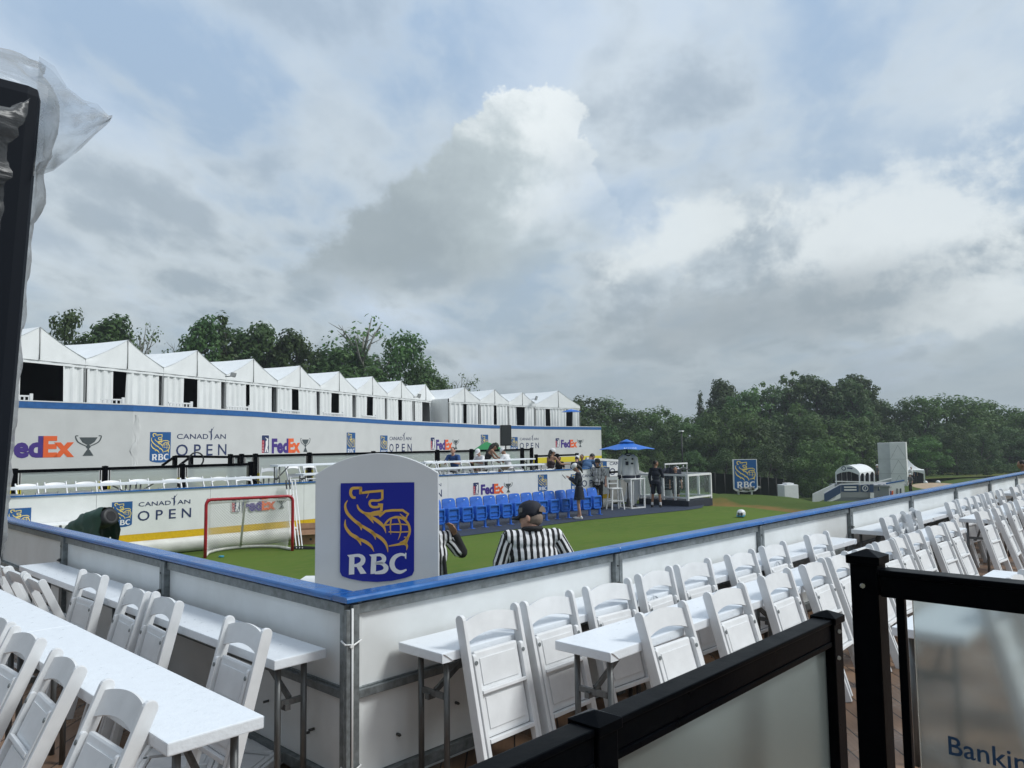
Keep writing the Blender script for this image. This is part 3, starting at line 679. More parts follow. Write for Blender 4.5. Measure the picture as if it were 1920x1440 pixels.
# ------------------------------------------------------------------ big white sign with the blue shield in the corner of the rink
sx = Vector((.53, -.556, 0)).normalized(); a0 = Vector((.262, .758, 0))
t = thing('shield_sign', 'big white arch-topped sign with a blue and gold lion shield standing in the rink corner', 'sign', a0, 0)
Wd = .765
mb = MB(); n = 16
pl = [(0, -.48), (Wd, -.48)]+[(Wd-Wd*i/n, 1.668+.127*(1-(2*i/n-1)**2)) for i in range(n+1)]
mb.prism(pl, .05)
MM = frame((0, 0, 0), sx, (0, 0, 1))
o = mb.build('board', signgrey, t, .004); o.matrix_local = MM
mb = MB(); sl_ = at_v(639, 906, a0, a0+sx); off = (sl_-a0).dot(sx); off2 = (at_v(777, 905, a0, a0+sx)-a0).dot(sx)
emblem(mb, off, sl_.z, off2-off, (0, 1, 2), -.004, .0015)
o = mb.build('shield', [signblue, signgold, mat('sign_letter_white', (.72, .73, .75), .5)], t); o.matrix_local = MM
mb = MB(); mb.span(-.16, .0, -.02, .38, .93, .985); mb.span(-.13, -.05, .05, .30, -.48, .9295)
o = mb.build('side_shelf', white_m, t, .006); o.matrix_local = MM

# ------------------------------------------------------------------ turf, carpet, far side of the rink
def turf_mat(name, c1, c2, c3):
    M = bpy.data.materials.new(name); M.use_nodes = True; nt = M.node_tree; P = nt.nodes['Principled BSDF']; P.inputs['Roughness'].default_value = .9; P.inputs['Specular IOR Level'].default_value = .15
    t = nt.nodes.new('ShaderNodeTexCoord')
    def nz(s, d, st=(1, 1, 1)):
        mp = nt.nodes.new('ShaderNodeMapping'); mp.inputs['Scale'].default_value = st; nt.links.new(t.outputs['Object'], mp.inputs[0])
        n = nt.nodes.new('ShaderNodeTexNoise'); n.inputs['Scale'].default_value = s; n.inputs['Detail'].default_value = d; nt.links.new(mp.outputs[0], n.inputs['Vector']); return n.outputs[0]
    def mr(v, a, b):
        r = nt.nodes.new('ShaderNodeMapRange'); r.inputs[1].default_value = a; r.inputs[2].default_value = b; nt.links.new(v, r.inputs[0]); return r.outputs[0]
    def mx(f, a, b):
        m_ = nt.nodes.new('ShaderNodeMix'); m_.data_type = 'RGBA'; nt.links.new(f, m_.inputs[0])
        for i, v in ((6, a), (7, b)):
            if isinstance(v, tuple): m_.inputs[i].default_value = (*v, 1)
            else: nt.links.new(v, m_.inputs[i])
        return m_.outputs[2]
    c = mx(mr(nz(.35, 4), .35, .65), c1, c2); c = mx(mr(nz(3.0, 5, (1, 2.2, 1)), .42, .75), c, c3); c = mx(mr(nz(90, 3), .3, .8), c, tuple(x*1.5 for x in c2))
    nt.links.new(c, P.inputs['Base Color'])
    b = nt.nodes.new('ShaderNodeBump'); b.inputs['Strength'].default_value = .7; b.inputs['Distance'].default_value = .02
    nt.links.new(nz(130, 3), b.inputs['Height']); nt.links.new(b.outputs[0], P.inputs['Normal'])
    return M
green_m = turf_mat('putting_green', (.052, .096, .015), (.086, .138, .021), (.112, .135, .030))
pts = [(.09, .09), (24.5, .09), (24.5, 2), (21.3, 6.6), (22.6, 9.2), (22.2, 10.4), (20, 13.6), (.09, 14.6)]
mb = MB(); mb.add([(x, y, TURF) for x, y in pts], [list(range(len(pts)))])
struct(mb.build('turf', green_m))
front = [at_z(px, py, TURF+.012) for px, py in ((760, 1021), (860, 1006), (1100, 975), (1290, 956), (1316, 952))]
back = [at_z(1322, 944, TURF+.012), Vector((20.5, 14.3, 0)), Vector((13, 14.3, 0)), Vector((9.9, 14.3, 0))]
mb = MB(); mb.add([(p.x, p.y, TURF+.012) for p in front+back], [list(range(len(front+back)))])
struct(mb.build('carpet', navy_m))

LP = [(-1.5, 14.36), (1.6, 14.1), (6.6, 13.72), (12.6, 13.6), (19.3, 12.97), (19.75, 12.93)]
def resample(P, step):
    P = [Vector((a, b, 0)) for a, b in P]; out = [P[0]]; 
    L = sum((P[i+1]-P[i]).length for i in range(len(P)-1)); n = max(1, round(L/step)); 
    cum = [0]
    for i in range(len(P)-1): cum.append(cum[-1]+(P[i+1]-P[i]).length)
    out = []
    for k in range(n+1):
        s = L*k/n
        for i in range(len(P)-1):
            if s <= cum[i+1]+1e-6: out.append(P[i].lerp(P[i+1], (s-cum[i])/(cum[i+1]-cum[i]))); break
    return out
def offs(P, d):
    """polyline moved d metres away from the rink"""
    out = []
    for i, p in enumerate(P):
        t = (P[min(i+1, len(P)-1)]-P[max(i-1, 0)]).normalized(); out.append(p+Vector((-t.y, t.x, 0))*d)
    return out
def ribbon_wall(mb, P, z0, z1, d0, d1, mi=0, ztop=None):
    A, B = offs(P, d0), offs(P, d1)
    for i in range(len(P)-1):
        zt0, zt1 = (ztop[i], ztop[i+1]) if ztop else (z1, z1)
        zb0, zb1 = (z0 if not isinstance(z0, list) else z0[i]), (z0 if not isinstance(z0, list) else z0[i+1])
        vs = [(*A[i].xy, zb0), (*A[i+1].xy, zb1), (*B[i+1].xy, zb1), (*B[i].xy, zb0), (*A[i].xy, zt0), (*A[i+1].xy, zt1), (*B[i+1].xy, zt1), (*B[i].xy, zt0)]
        mb.add(vs, [(0, 3, 2, 1), (4, 5, 6, 7), (0, 1, 5, 4), (1, 2, 6, 5), (2, 3, 7, 6), (3, 0, 4, 7)], mi)
LF = resample(LP, 2.42)
lw = thing('rink_board_wall', 'far white board wall with printed logos and a yellow kick strip facing the turf', 'rink board wall', (0, 0, 0), 0)
fp_m = mat('far_board_panel', (.74, .755, .745), .4, var=.05, vscale=2.5)
for i in range(len(LF)-1):
    seg = [LF[i], LF[i+1]]; t_ = (seg[1]-seg[0]).normalized()*.004; seg = [seg[0]+t_, seg[1]-t_]
    mb = MB(); ribbon_wall(mb, seg, -.01, .905, 0, .03); mb.build('panel', fp_m, lw)
    mb = MB(); ribbon_wall(mb, seg, -.285, -.012, -.003, .028); mb.build('kick_strip', yel_m, lw)
mb = MB(); ribbon_wall(mb, LF, .906, .935, -.03, .06); mb.build('cap_rail', blue_m, lw)
mb = MB(); ribbon_wall(mb, LF, -.325, -.286, -.015, .03); mb.build('bottom_rail', mat('weathered_wood', (.12, .075, .045), .8, var=.3), lw)
# rolled white tarpaulin skirt under the boards
LFs = resample(LP, .3); rows = []
rr = random.Random(5)
for k in range(9):
    a = math.pi*(k/8); row = []
    for i, p in enumerate(offs(LFs, 0)):
        t_ = (LFs[min(i+1, len(LFs)-1)]-LFs[max(i-1, 0)]).normalized(); nrm = Vector((t_.y, -t_.x, 0))
        rad = .082+.012*math.sin(i*.9)+.008*math.sin(i*2.3+k)
        q = p+nrm*(.02+rad*math.sin(a)*1.5); row.append((q.x, q.y, TURF+.005+.165-.165*math.cos(math.pi-a)*1.0 - .0))
    rows.append(row)
tp = MB(); tp.grid(rows); tarp = tp.build('tarpaulin_skirt', mat('tarpaulin_white', (.62, .62, .58), .55, var=.12, vscale=4, bump=.4, bscale=6), None)
tag(tarp, 'bulging white tarpaulin skirt along the foot of the far board wall', 'tarpaulin')
def logo_on(parent, kind, px, py, P, scale, z=None, out=.006, zt=None):
    """print whose top left corner is seen at (px, py), on the wall polyline P"""
    for i in range(len(P)-1):
        q = at_v(px, py, P[i], P[i+1]); t_ = (P[i+1]-P[i]); s = (q.xy-P[i].xy).dot(t_.xy)/t_.length_squared
        if -.001 <= s <= 1.001 and (q-EYE).dot(DEP) > 0: break
    # lay the print along the wall, vertex by vertex, so that it follows every bend
    z0 = z if z is not None else q.z; base = Vector((q.x, q.y, 0)); cum = [-(base-Vector((*P[i].xy, 0))).length]
    for k_ in range(i, len(P)-1): cum.append(cum[-1]+(P[k_+1]-P[k_]).xy.length)
    src = LG[kind]; me = src.copy(); nrm = [Vector(((P[k_+1]-P[k_]).y, -(P[k_+1]-P[k_]).x, 0)).normalized() for k_ in range(len(P)-1)]
    for v in me.vertices:
        d = v.co.x*scale; k_ = i
        while k_ < len(P)-2 and d > cum[k_-i+1]: k_ += 1
        t2 = (P[k_+1]-P[k_]); t2 = Vector((t2.x, t2.y, 0)).normalized(); w = d-cum[k_-i]
        v.co = Vector((P[k_].x, P[k_].y, z0+v.co.z*scale))+t2*w+nrm[k_]*(out-v.co.y*scale)
    o = bpy.data.objects.new('logo', me); C.objects.link(o); o.parent = parent; return o
LPv = [Vector((a, b, 0)) for a, b in LP]
logo_on(lw, 'shield', 14.5, 945, LPv, .40, z=.69)
logo_on(lw, 'open', 210, 942, LPv, .405, z=.70)
logo_on(lw, 'courier', 434, 937, LPv, .345, z=.65)
logo_on(lw, 'shield', 652, 922, LPv, .40, z=.73); logo_on(lw, 'open', 742, 907, LPv, .41, z=.73)
logo_on(lw, 'courier', 886.5, 905, LPv, .385, z=.66)
logo_on(lw, 'shield', 1008.5, 889, LPv, .42, z=.79)
logo_on(lw, 'open', 1070, 885, LPv, .42, z=.75)

# terraces behind the far boards
far_m = mat('terrace_boards', (.22, .22, .21), .8, var=.2, vscale=3)
def slab(name, poly, z0, z1, m_):
    mb = MB(); n = len(poly); vs = [(x, y, z0) for x, y in poly]+[(x, y, z1) for x, y in poly]
    mb.add(vs, [list(range(n))[::-1], list(range(n, 2*n))]+[(i, (i+1) % n, n+(i+1) % n, n+i) for i in range(n)]); return struct(mb.build(name, m_))
slab('terrace', [(-2, 14.46), (1.6, 14.17), (6.6, 13.79), (12.6, 13.67), (19.6, 13.0), (19.7, 14.55), (-2, 14.55)], -.5, 0, far_m)
slab('terrace', [(-2, 14.56), (7.0, 14.56), (7.0, 16.6), (-2, 16.6)], -.5, .30, far_m)
slab('terrace', [(7.01, 14.56), (24, 14.0), (44, 30), (42, 31), (30, 30), (20, 27), (10, 22.8), (2, 20.3), (2, 16.61), (7.01, 16.61)], -.5, .45, far_m)

# ------------------------------------------------------------------ upper banner wall
UP_ = [(-80, 744, 21.5, None), (12, 750, 22.4, None), (25, 751, 22.6, None), (125, 755, 23.6, None), (250, 760, 24.9, None), (375, 766, 27.1, None), (480, 772, 29.5, None), (540, 776, 31.2, None), (640, 782.5, 34.8, None), (740, 788, 40, None), (840, 794, 44.8, None), (920, 797.5, 49, None), (1020, 799.5, 53, None), (1127, 801.5, 57, None)]
UW = [at_d(a, b, D) for a, b, D, _ in UP_]; UZ = [p.z for p in UW]; UZ = [sum(UZ[max(0, i-1):i+2])/len(UZ[max(0, i-1):i+2]) for i in range(len(UZ))]
UW = [Vector((p.x, p.y, 0)) for p in UW]
uw = thing('banner_wall', 'tall white vinyl banner wall with a blue top band below the row of tents', 'wall', (0, 0, 0), 0)
mb = MB(); ribbon_wall(mb, UW, .80, 0, 0, .12, ztop=[z-.20 for z in UZ]); ribbon_wall(mb, UW, -.4, .40, 0, .12); mb.build('vinyl_face', vinyl_m, uw)
mb = MB(); ribbon_wall(mb, UW, .402, .798, -.004, .116); mb.build('kick_strip', mat('yellow_far', (.72, .60, .03), .5), uw)
mb = MB(); ribbon_wall(mb, UW, [z-.198 for z in UZ], 0, -.012, .13, ztop=[z for z in UZ]); mb.build('blue_band', mat('banner_blue', (.025, .12, .34), .4, var=.15), uw)
mb = MB(); ribbon_wall(mb, UW, [z+.002 for z in UZ], 0, -.02, .2, ztop=[z+.035 for z in UZ]); mb.build('white_ledge', white_m, uw)
# the creased joint in the vinyl at the left
q = at_v(257, 800, UW[4], UW[5]); t_ = (UW[5]-UW[4]).normalized(); n_ = Vector((t_.y, -t_.x, 0)); mb = MB()
for k, (w_, dx) in enumerate(((.16, 0), (.10, .05))):
    pr = [];
    for i in range(15):
        z = .9+i*.145; ww = w_*(.6+.4*math.sin(i*1.3+k*2)); c0 = q+t_*(dx+.03*math.sin(i*.8)-.06*(1-i/14.))
        pr.append([Vector((*(c0+t_*(u*ww)+n_*(.004+.045*(1-u*u)*(.5+.5*math.sin(i*1.1+u)))).xy, z)) for u in (-1, -.6, -.2, .2, .6, 1)])
    mb.grid(pr)
mb.build('creased_joint', vinyl_m, uw)
logo_on(uw, 'courier', -45, 807, UW, .815); logo_on(uw, 'open', 281.5, 810, UW, .78)
logo_on(uw, 'courier', 490, 815, UW, .74); logo_on(uw, 'shield', 650, 811, UW, .80)
logo_on(uw, 'open', 713, 816.5, UW, .79); logo_on(uw, 'courier', 807, 819.5, UW, .74)
logo_on(uw, 'shield', 901.5, 815, UW, .88); logo_on(uw, 'open', 957, 819.5, UW, .72); logo_on(uw, 'courier', 1041, 821, UW, .70)

# ------------------------------------------------------------------ tents on the top terrace
slab('upper_terrace', [(q.x, q.y) for q in offs(UW, .45)[:-1]]+[(43.0, 31.9), (40.5, 42), (26, 42), (-3, 30)], -.5, 2.45, far_m)
def tent(label, o, dirv, w, dep_, segs, eave=4.76, rise=.82, extra=None):
    """segs: list of (u0, u1, kind) along the front, kind 'c' curtain or 'd' dark opening"""
    x = Vector((*dirv, 0)).normalized(); t = thing('marquee_tent', label, 'tent', (o[0], o[1], 2.45), math.atan2(x.y, x.x), 'white peaked tents on the top terrace')
    E = eave-2.45; mb = MB(); n = 8
    # roof: two slopes with a slight sag, ridge running back
    for s_ in (0, 1):
        rows = []
        for i in range(n+1):
            u = i/n*.5; sag = -.06*math.sin(math.pi*i/n)
            xx = u*w if s_ == 0 else w-u*w; rows.append([(xx, -.12+(dep_+.12)*j/6, E+rise*2*u+sag*(1+.3*math.sin(j*1.7)) - .04*math.sin(math.pi*j/6)) for j in range(7)])
        if s_ == 1: rows = rows[::-1]
        mb.grid(rows)
    mb.build('roof', tent_m, t)
    def gable(y, name):
        mb = MB(); g = [[(w*i/12, y+.012*math.sin(i*2.1), E-.22) for i in range(13)], [(w*i/12, y-.02*math.sin(i*1.4), E) for i in range(13)], [(w*i/12, y+.015*math.sin(i*1.9), E+rise*(1-abs(2*i/12-1))*.5-.03*math.sin(math.pi*min(i, 12-i)/6)) for i in range(13)], [(w*i/12, y, E+rise*(1-abs(2*i/12-1))-.06*math.sin(math.pi*min(i, 12-i)/6)) for i in range(13)]]
        mb.grid(g); return mb.build(name, tent_m, t)
    gable(-.10, 'gable'); gable(dep_, 'rear_gable')
    MB().tube([(w/2, -.125, E-.2), (w/2, -.125, E+rise-.02)], .02, 6).build('gable_pole', mat('tent_pole', (.33, .34, .34), .5, .4), t)
    mb = MB(); mb.span(.01, w-.01, -.075, -.045, E-.32, E-.221); mb.build('front_beam', tent_m, t)
    for px_ in (.03, w-.03): MB().span(px_-.022, px_+.022, -.07, .0, 0, E-.321).build('post', mat('tent_pole', (.33, .34, .34), .5, .4), t)
    rg = random.Random(hash(label) % 1000 if False else len(label)*7+int(w*100)+int(o[0]*10))
    for u0, u1, k in segs:
        if k == 'd': continue
        N = max(8, int((u1-u0)*w/.045)); ph = rg.uniform(0, 6); f1 = rg.uniform(14, 19); sl0, sl1 = (rg.uniform(-.02, .05), rg.uniform(-.05, .03))
        P = []
        for j in range(9):
            v = j/8; row = []
            for i in range(N+1):
                s = i/N; uu = u0+(u1-u0)*s; amp = .03+.06*v
                row.append((uu*w+(sl1*s-sl0*(1-s))*v*.6, -.03+amp*math.sin(s*(u1-u0)*w*f1+ph+.5*v)+amp*.5*math.sin(s*(u1-u0)*w*f1*2.3+ph*2), (E-.3)*(1-v)+.02))
            P.append(row)
        mb = MB(); mb.grid(P); mb.build('curtain', curt_m, t)
    mb = MB(); mb.add([(0, .02, 0), (0, dep_, 0), (0, dep_, E), (0, .02, E)], [(0, 1, 2, 3)]); mb.build('side_wall', curt_m, t)
    mb = MB(); mb.add([(w, .02, 0), (w, dep_, 0), (w, dep_, E), (w, .02, E)], [(0, 1, 2, 3)]); mb.build('side_wall', curt_m, t)
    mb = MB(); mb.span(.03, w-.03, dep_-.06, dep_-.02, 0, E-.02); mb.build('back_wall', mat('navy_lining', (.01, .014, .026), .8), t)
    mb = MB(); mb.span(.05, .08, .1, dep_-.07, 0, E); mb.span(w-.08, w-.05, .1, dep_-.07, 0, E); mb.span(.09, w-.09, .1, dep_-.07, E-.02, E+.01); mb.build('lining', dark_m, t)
    return t
TA, TB = [EYE.xy+(Vector(q)-EYE.xy)*1.06 for q in ((5.774, 23.58), (26.766, 32.731))]; td = (TB-TA).normalized(); tw = (TB-TA).length/7
cuts = [(-28, 157, [(-28, 38, 'c'), (40, 115, 'd'), (115, 156, 'c')]), (157, 297, [(161, 210, 'c'), (237, 296, 'c')]), (297, 416, [(301, 343, 'c'), (369, 415, 'c')]), (416, 509, [(417, 461, 'c'), (466, 508, 'c')]),
        (509, 592, [(511, 545.5, 'c'), (558, 591, 'c')]), (592, 662, [(594, 622, 'c'), (634, 661, 'c')]), (662, 722, [(664, 688, 'c'), (699, 721, 'c')]), (722, 774, [(723, 745, 'c'), (752, 773, 'c')]), (774, 822, [(776, 790, 'c'), (804, 821, 'c')])]
def ufrac(px, py, o, dv):
    A_ = Vector((o[0], o[1], 0)); B_ = A_+Vector((*dv, 0)); q = at_v(px, py, A_, B_); return (q.xy-Vector(o[:2])).dot(Vector(dv).normalized())
tents = []
TL = ['with its front wide open and a dark printed back wall', 'with a dark slot left of its middle, nearest whole tent', 'with a dark opening showing pale lettering', 'with only a narrow dark slit and a flood light on its corner', 'above the courier lettering, fifth from the left', 'sixth from the left', 'seventh from the left', 'eighth from the left', 'ninth from the left, at the end of the first block']
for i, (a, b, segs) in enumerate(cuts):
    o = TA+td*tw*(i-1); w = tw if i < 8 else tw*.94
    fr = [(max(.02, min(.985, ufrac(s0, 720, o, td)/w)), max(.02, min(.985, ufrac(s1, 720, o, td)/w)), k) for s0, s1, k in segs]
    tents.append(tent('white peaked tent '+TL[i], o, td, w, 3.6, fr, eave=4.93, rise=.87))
def tent_print(t, s, x, z, cap, m_, y=3.53):
    mb = MB(); text(mb, s, x, z, cap, 0, y, .01); mb.build('lettering', m_, t)
tent_print(tents[0], 'KOHLER', 2.15, 1.72, .15, mat('dim_print', (.10, .10, .11), .8))
tent_print(tents[2], 'llco', 1.55, .35, .55, mat('grey_print', (.055, .06, .075), .8))
mb = MB(); rc = random.Random(2); x = .1
while x < tw-.2: h = rc.choice((.1, .18, .3, .22, .5)); w_ = rc.uniform(.05, .14); mb.span(x, x+w_, 3.50, 3.535, .25, .45+h); x += w_+rc.uniform(.0, .03)
mb.build('skyline_print', mat('skyline_print', (.035, .028, .026), .8), tents[0])
G0 = Vector((30.9, 34.2)); gd = Vector((1, .0)); wid = [3.35, 3.3, 3.3, 5.2]
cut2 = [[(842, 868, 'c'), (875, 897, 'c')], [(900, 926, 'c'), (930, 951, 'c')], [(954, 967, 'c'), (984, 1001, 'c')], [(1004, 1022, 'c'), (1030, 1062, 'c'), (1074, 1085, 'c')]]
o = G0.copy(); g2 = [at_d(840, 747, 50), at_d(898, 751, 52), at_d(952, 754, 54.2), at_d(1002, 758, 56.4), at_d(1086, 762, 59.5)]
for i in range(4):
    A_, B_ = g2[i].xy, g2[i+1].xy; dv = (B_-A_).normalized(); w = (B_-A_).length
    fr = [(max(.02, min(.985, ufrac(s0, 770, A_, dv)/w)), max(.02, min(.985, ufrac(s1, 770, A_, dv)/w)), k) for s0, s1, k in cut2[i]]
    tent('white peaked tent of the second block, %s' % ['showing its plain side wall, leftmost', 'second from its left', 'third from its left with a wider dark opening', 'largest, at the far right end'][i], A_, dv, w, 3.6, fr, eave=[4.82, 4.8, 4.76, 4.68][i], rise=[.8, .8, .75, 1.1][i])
# low picket rails in front of the tents
for i, (a, b) in enumerate(((30, 65), (196, 238), (331, 374), (440, 484), (544, 580), (622, 659), (694, 720))):
    D0 = 21.4+(a-30)*.0235; p0, p1 = at_d(a, 752, 1), at_d(b, 752, 1)
    # stand just behind the wall ledge
    k = [(UW[j]-EYE).xy for j in range(len(UW))]
    def onwall(px):
        for j in range(len(UW)-1):
            q = at_v(px, 760, UW[j], UW[j+1]); t2 = UW[j+1]-UW[j]; s = (q.xy-UW[j].xy).dot(t2.xy)/t2.length_squared
            if -.001 <= s <= 1.001: return Vector((q.x, q.y, 0)), UZ[j]*(1-s)+UZ[j+1]*s, t2.normalized()
    (qa, za, ta), (qb, zb, tb) = onwall(a), onwall(b); nb = Vector((-ta.y, ta.x, 0))*.45
    t = thing('picket_rail', 'low white picket rail before the %s tent from the left' % ORD[i], 'rail', (0, 0, 0), 0, 'white picket rails in front of the tents')
    A_, B_ = qa+nb, qb+nb; A_.z = B_.z = za+.18
    mb = MB(); mb.bar(A_, B_, .05, .05); mb.build('top_rail', white_m, t)
    mb = MB(); n = int((B_-A_).length/.12)
    for j in range(n): p = A_.lerp(B_, (j+.5)/n); mb.span(p.x-.02, p.x+.02, p.y-.02, p.y+.02, za-.5, za+.154)
    mb.build('pickets', white_m, t); mb = MB(); mb.span(B_.x-.04, B_.x+.04, B_.y-.04, B_.y+.04, za-.55, za+.26); mb.build('end_post', white_m, t)
# flood lights on tent corners
for i, (px, py, D) in enumerate(((434, 705, 30.6), (783, 744, 44.5), (1003, 748, 56))):
    p = at_d(px, py, D); t = thing('flood_light', 'small grey flood light pair on the tent corner, %s' % ['above the left half of the wall', 'ending the first tent block', 'between the last two tents'][i], 'light', p, AX, 'flood lights on the tents')
    k = D/31
    for s in (-1, 1): mb = MB(); mb.box((s*.13*k, -.1, .05), (.2*k, .08, .16*k), (.3, 0, s*.3)); mb.build('lamp_head', mat('lamp_housing', (.45, .46, .46), .4, .5), t)
    mb = MB(); mb.bar((-.2*k, -.05, -.02), (.2*k, -.05, -.02), .03, .04); mb.bar((0, -.05, 0), (0, .25, -.02), .04, .04); mb.build('bracket', galv_m, t)

# ------------------------------------------------------------------ terrace railings, tables and chairs of the far side
def fence_run(label, P0, P1, zt, zb, posts, frosted=True, group='black railings of the far terraces'):
    a, b = Vector((*P0, 0)), Vector((*P1, 0)); L = (b-a).length
    t = thing('railing', label, 'railing', (a.x, a.y, 0), math.atan2((b-a).y, (b-a).x), group)
    for s in posts: mb = MB(); post(mb, s*L, 0, zb, zt+.04, .10); mb.build('post', black_m, t)
    for s0, s1 in zip(posts[:-1], posts[1:]):
        MB().span(s0*L+.055, s1*L-.055, -.03, .03, zt-.07, zt).build('top_rail', black_m, t)
        if frosted:
            for ss in (s0*L+.10, s1*L-.10): MB().span(ss-.01, ss+.01, -.01, .01, zb+.1, zt-.071).build('baluster', black_m, t)
            MB().span(s0*L+.13, s1*L-.13, -.004, .004, zb+.12, zt-.072).build('frosted_panel', frost2, t)
    return t
def yx(px, py, Y): return at_v(px, py, Vector((0, Y, 0)), Vector((1, Y, 0)))
X1 = [yx(px, 880, 16.).x for px in (28, 197, 342, 470)]
fence_run('black railing with frosted panels behind the left far chairs', (X1[0]-1.8, 16), (X1[3], 16), 1.40, .30, [0, 1.8/(X1[3]-X1[0]+1.8), (X1[1]-X1[0]+1.8)/(X1[3]-X1[0]+1.8), (X1[2]-X1[0]+1.8)/(X1[3]-X1[0]+1.8), 1])
X2 = [yx(px, 853, 16.7).x for px in (432, 453, 479, 580, 700, 820, 884, 979, 997)]
fence_run('long black railing with frosted panels below the banner wall', (X2[0], 16.7), (X2[-1], 16.7), 1.61, .45, [(x-X2[0])/(X2[-1]-X2[0]) for x in X2])
q0, q1 = at_d(1005, 856, 29), at_d(1082, 862, 31)
fence_run('short black railing by the bare-backed woman', q0.xy, q1.xy, 1.36, .45, [0, .5, 1], False)
t = thing('stair_handrail', 'black sloping handrails of the small stair below the banner wall', 'handrail', (0, 0, 0), 0)
Yst = 17.4
for a, b in (((304, 873), (328, 856)), ((336, 873), (358, 856)), ((358, 856), (432, 857)), ((328, 856), (358, 856))):
    mb = MB(); mb.tube([yx(*a, Yst), yx(*b, Yst)], .035, 8); mb.build('rail', black_m, t)
for px in (328, 358, 445): p = yx(px, 856, Yst); mb = MB(); mb.span(p.x-.05, p.x+.05, Yst-.05, Yst+.05, .45, p.z+.02); mb.build('post', black_m, t)
for k in range(3): mb = MB(); p = yx(312+k*12, 873, Yst); mb.span(p.x-.3, p.x+.3, Yst-.4, Yst+.1, .45, .6+.15*k); mb.build('step', dblack_m, t)
p = yx(368, 862, Yst-.1); mb = MB(); mb.tube([(p.x+.2*math.cos(a), Yst-.1, p.z+.2*math.sin(a)) for a in [i*.35 for i in range(18)]], .022, 6, closed=True); mb.build('cable_coil', dblack_m, t)
# tables
def far_table(label, xs, Y, z, floor, group):
    L = xs[1]-xs[0]; t = table(label, L, .42, (xs[0], Y, floor), 0, group, H=z-floor)
X3 = [yx(px, 905, 14.8).x for px in (15, 250, 480)]; zt_ = 1.075
GF = 'narrow tables on the far terraces'
far_table('far white table edge above the boards, left half of the row', (X3[0]-1.5, X3[1]-.01), 14.8, zt_, .3, GF); far_table('far white table edge above the boards, ending left of the goal sticks', (X3[1]+.01, yx(506, 894, 14.8).x), 14.8, zt_, .3, GF)
xa, xb = yx(513, 873, 15.3).x, yx(680, 869, 15.3).x
far_table('raised far white table left of the big shield sign', (xa, xb), 15.3, yx(519, 871.5, 15.3).z, .45, GF)
xa, xb = yx(561, 888, 14.7).x, yx(690, 884, 14.7).x
far_table('lower far white table just left of the big shield sign', (xa, xb), 14.7, yx(565, 888, 14.7).z, .45, GF)
xa, xb = yx(790, 866, 15.5).x, yx(996, 859, 15.5).x
far_table('upper far white table in front of the seated spectators', (xa, xb), 15.5, yx(900, 862.5, 15.5).z, .45, GF)
xa, xb = yx(790, 878, 14.75).x, yx(1013, 870, 14.75).x
far_table('lower far white table right behind the boards with spectators behind', (xa, xb), 14.75, yx(900, 874, 14.75).z, .35, GF)
# far chairs
CH = 'white chairs on the far terraces'
def far_chair(px, py, Y, lab, ztop=.93, rz=math.pi, kind='o'):
    p = yx(px, py, Y); z = p.z-ztop
    chair('o', (p.x, p.y+.25, z), rz+R(rnd.uniform(-5, 5)), lab, CH)
for i, (px, py) in enumerate(((62, 902), (115, 899.5), (172, 898), (220, 896), (272, 893.5), (335, 893), (378, 890), (425, 889.5), (470, 889))):
    far_chair(px, py, 15.2, 'far white chair behind the long table above the left boards, %s from the left' % ORD[i])
for i, (px, py) in enumerate(((30, 924), (102, 921), (165, 917.5), (220, 915), (270, 914), (330, 912.5), (380, 911), (436, 909), (484, 908), (522, 904))):
    far_chair(px, py, 14.28, 'far white chair back peeping over the left board wall, %s from the left' % ORD[i], ztop=.90)
for i, (px, py, Y) in enumerate(((511, 873, 15.4), (562, 867, 15.8), (594, 866, 15.8), (570, 883.5, 14.95))):
    far_chair(px, py, Y, 'far white chair left of the big sign, %s' % ['turned sideways at the table end', 'behind the upper table', 'nearest the sign behind the upper table', 'at the lower table'][i], rz=math.pi if i else math.pi*.75)
for i, (px, py) in enumerate(((835, 887.5), (861, 886), (888, 885), (922, 882), (942, 881), (968, 880.5), (990, 878), (1012, 880), (1030, 878), (1048, 877))):
    far_chair(px, py, 14.2, 'white chair back peeping over the far boards, %s right of the big sign' % ORD[i], ztop=.90)
for i, (px, py) in enumerate(((820, 860), (843, 860), (886, 859), (944, 857))):
    far_chair(px, py, 15.95, 'far white chair behind the upper spectators table, %s from the big sign' % ORD[i], ztop=.93)
for i, (px, py) in enumerate(((838, 874), (863, 873), (893, 872), (925, 871), (947, 870), (985, 868.5))):
    far_chair(px, py, 15.2, 'far white chair behind the lower spectators table, %s from the big sign' % ORD[i], ztop=.93)

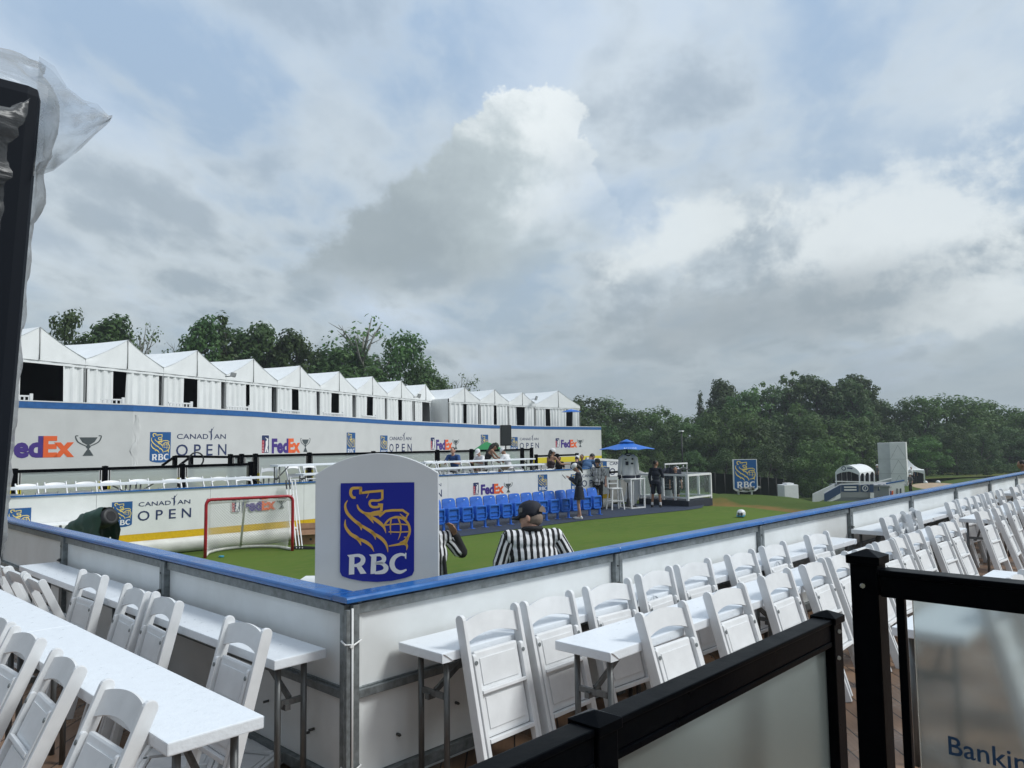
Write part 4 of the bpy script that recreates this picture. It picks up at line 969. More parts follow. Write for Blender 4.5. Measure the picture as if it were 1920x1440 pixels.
# ------------------------------------------------------------------ stadium seats on the carpet
def stadium_seat(label):
    t = thing('stadium_seat', label, 'seat', (0, 0, 0), 0, 'row of blue stadium seats')
    n = 8; A, B = [], []
    for j in range(7):
        v = j/6; z = .40+.46*v; wv = .225-.03*max(0, (v-.7)/.3)**2
        A.append([(-wv+2*wv*i/n, .10+.10*v-.035*(1-(2*i/n-1)**2), z+(.0 if j < 6 else -.025*abs(2*i/n-1)**4)) for i in range(n+1)])
        B.append([(x, y+.028, z_) for x, y, z_ in A[-1]][::-1])
    mb = MB(); mb.grid(A); mb.grid(B); mb.grid([A[-1], B[-1][::-1]][::-1]); mb.grid([[r[0] for r in A], [r[-1] for r in B]]); mb.grid([[r[-1] for r in B], [r[0] for r in A]])
    bk = mb.build('backrest', seat_m, t)
    MB().span(-.018, .018, .128, .134, .79, .81).build('number_plate', lwhite, bk, loc=(0, -.025, 0))
    mb = MB(); pr = []
    n = 10
    for j, (y, inset, z0, z1) in enumerate(((.09, .0, .20, .60), (-.03, .0, .19, .62), (-.06, .015, .21, .605))):
        pr.append([(sx_*(.20-inset), y, z_) for sx_, z_ in ((-1, z0+.04), (-.7, z0), (.7, z0), (1, z0+.04), (1, z1-.02), (.9, z1), (-.9, z1), (-1, z1-.02), (-1, z0+.04))])
    mb.grid(pr[::-1]); mb.add([p for p in pr[0][:-1]], [list(range(8))]); 
    ring = pr[2][:-1]; inn = [(x*.84, -.06, .41+(z-.41)*.82) for x, y, z in ring]; rec = [(x, -.02, z) for x, y, z in inn]; k = 8
    mb.add(ring+inn+rec, [(i, (i+1) % k, k+(i+1) % k, k+i) for i in range(k)]+[(k+i, k+(i+1) % k, 2*k+(i+1) % k, 2*k+i) for i in range(k)]+[[2*k+i for i in range(k)]])
    mb.span(-.15, .15, -.045, -.019, .40, .425); mb.span(-.15, .15, -.04, -.019, .29, .31)
    mb.build('folded_seat', seat_m, t)
    mb = MB(); mb.span(.205, .245, -.02, .16, .30, .40); mb.span(.205, .245, .12, .17, .40, .52); mb.build('arm_bracket', seat_m, t)
    mb = MB(); mb.bar((.225, .07, .0), (.225, .07, .32), .05, .06, up=(0, 1, 0)); mb.span(.17, .28, -.03, .17, 0, .012); mb.build('leg', seat_m, t)
    return t
sA, sB = at_z(838, 998, TURF+.012), at_z(1124, 966, TURF+.012)
sdir = (sB-sA).normalized(); srz = math.atan2(sdir.y, sdir.x)
seat0 = None; spx = [814, 839, 865, 890, 915, 939, 961, 984, 1005, 1027, 1049, 1070, 1091, 1106, 1121]
SN = sA+Vector((0, .42, 0))
for i in range(14):
    loc = sA.lerp(sB, (i-.4)/12.6)+Vector((-sdir.y, sdir.x, 0))*.12
    lab = 'blue folding stadium seat, %s in the row right of the big sign' % ORD[i]
    if seat0 is None: seat0 = stadium_seat(lab); seat0.location = loc; seat0.rotation_euler = (0, 0, srz)
    else: dup(seat0, loc, srz, lab)

# ------------------------------------------------------------------ hockey goal
gl, gr = at_z(388, 1046, TURF), at_z(545, 1033, TURF); gd_ = (gr-gl); gd_.z = 0; GW = 1.83; mid_ = (gl+gr)/2; gx = gd_.normalized()
goal = thing('hockey_goal', 'red framed hockey goal with white netting standing on the turf', 'goal', (mid_.x, mid_.y, TURF), math.atan2(gx.y, gx.x))
red_m = mat('red_goal_paint', (.36, .012, .025), .35, var=.2, vscale=14)
mb = MB(); H_ = 1.22; h = GW/2; cr = .11
pth = [(-h, 0, 0.0)]+[(-h, 0, z) for z in (.4, .8)]+[(-h+cr-cr*math.cos(a), 0, H_-cr+cr*math.sin(a)) for a in (0, .4, .8, 1.2, 1.57)]+[(x, 0, H_) for x in (-.4, 0, .4)]+[(h-cr+cr*math.sin(a), 0, H_-cr+cr*math.cos(a)) for a in (0, .4, .8, 1.2, 1.57)]+[(h, 0, .8), (h, 0, .4), (h, 0, 0)]
mb.tube(pth, .034, 10); mb.build('frame', red_m, goal)
mb = MB()
for i in range(40):
    s = i/39
    if s < .25: p = (-h, -.0, .1+s/.25*1.0)
    elif s > .75: p = (h, 0, .1+(1-s)/.25*1.0)
    else: p = (-h+GW*(s-.25)/.5, 0, H_)
    mb.tube([(p[0]-.02, .0, p[2]-.03), (p[0], .045, p[2]), (p[0]+.02, 0, p[2]+.03)], .012, 5)
mb.build('lacing', mat('lacing_white', (.5, .3, .3), .7), goal)
back = lambda u: (h*.93*math.cos(u), .15+.92*math.sin(u))
mb = MB(); base = [(h, 0, .035)]+[(*back(math.pi*i/16), .035) for i in range(1, 16)]+[(-h, 0, .035)]
mb.tube(base, .032, 8); mb.build('base_frame', mat('goal_base_white', (.66, .66, .62), .5, var=.2, vscale=10), goal)
mb = MB(); mb.tube([(0, 0.02, H_), (0, .45, H_-.03), (0, .62, H_-.16), (0, 1.05, .06)], .026, 8); mb.build('centre_support', mat('goal_base_white', (.66, .66, .62), .5), goal)
# netting: diagonal strands on a draped surface
def net_pt(u, v):
    """u across 0..1, v from crossbar (0) to base (1)"""
    a = math.pi*(1-u); bx, by = back(a); wtop = h*.97*math.cos(a); ty = .52*math.sin(a)**.6 if math.sin(a) > 0 else 0
    if v < .22: k = v/.22; x = -h*.98*(1-2*u)*(1-k)+wtop*k; y = ty*k; z = H_-.02-.06*k-.05*math.sin(math.pi*k)
    else: k = (v-.22)/.78; x = wtop*(1-k)+bx*k; y = ty*(1-k)+by*k-.10*math.sin(math.pi*k)*math.sin(a); z = (H_-.08)*(1-k)+.05*k
    return Vector((x, y, z))
mb = MB(); NU, NV = 74, 46
def strand(pts):
    mb.tube(pts, .0042, 3, cap=False)
for k in range(-NV, NU, 2):
    for sg in (1, -1):
        pts = []
        for j in range(0, NV+1, 2):
            i = k+j if sg == 1 else k+NV-j
            if 0 <= i <= NU: pts.append(net_pt(i/NU, j/NV))
        if len(pts) > 2: strand(pts)
mb.build('net', mat('net_cord', (.74, .74, .72), .8), goal)
# ------------------------------------------------------------------ hockey sticks leaning on the boards
def stick(label, foot, top, black_tape):
    t = thing('hockey_stick', label, 'hockey stick', foot, 0, 'hockey sticks leaning on the boards')
    d_ = top-foot; mb = MB(); mb.bar((0, 0, .02), d_*.86, .022, .03); mb.build('shaft', mat('stick_white', (.72, .73, .73), .4), t, .003)
    MB().bar(d_*.8601, d_, .032, .038).build('grip', dblack_m if black_tape else mat('stick_tape', (.55, .56, .56), .8), t, .004)
    bx_ = Vector((LAT.x, LAT.y, 0)); mb = MB(); pr = []
    for i in range(7):
        s = i/6; c = bx_*(.30*s)+Vector((0, -.05*s*s, .0)); pr.append([c+Vector((0, 0, .0)), c+Vector((0, 0, .075-.02*s)), c+Vector((.012, .012, .075-.02*s)), c+Vector((.012, .012, 0)), c])
    mb.grid(pr); mb.build('blade', dblack_m, t)
for i, (fx, tx, ty, bt) in enumerate(((548, 535, 901, True), (556, 541, 901, True), (562, 546, 902, False), (567, 552, 901, False))):
    f = at_z(fx, 1030, TURF+.01); q = at_v(tx, ty, LPv[1], LPv[2]) if False else at_v(tx, ty, LPv[2]-Vector((5, -.38, 0)), LPv[2]+Vector((0, -.06, 0)))
    stick('white hockey stick leaning on the boards behind the goal, %s' % ['leftmost with black grip', 'second with black grip', 'third with pale grip', 'rightmost with pale grip'][i], f, Vector((q.x, q.y-.03, q.z)), bt)
# cardboard box beside the sticks
p = at_z(586, 1022, TURF); t = thing('cardboard_box', 'open brown cardboard box on the turf between the sticks and the big sign', 'box', (p.x+.1, p.y+.35, TURF), R(-30))
cb = mat('cardboard', (.26, .15, .085), .8, var=.15, vscale=7)
mb = MB(); mb.span(-.28, .28, -.2, -.19, 0, .34); mb.span(-.28, .28, .19, .2, 0, .34); mb.span(-.28, -.27, -.189, .189, 0, .34); mb.span(.27, .28, -.189, .189, 0, .34); mb.span(-.269, .269, -.189, .189, 0, .01); mb.build('carton', cb, t)
mb = MB(); mb.bar((0, -.2, .341), (0, -.30, .24), .54, .006, up=(0, 1, 1)); mb.bar((0, .2, .341), (0, .26, .46), .54, .006, up=(0, -1, 1)); mb.bar((-.28, 0, .341), (-.40, 0, .36), .36, .006); mb.build('flap', cb, t)
mb = MB(); mb.tube([(.05, -.2011, .12), (.05, -.203, .12)], .03, 10); mb.build('printed_mark', dblack_m, t)
# puck
p = at_z(415, 1045, TURF); o = MB().lathe([(.0, .001), (.05, .001), (.055, .006), (.055, .03), (.05, .035), (0, .035)], 16).build('ball_hockey_puck', mat('puck_blue', (.02, .25, .4), .4), None, loc=(p.x, p.y, TURF)); tag(o, 'small blue puck lying on the turf just inside the goal mouth', 'puck')
# helmet on the turf
p = at_z(1390, 970, TURF); t = thing('hockey_helmet', 'white hockey helmet with a cage left on the far turf', 'helmet', (p.x, p.y, TURF), R(-78)); t.scale = (.95,)*3
mb = MB(); mb.lathe([(.125, .05), (.135, .10), (.132, .16), (.11, .21), (.07, .24), (.0, .25)], 18, Matrix.Scale(1.2, 4, (0, 1, 0))); mb.build('shell', mat('helmet_white', (.75, .76, .77), .25), t)
mb = MB(); mb.tube([(.0, -.17, .05), (-.10, -.12, .04), (-.12, -.05, .08)], .02, 8); mb.tube([(.0, -.17, .05), (.10, -.12, .04), (.12, -.05, .08)], .02, 8); mb.build('chin_guard', mat('helmet_blue', (.02, .25, .42), .4), t)
mb = MB()
for z in (.07, .11, .15): mb.tube([(-.115, -.07, z), (-.06, -.15, z), (.06, -.15, z), (.115, -.07, z)], .006, 5)
for x in (-.05, 0, .05): mb.tube([(x, -.165, .04), (x, -.15, .16), (x, -.11, .19)], .006, 5)
mb.build('cage', dblack_m, t); mb = MB(); mb.ell((0, -.105, .115), (.095, .06, .065), 12); mb.build('face_opening', dark_m, t)
# green tarp covering a camera beside the left wall
cp_ = at_d(178, 988, 11.0); t = thing('covered_camera', 'camera under a dark green rain cover beside the left board wall', 'camera', (cp_.x, cp_.y, TURF), 0)
gt = mat('green_rain_cover', (.008, .040, .024), .6, var=.2, vscale=5, bump=.5, bscale=9)
a_, b_ = at_d(130, 1006, 11.0), at_d(203, 968, 10.6); ax_ = (b_-a_); L_ = ax_.length; ax_.normalize()
rows = []; rg = random.Random(4)
sd_ = ax_.cross(UP).normalized(); upv = sd_.cross(ax_).normalized()
for j in range(19):
    s = j/18; c = a_.lerp(b_, s*1.02)-Vector((cp_.x, cp_.y, TURF)); row = []
    for k in range(17):
        an = math.pi*(-.30+1.6*k/16); rad = (.13+.05*math.sin(math.pi*s))*(1+.07*math.sin(k*1.9+j*.8)+.05*math.sin(j*1.7))
        q = c+sd_*math.cos(an)*rad+upv*math.sin(an)*rad*1.05
        if k in (0, 1, 15, 16): q += Vector((0, 0, -.20-.14*math.sin(j*.9)))+Vector((sd_.x, sd_.y, 0))*.07*(1 if k < 3 else -1)
        row.append(q)
    rows.append(row)
mb = MB(); mb.grid(rows); mb.build('rain_cover', gt, t)
mb = MB(); e = b_-Vector((cp_.x, cp_.y, TURF))+Vector((0, 0, -.02)); mb.tube([e-ax_*.14, e+ax_*.06, e+ax_*.07], [.115, .125, .09], 14); mb.build('lens_hood', dblack_m, t)
mb = MB(); mb.tube([e+ax_*.071, e+ax_*.075], .07, 14); mb.build('lens', mat('lens_glass', (.01, .01, .012), .08), t)
mb = MB()
for k in range(3): an = k*2.1; mb.tube([(0, 0, .85), (.45*math.cos(an), .45*math.sin(an), .0)], .022, 6)
mb.tube([(0, 0, .8), (0, 0, 1.0)], .04, 8); mb.build('tripod', dblack_m, t)
h0 = at_d(113, 985, 11.2)-Vector((cp_.x, cp_.y, TURF)); mb = MB(); mb.tube([h0, h0+Vector((.02, 0, -.12)), h0+Vector((.1, .05, -.2)), a_-Vector((cp_.x, cp_.y, TURF))], .018, 6); mb.build('pan_handle', dblack_m, t)
mb = MB(); mb.span(-.45, .55, .25, .75, .82, .92); mb.build('white_case', white_m, t, .02)
for o_ in list(t.children):
    if o_.name.startswith('white_case'): bpy.data.objects.remove(o_)
q = at_v(118, 978, LPv[1], LPv[2]); o = MB().span(-.9, .8, -.62, -.02, .0, .52).build('equipment_case', white_m, None, .03, loc=(q.x, q.y, TURF+.35)); o.rotation_euler = (0, 0, R(-5)); tag(o, 'white equipment case standing against the far boards at the left', 'case')

# ------------------------------------------------------------------ plastic wrapped loudspeaker at the left edge
sp = at_d(-60, 700, 1.30); t = thing('wrapped_loudspeaker', 'dark loudspeaker wrapped in crinkled clear plastic at the left edge', 'loudspeaker', (sp.x, sp.y, .36), (0, R(2.4), AX-math.pi/2+R(36)))
sb = mat('speaker_navy', (.003, .006, .012), .7, spec=.2)
Mi = t.matrix_basis.inverted()
mb = MB(); xr = (Mi @ at_d(36, 600, 1.30)).x
mb.span(xr-.36, xr, -.15, .15, 1.30, 2.10); mb.build('cabinet', sb, t, .02)
mb = MB(); mb.tube([(xr-.18, 0, 1.2995), (xr-.18, 0, -.355)], .02, 10); mb.build('stand_pole', black_m, t)
mb = MB()
for k in range(3): mb.tube([(xr-.18, 0, .5), (xr-.18+.4*math.cos(k*2.1), .4*math.sin(k*2.1), -.345)], .012, 8)
mb.build('stand_leg', black_m, t)
def plastic_mat():
    M = bpy.data.materials.new('clear_plastic'); M.use_nodes = True; nt = M.node_tree; P = nt.nodes['Principled BSDF']; out = nt.nodes['Material Output']
    P.inputs['Base Color'].default_value = (.78, .80, .82, 1); P.inputs['Roughness'].default_value = .18; P.inputs['Specular IOR Level'].default_value = .9
    T = nt.nodes.new('ShaderNodeBsdfTransparent'); T.inputs[0].default_value = (.93, .94, .95, 1)
    tr = nt.nodes.new('ShaderNodeBsdfTranslucent'); tr.inputs[0].default_value = (.75, .78, .80, 1)
    df = nt.nodes.new('ShaderNodeBsdfDiffuse'); df.inputs[0].default_value = (.62, .65, .67, 1); g = nt.nodes.new('ShaderNodeBsdfGlossy'); g.inputs[1].default_value = .35
    lw_ = nt.nodes.new('ShaderNodeLayerWeight'); lw_.inputs[0].default_value = .28
    tcx = nt.nodes.new('ShaderNodeTexCoord'); n = nt.nodes.new('ShaderNodeTexNoise'); n.inputs['Scale'].default_value = 5; n.inputs['Detail'].default_value = 4; n.inputs['Distortion'].default_value = .8; mpx = nt.nodes.new('ShaderNodeMapping'); mpx.inputs['Rotation'].default_value = (0, R(35), 0); mpx.inputs['Scale'].default_value = (.7, 1, 3.2); nt.links.new(tcx.outputs['Object'], mpx.inputs[0]); nt.links.new(mpx.outputs[0], n.inputs['Vector'])
    b = nt.nodes.new('ShaderNodeBump'); b.inputs['Strength'].default_value = .45; b.inputs['Distance'].default_value = .03; nt.links.new(n.outputs[0], b.inputs['Height'])
    for s_ in (tr, g, lw_, df): nt.links.new(b.outputs[0], s_.inputs['Normal'])
    a = nt.nodes.new('ShaderNodeMixShader'); a.inputs[0].default_value = .2; td_ = nt.nodes.new('ShaderNodeMixShader'); td_.inputs[0].default_value = .4; nt.links.new(tr.outputs[0], td_.inputs[1]); nt.links.new(df.outputs[0], td_.inputs[2]); nt.links.new(td_.outputs[0], a.inputs[1]); nt.links.new(g.outputs[0], a.inputs[2])
    mx = nt.nodes.new('ShaderNodeMixShader'); r = nt.nodes.new('ShaderNodeMapRange'); r.inputs[3].default_value = .075; r.inputs[4].default_value = .88; nt.links.new(lw_.outputs['Facing'], r.inputs[0])
    nt.links.new(r.outputs[0], mx.inputs[0]); nt.links.new(T.outputs[0], mx.inputs[1]); nt.links.new(a.outputs[0], mx.inputs[2]); nt.links.new(mx.outputs[0], out.inputs[0])
    return M
plas = plastic_mat()
def loc_d(px, py, D): return Mi @ at_d(px, py, D)
# crinkled sleeve: rings around the cabinet, right-hand outline follows the plastic in the photograph
prof = [(95, 4), (108, 48), (124, 84), (146, 108), (172, 122), (215, 121), (262, 108), (300, 100), (330, 94), (378, 90), (386, 72), (430, 70), (500, 53), (545, 44), (600, 41), (680, 36), (760, 30), (840, 24), (920, 20), (1000, 14), (1060, 13), (1092, 4)]
rows = []; rg = random.Random(9)
for j in range(90):
    s = j/89; py = 95+(1092-95)*s
    for (y0, x0), (y1, x1) in zip(prof[:-1], prof[1:]):
        if y0 <= py <= y1: px = x0+(x1-x0)*(py-y0)/(y1-y0); break
    pr_ = loc_d(px, py, 1.30); xR = max(pr_.x, xr+.012); xL = xr-.40; row = []
    for k in range(48):
        u = k/47; an = 2*math.pi*u; w2 = (xR-xL)/2; cxx = (xR+xL)/2
        cr_ = .005*abs(math.sin(2*an+38*s))**.6+.004*math.sin(3*an+61*s)+.005*math.sin(5*an+5*s*7)+.004*math.sin(9*an-31*s)+.003*math.sin(14*an+45*s+1)+.003*math.sin(40*s+6*an)
        e = .55; ca_, sa_ = math.cos(an), math.sin(an)
        x = cxx+w2*math.copysign(abs(ca_)**e, ca_); y = (.165+cr_)*math.copysign(abs(sa_)**e, sa_)*min(1, .12+s*7)
        row.append((x-(abs(cr_) if ca_ > 0 else 0)*.8, y+rg.uniform(-.002, .002), pr_.z+cr_*.8))
    rows.append(row)
top = [[((rows[0][12][0]+rows[0][36][0])/2, 0, rows[0][0][2]+.001) for p in rows[0]]]
mb = MB(); mb.grid(top+rows); mb.build('plastic_cover', plas, t)
# loose flap blowing to the right
P0 = [(60, 128), (85, 140), (110, 160), (122, 172)]; flap = []
TOPL = [(72, 112), (100, 134), (125, 166), (155, 192), (180, 205), (197, 215), (207, 224)]
BOTL = [(62, 330), (80, 327), (100, 320), (122, 303), (150, 281), (180, 251), (207, 228)]
for i in range(7):
    row = []
    for k in range(13):
        v = k/12; px = TOPL[i][0]*(1-v)+BOTL[i][0]*v; py = TOPL[i][1]*(1-v)+BOTL[i][1]*v
        D = 1.27+.030*math.sin(i*1.3+v*5)+.02*math.sin(v*11+i)+.02*(i/6)
        row.append(loc_d(px, py, D))
    flap.append(row)
mb = MB(); mb.grid(flap); mb.grid([[q+Vector((0, -.014-.010*math.sin(a*2+b), 0)) for b, q in enumerate(row)] for a, row in enumerate(flap)]); mb.build('plastic_flap', plas, t)

# ------------------------------------------------------------------ things at the far right end of the rink
CZ = TURF+.012
def bar_frame(t, name, pts, r, m_, closed=False):
    mb = MB()
    for a, b in zip(pts[:-1], pts[1:]): mb.bar(a, b, r, r)
    return mb.build(name, m_, t)
# parasol with white jersey hanging under it
up_ = at_z(1178, 951, CZ); DU = (up_-EYE).dot(DEP)
et, el_, er, ap = at_d(1178, 843, DU), at_d(1122, 842, DU), at_d(1231, 844, DU), at_d(1181, 826.5, DU)
par = thing('parasol', 'bright blue parasol over the hanging white jersey', 'parasol', (up_.x, up_.y, CZ), AX-math.pi/2)
rad = (er-el_).length/2; zE, zA = et.z-CZ, ap.z-CZ
pb = mat('parasol_blue', (.008, .13, .52), .55, var=.08, vscale=3)
mb = MB(); n = 8; rim = []
for k in range(n):
    a0_, a1_ = 2*math.pi*k/n+.25, 2*math.pi*(k+1)/n+.25
    rows = []
    for j in range(6):
        f = j/5; row = []
        for i in range(5):
            s = i/4; A_ = a0_+(a1_-a0_)*s; chord = math.cos((a1_-a0_)/2)/math.cos((A_-(a0_+a1_)/2)); r_ = .16+(rad-.16)*f
            row.append((r_*chord*math.cos(A_), r_*chord*math.sin(A_), zA-.05-(zA-.05-zE)*(f**.82)+.03*math.sin(math.pi*s)*f))
        rows.append(row)
    mb.grid(rows)
mb.build('canopy', pb, par)
mb = MB(); mb.lathe([(.30, zA-.06), (.16, zA), (.03, zA+.05), (0, zA+.06)], 8); mb.build('vent_cap', pb, par)
mb = MB(); mb.tube([(0, 0, 0), (0, 0, zA)], .022, 8); mb.build('pole', dblack_m, par)
mb = MB(); mb.lathe([(.28, 0), (.28, .05), (.08, .09), (.04, .3), (.0, .3)], 16); mb.build('base', dblack_m, par)
mb = MB()
for k in range(8): a = 2*math.pi*k/8+.25; mb.bar((.03*math.cos(a), .03*math.sin(a), zA-.25), (rad*.97*math.cos(a), rad*.97*math.sin(a), zE+.01), .015, .015)
mb.build('ribs', dblack_m, par)
mb = MB()
for k in range(7): stroke(mb, [(-.22+k*.065, 0, .02), (-.20+k*.065, .05, .035), (-.18+k*.065, .01, .03)], 0, 0, False)
f_ = .80; o = mb.build('canopy_print', lwhite, par); o.matrix_local = frame((0, -(.16+(rad-.16)*f_)*.985, zA-.05-(zA-.05-zE)*(f_**.82)+.0), (1, 0, 0), Vector((0, .85, .5)))
# small parasol on the top terrace
p = at_d(1071, 772, 56); t = thing('parasol', 'small blue parasol on the top terrace in front of the last tent', 'parasol', (p.x, p.y, 2.45), 0)
mb = MB(); zz = p.z-2.45; mb.lathe([(.72, zz-.02), (.70, zz), (.4, zz+.10), (.12, zz+.17), (.0, zz+.20)], 8, smooth=False); mb.build('canopy', mat('parasol_blue', (.008, .13, .52), .55), t); mb = MB(); mb.tube([(0, 0, 0), (0, 0, zz+.15)], .025, 6); mb.build('pole', dblack_m, t)
# bar stool
p = at_z(1154, 955, CZ); t = thing('bar_stool', 'white bar stool with a back beside the white high table', 'stool', (p.x, p.y, CZ), AX-math.pi/2+R(20))
mb = MB(); mb.span(-.2, .2, -.18, .18, .70, .735); mb.build('seat', white_m, t, .01)
for sx_ in (-1, 1):
    for sy_ in (-1, 1): mb = MB(); mb.bar((sx_*.24, sy_*.21, 0), (sx_*.17, sy_*.15, .70), .035, .035); mb.build('leg', white_m, t)
mb = MB(); 
for s in (-1, 1): mb.bar((s*.22, -.2, .25), (s*.22, .2, .25), .025, .025); mb.bar((-.22, s*.19, .30), (.22, s*.19, .30), .025, .025)
mb.build('foot_rail', white_m, t)
mb = MB(); mb.bar((-.18, .16, .735), (-.2, .19, 1.08), .035, .035); mb.bar((.18, .16, .735), (.2, .19, 1.08), .035, .035); mb.span(-.22, .22, .165, .19, 1.0, 1.10); mb.span(-.2, .2, .165, .185, .86, .90); mb.build('backrest', white_m, t)
# white high table frame
p = at_z(1186, 952, CZ); t = thing('high_table', 'white metal high table frame under the blue parasol', 'table', (p.x, p.y, CZ), AX-math.pi/2+R(32)); w = .30
for sx_ in (-1, 1):
    for sy_ in (-1, 1): MB().span(sx_*w-.022, sx_*w+.022, sy_*w-.022, sy_*w+.022, 0.0, .995).build('leg', white_m, t)
mb = MB(); mb.span(-w-.03, w+.03, -w-.03, w+.03, .996, 1.03); mb.build('table_top', white_m, t, .005)
mb = MB()
for s in (-1, 1): mb.span(-w+.023, w-.023, s*w-.018, s*w+.018, .004, .04); mb.span(s*w-.018, s*w+.018, -w+.023, w-.023, .004, .04)
mb.build('floor_frame', white_m, t)
# leaning white boards
for i, (px, py, lab, hh, ww) in enumerate(((1192, 946, 'white panel leaning behind the high table', 1.1, .5), (1249, 944, 'pair of white boards standing beside the dark-clothed woman', .62, .36))):
    p = at_z(px, py, CZ); t = thing('white_board', lab, 'board', (p.x+.3*(1-i), p.y+.3*(1-i), CZ), AX-math.pi/2); mb = MB(); mb.box((0, 0, hh/2), (ww, .03, hh), (0, .28*(1-i), 0)); mb.build('front_board', white_m, t, .006)
    mb = MB(); mb.box((ww*.7, .08, hh*.45), (ww*.5, .03, hh*.9)); mb.build('rear_board', white_m, t, .006)
# hanging jerseys: shirt shapes built with a closed, tapered torso and sleeves
def jersey(t, name, m_, w=.34, h=.78, z0=0., sl=.62, spread=.16, stripes=None, collar=None):
    n = 20; rows = []
    for j in range(12):
        v = j/11; z = z0-h*v; wx = w*(.42+.58*min(1, v*5))*(1+.10*v); dy = .055+.03*math.sin(v*3)
        rows.append([(wx*math.cos(2*math.pi*i/n)*(1+.03*math.sin(i*3+j)), dy*math.sin(2*math.pi*i/n)*(1+.35*math.sin(5*2*math.pi*i/n+v*2)), z) for i in range(n+1)])
    mb = MB(); mb.grid(rows); mb.add(rows[0][:-1], [list(range(n))]); b = mb.build(name, m_, t)
    for s in (-1, 1):
        mb = MB(); mb.tube([(s*w*.62, 0, z0-.05), (s*(w+.04), 0, z0-.16), (s*(w+spread*.7), -.01, z0-.42), (s*(w+spread), -.02, z0-sl)], [.06, .085, .08, .065], 12); mb.build('sleeve', m_, t)
        if stripes:
            for k, zz in enumerate((.40, .50)): f0 = (zz-.16)/(sl-.16); xx = s*(w+.04+(spread-.04)*f0*1.15); mb = MB(); mb.tube([(xx, -.008, z0-zz), (xx+s*.02, -.012, z0-zz-.05)], .092, 12, cap=False); mb.build('sleeve_stripe', stripes, t)
    if stripes:
        for zz in (.60, .70):
            v = zz/h; wx = w*(1+.10*v)*1.03; mb = MB(); r_ = [[(wx*math.cos(2*math.pi*i/n)*(1+.02*math.sin(i*3)), .098*math.sin(2*math.pi*i/n), z0-zz-.035*j) for i in range(n+1)] for j in (0, 1)]; mb.grid(r_); mb.build('waist_stripe', stripes, t)
    if collar:
        mb = MB(); mb.tube([(.10*math.cos(a), .07*math.sin(a), z0+.01-.07*max(0, -math.sin(a))) for a in [i*.42 for i in range(15)]], .022, 8, closed=True); mb.build('collar', collar, t)
    return b
jw, jn = mat('jersey_white', (.66, .67, .70), .7, var=.06, vscale=7, bump=.3, bscale=14), mat('jersey_navy', (.008, .012, .028), .75)
jp = at_d(1177.5, 851, DU-.15); t = thing('jersey', 'white hockey jersey with a dark collar hanging under the blue parasol', 'jersey', jp, AX-math.pi/2)
jersey(t, 'body', jw, .22, .78, 0, .74, .10, None, jn)
mb = MB(); mb.box((-.06, -.105, -.33), (.10, .02, .13)); mb.box((.12, -.09, -.34), (.09, .02, .06)); mb.box((.14, -.08, -.18), (.06, .02, .06)); mb.box((-.1, -.08, -.19), (.07, .02, .04)); mb.build('chest_print', jn, t)
for s in (-1, 1): mb = MB(); mb.ell((s*.33, -.02, -.80), (.075, .07, .10), 12); mb.build('glove', jn, t)
mb = MB(); mb.lathe([(.20, -.90), (.24, -.78), (.20, -.76), (.14, -.86), (.0, -.88)], 16, Matrix.Scale(.5, 4, (0, 1, 0))); mb.build('hem', jn, t)
mb = MB(); mb.ell((0, -.06, -.93), (.17, .07, .09), 12); mb.build('shin_pad', jw, t)
mb = MB(); mb.bar((0, 0, .0), (0, .13, .12), .012, .012); mb.build('hanger', dblack_m, t)
# clothes rack
rA, rB = at_z(1249, 946, CZ), at_z(1290, 942, CZ); rx_ = (rB-rA); rL = rx_.length; rz_ = math.atan2(rx_.y, rx_.x)
rH = at_d(1247, 871.5, (rA-EYE).dot(DEP)).z-CZ
t = thing('clothes_rack', 'pale metal clothes rack on castors holding dark jerseys', 'clothes rack', (rA.x, rA.y, CZ), rz_)
rm = mat('rack_grey', (.52, .53, .53), .4, .2)
bar_frame(t, 'side_frame', [(0, 0, .06), (0, 0, rH)], .03, rm); bar_frame(t, 'side_frame', [(rL, 0, .06), (rL, 0, rH)], .03, rm)
mb = MB(); mb.span(-.02, rL+.02, -.02, .02, rH, rH+.05); mb.build('top_bar', white_m, t); mb = MB(); mb.span(.02, rL-.02, -.02, .02, .09, .14); mb.build('bottom_bar', white_m, t)
for x in (0, rL):
    mb = MB(); mb.span(x-.02, x+.02, -.45, .4, .05, .085); mb.build('foot', rm, t)
    for y in (-.42, .38): mb = MB(); mb.tube([(x-.02, y, .04), (x+.02, y, .04)], .04, 10); mb.build('castor', dblack_m, t)
for i, (px, m_, st, lab) in enumerate(((1255, jn, mat('jersey_grey', (.16, .18, .2), .7), 'dark navy hockey jersey with grey stripes hanging on the rack'), (1268, jn, jw, 'navy and white striped hockey jersey hanging sideways on the rack'))):
    q = at_d(px, 876.5, (rA-EYE).dot(DEP)+.15*i); h_ = thing('jersey', lab, 'jersey', (q.x, q.y, rH+CZ-.10), AX-math.pi/2+R(0 if i == 0 else 50), 'dark jerseys on the rack'); jersey(h_, 'body', m_, .21 if i == 0 else .17, .82, 0, .66, .08, st, st if i else None)
    mb = MB(); mb.bar((0, 0, 0), (0, 0, .10), .01, .01); mb.build('hanger', rm, h_)
# wire coat hangers on the right of the rack
q = at_d(1281, 878, (rA-EYE).dot(DEP)); t = thing('coat_hanger', 'empty grey coat hangers at the right end of the clothes rack', 'hanger', (q.x, q.y, rH+CZ), AX-math.pi/2)
mb = MB(); mb.tube([(0, 0, -.02), (0, 0, -.08), (-.2, 0, -.17), (.2, 0, -.17), (0, 0, -.08)], .014, 6); mb.tube([(.02, .06, -.02), (.03, .06, -.10), (-.15, .06, -.15), (.24, .06, -.19), (.03, .06, -.10)], .014, 6); mb.build('hooks', rm, t)
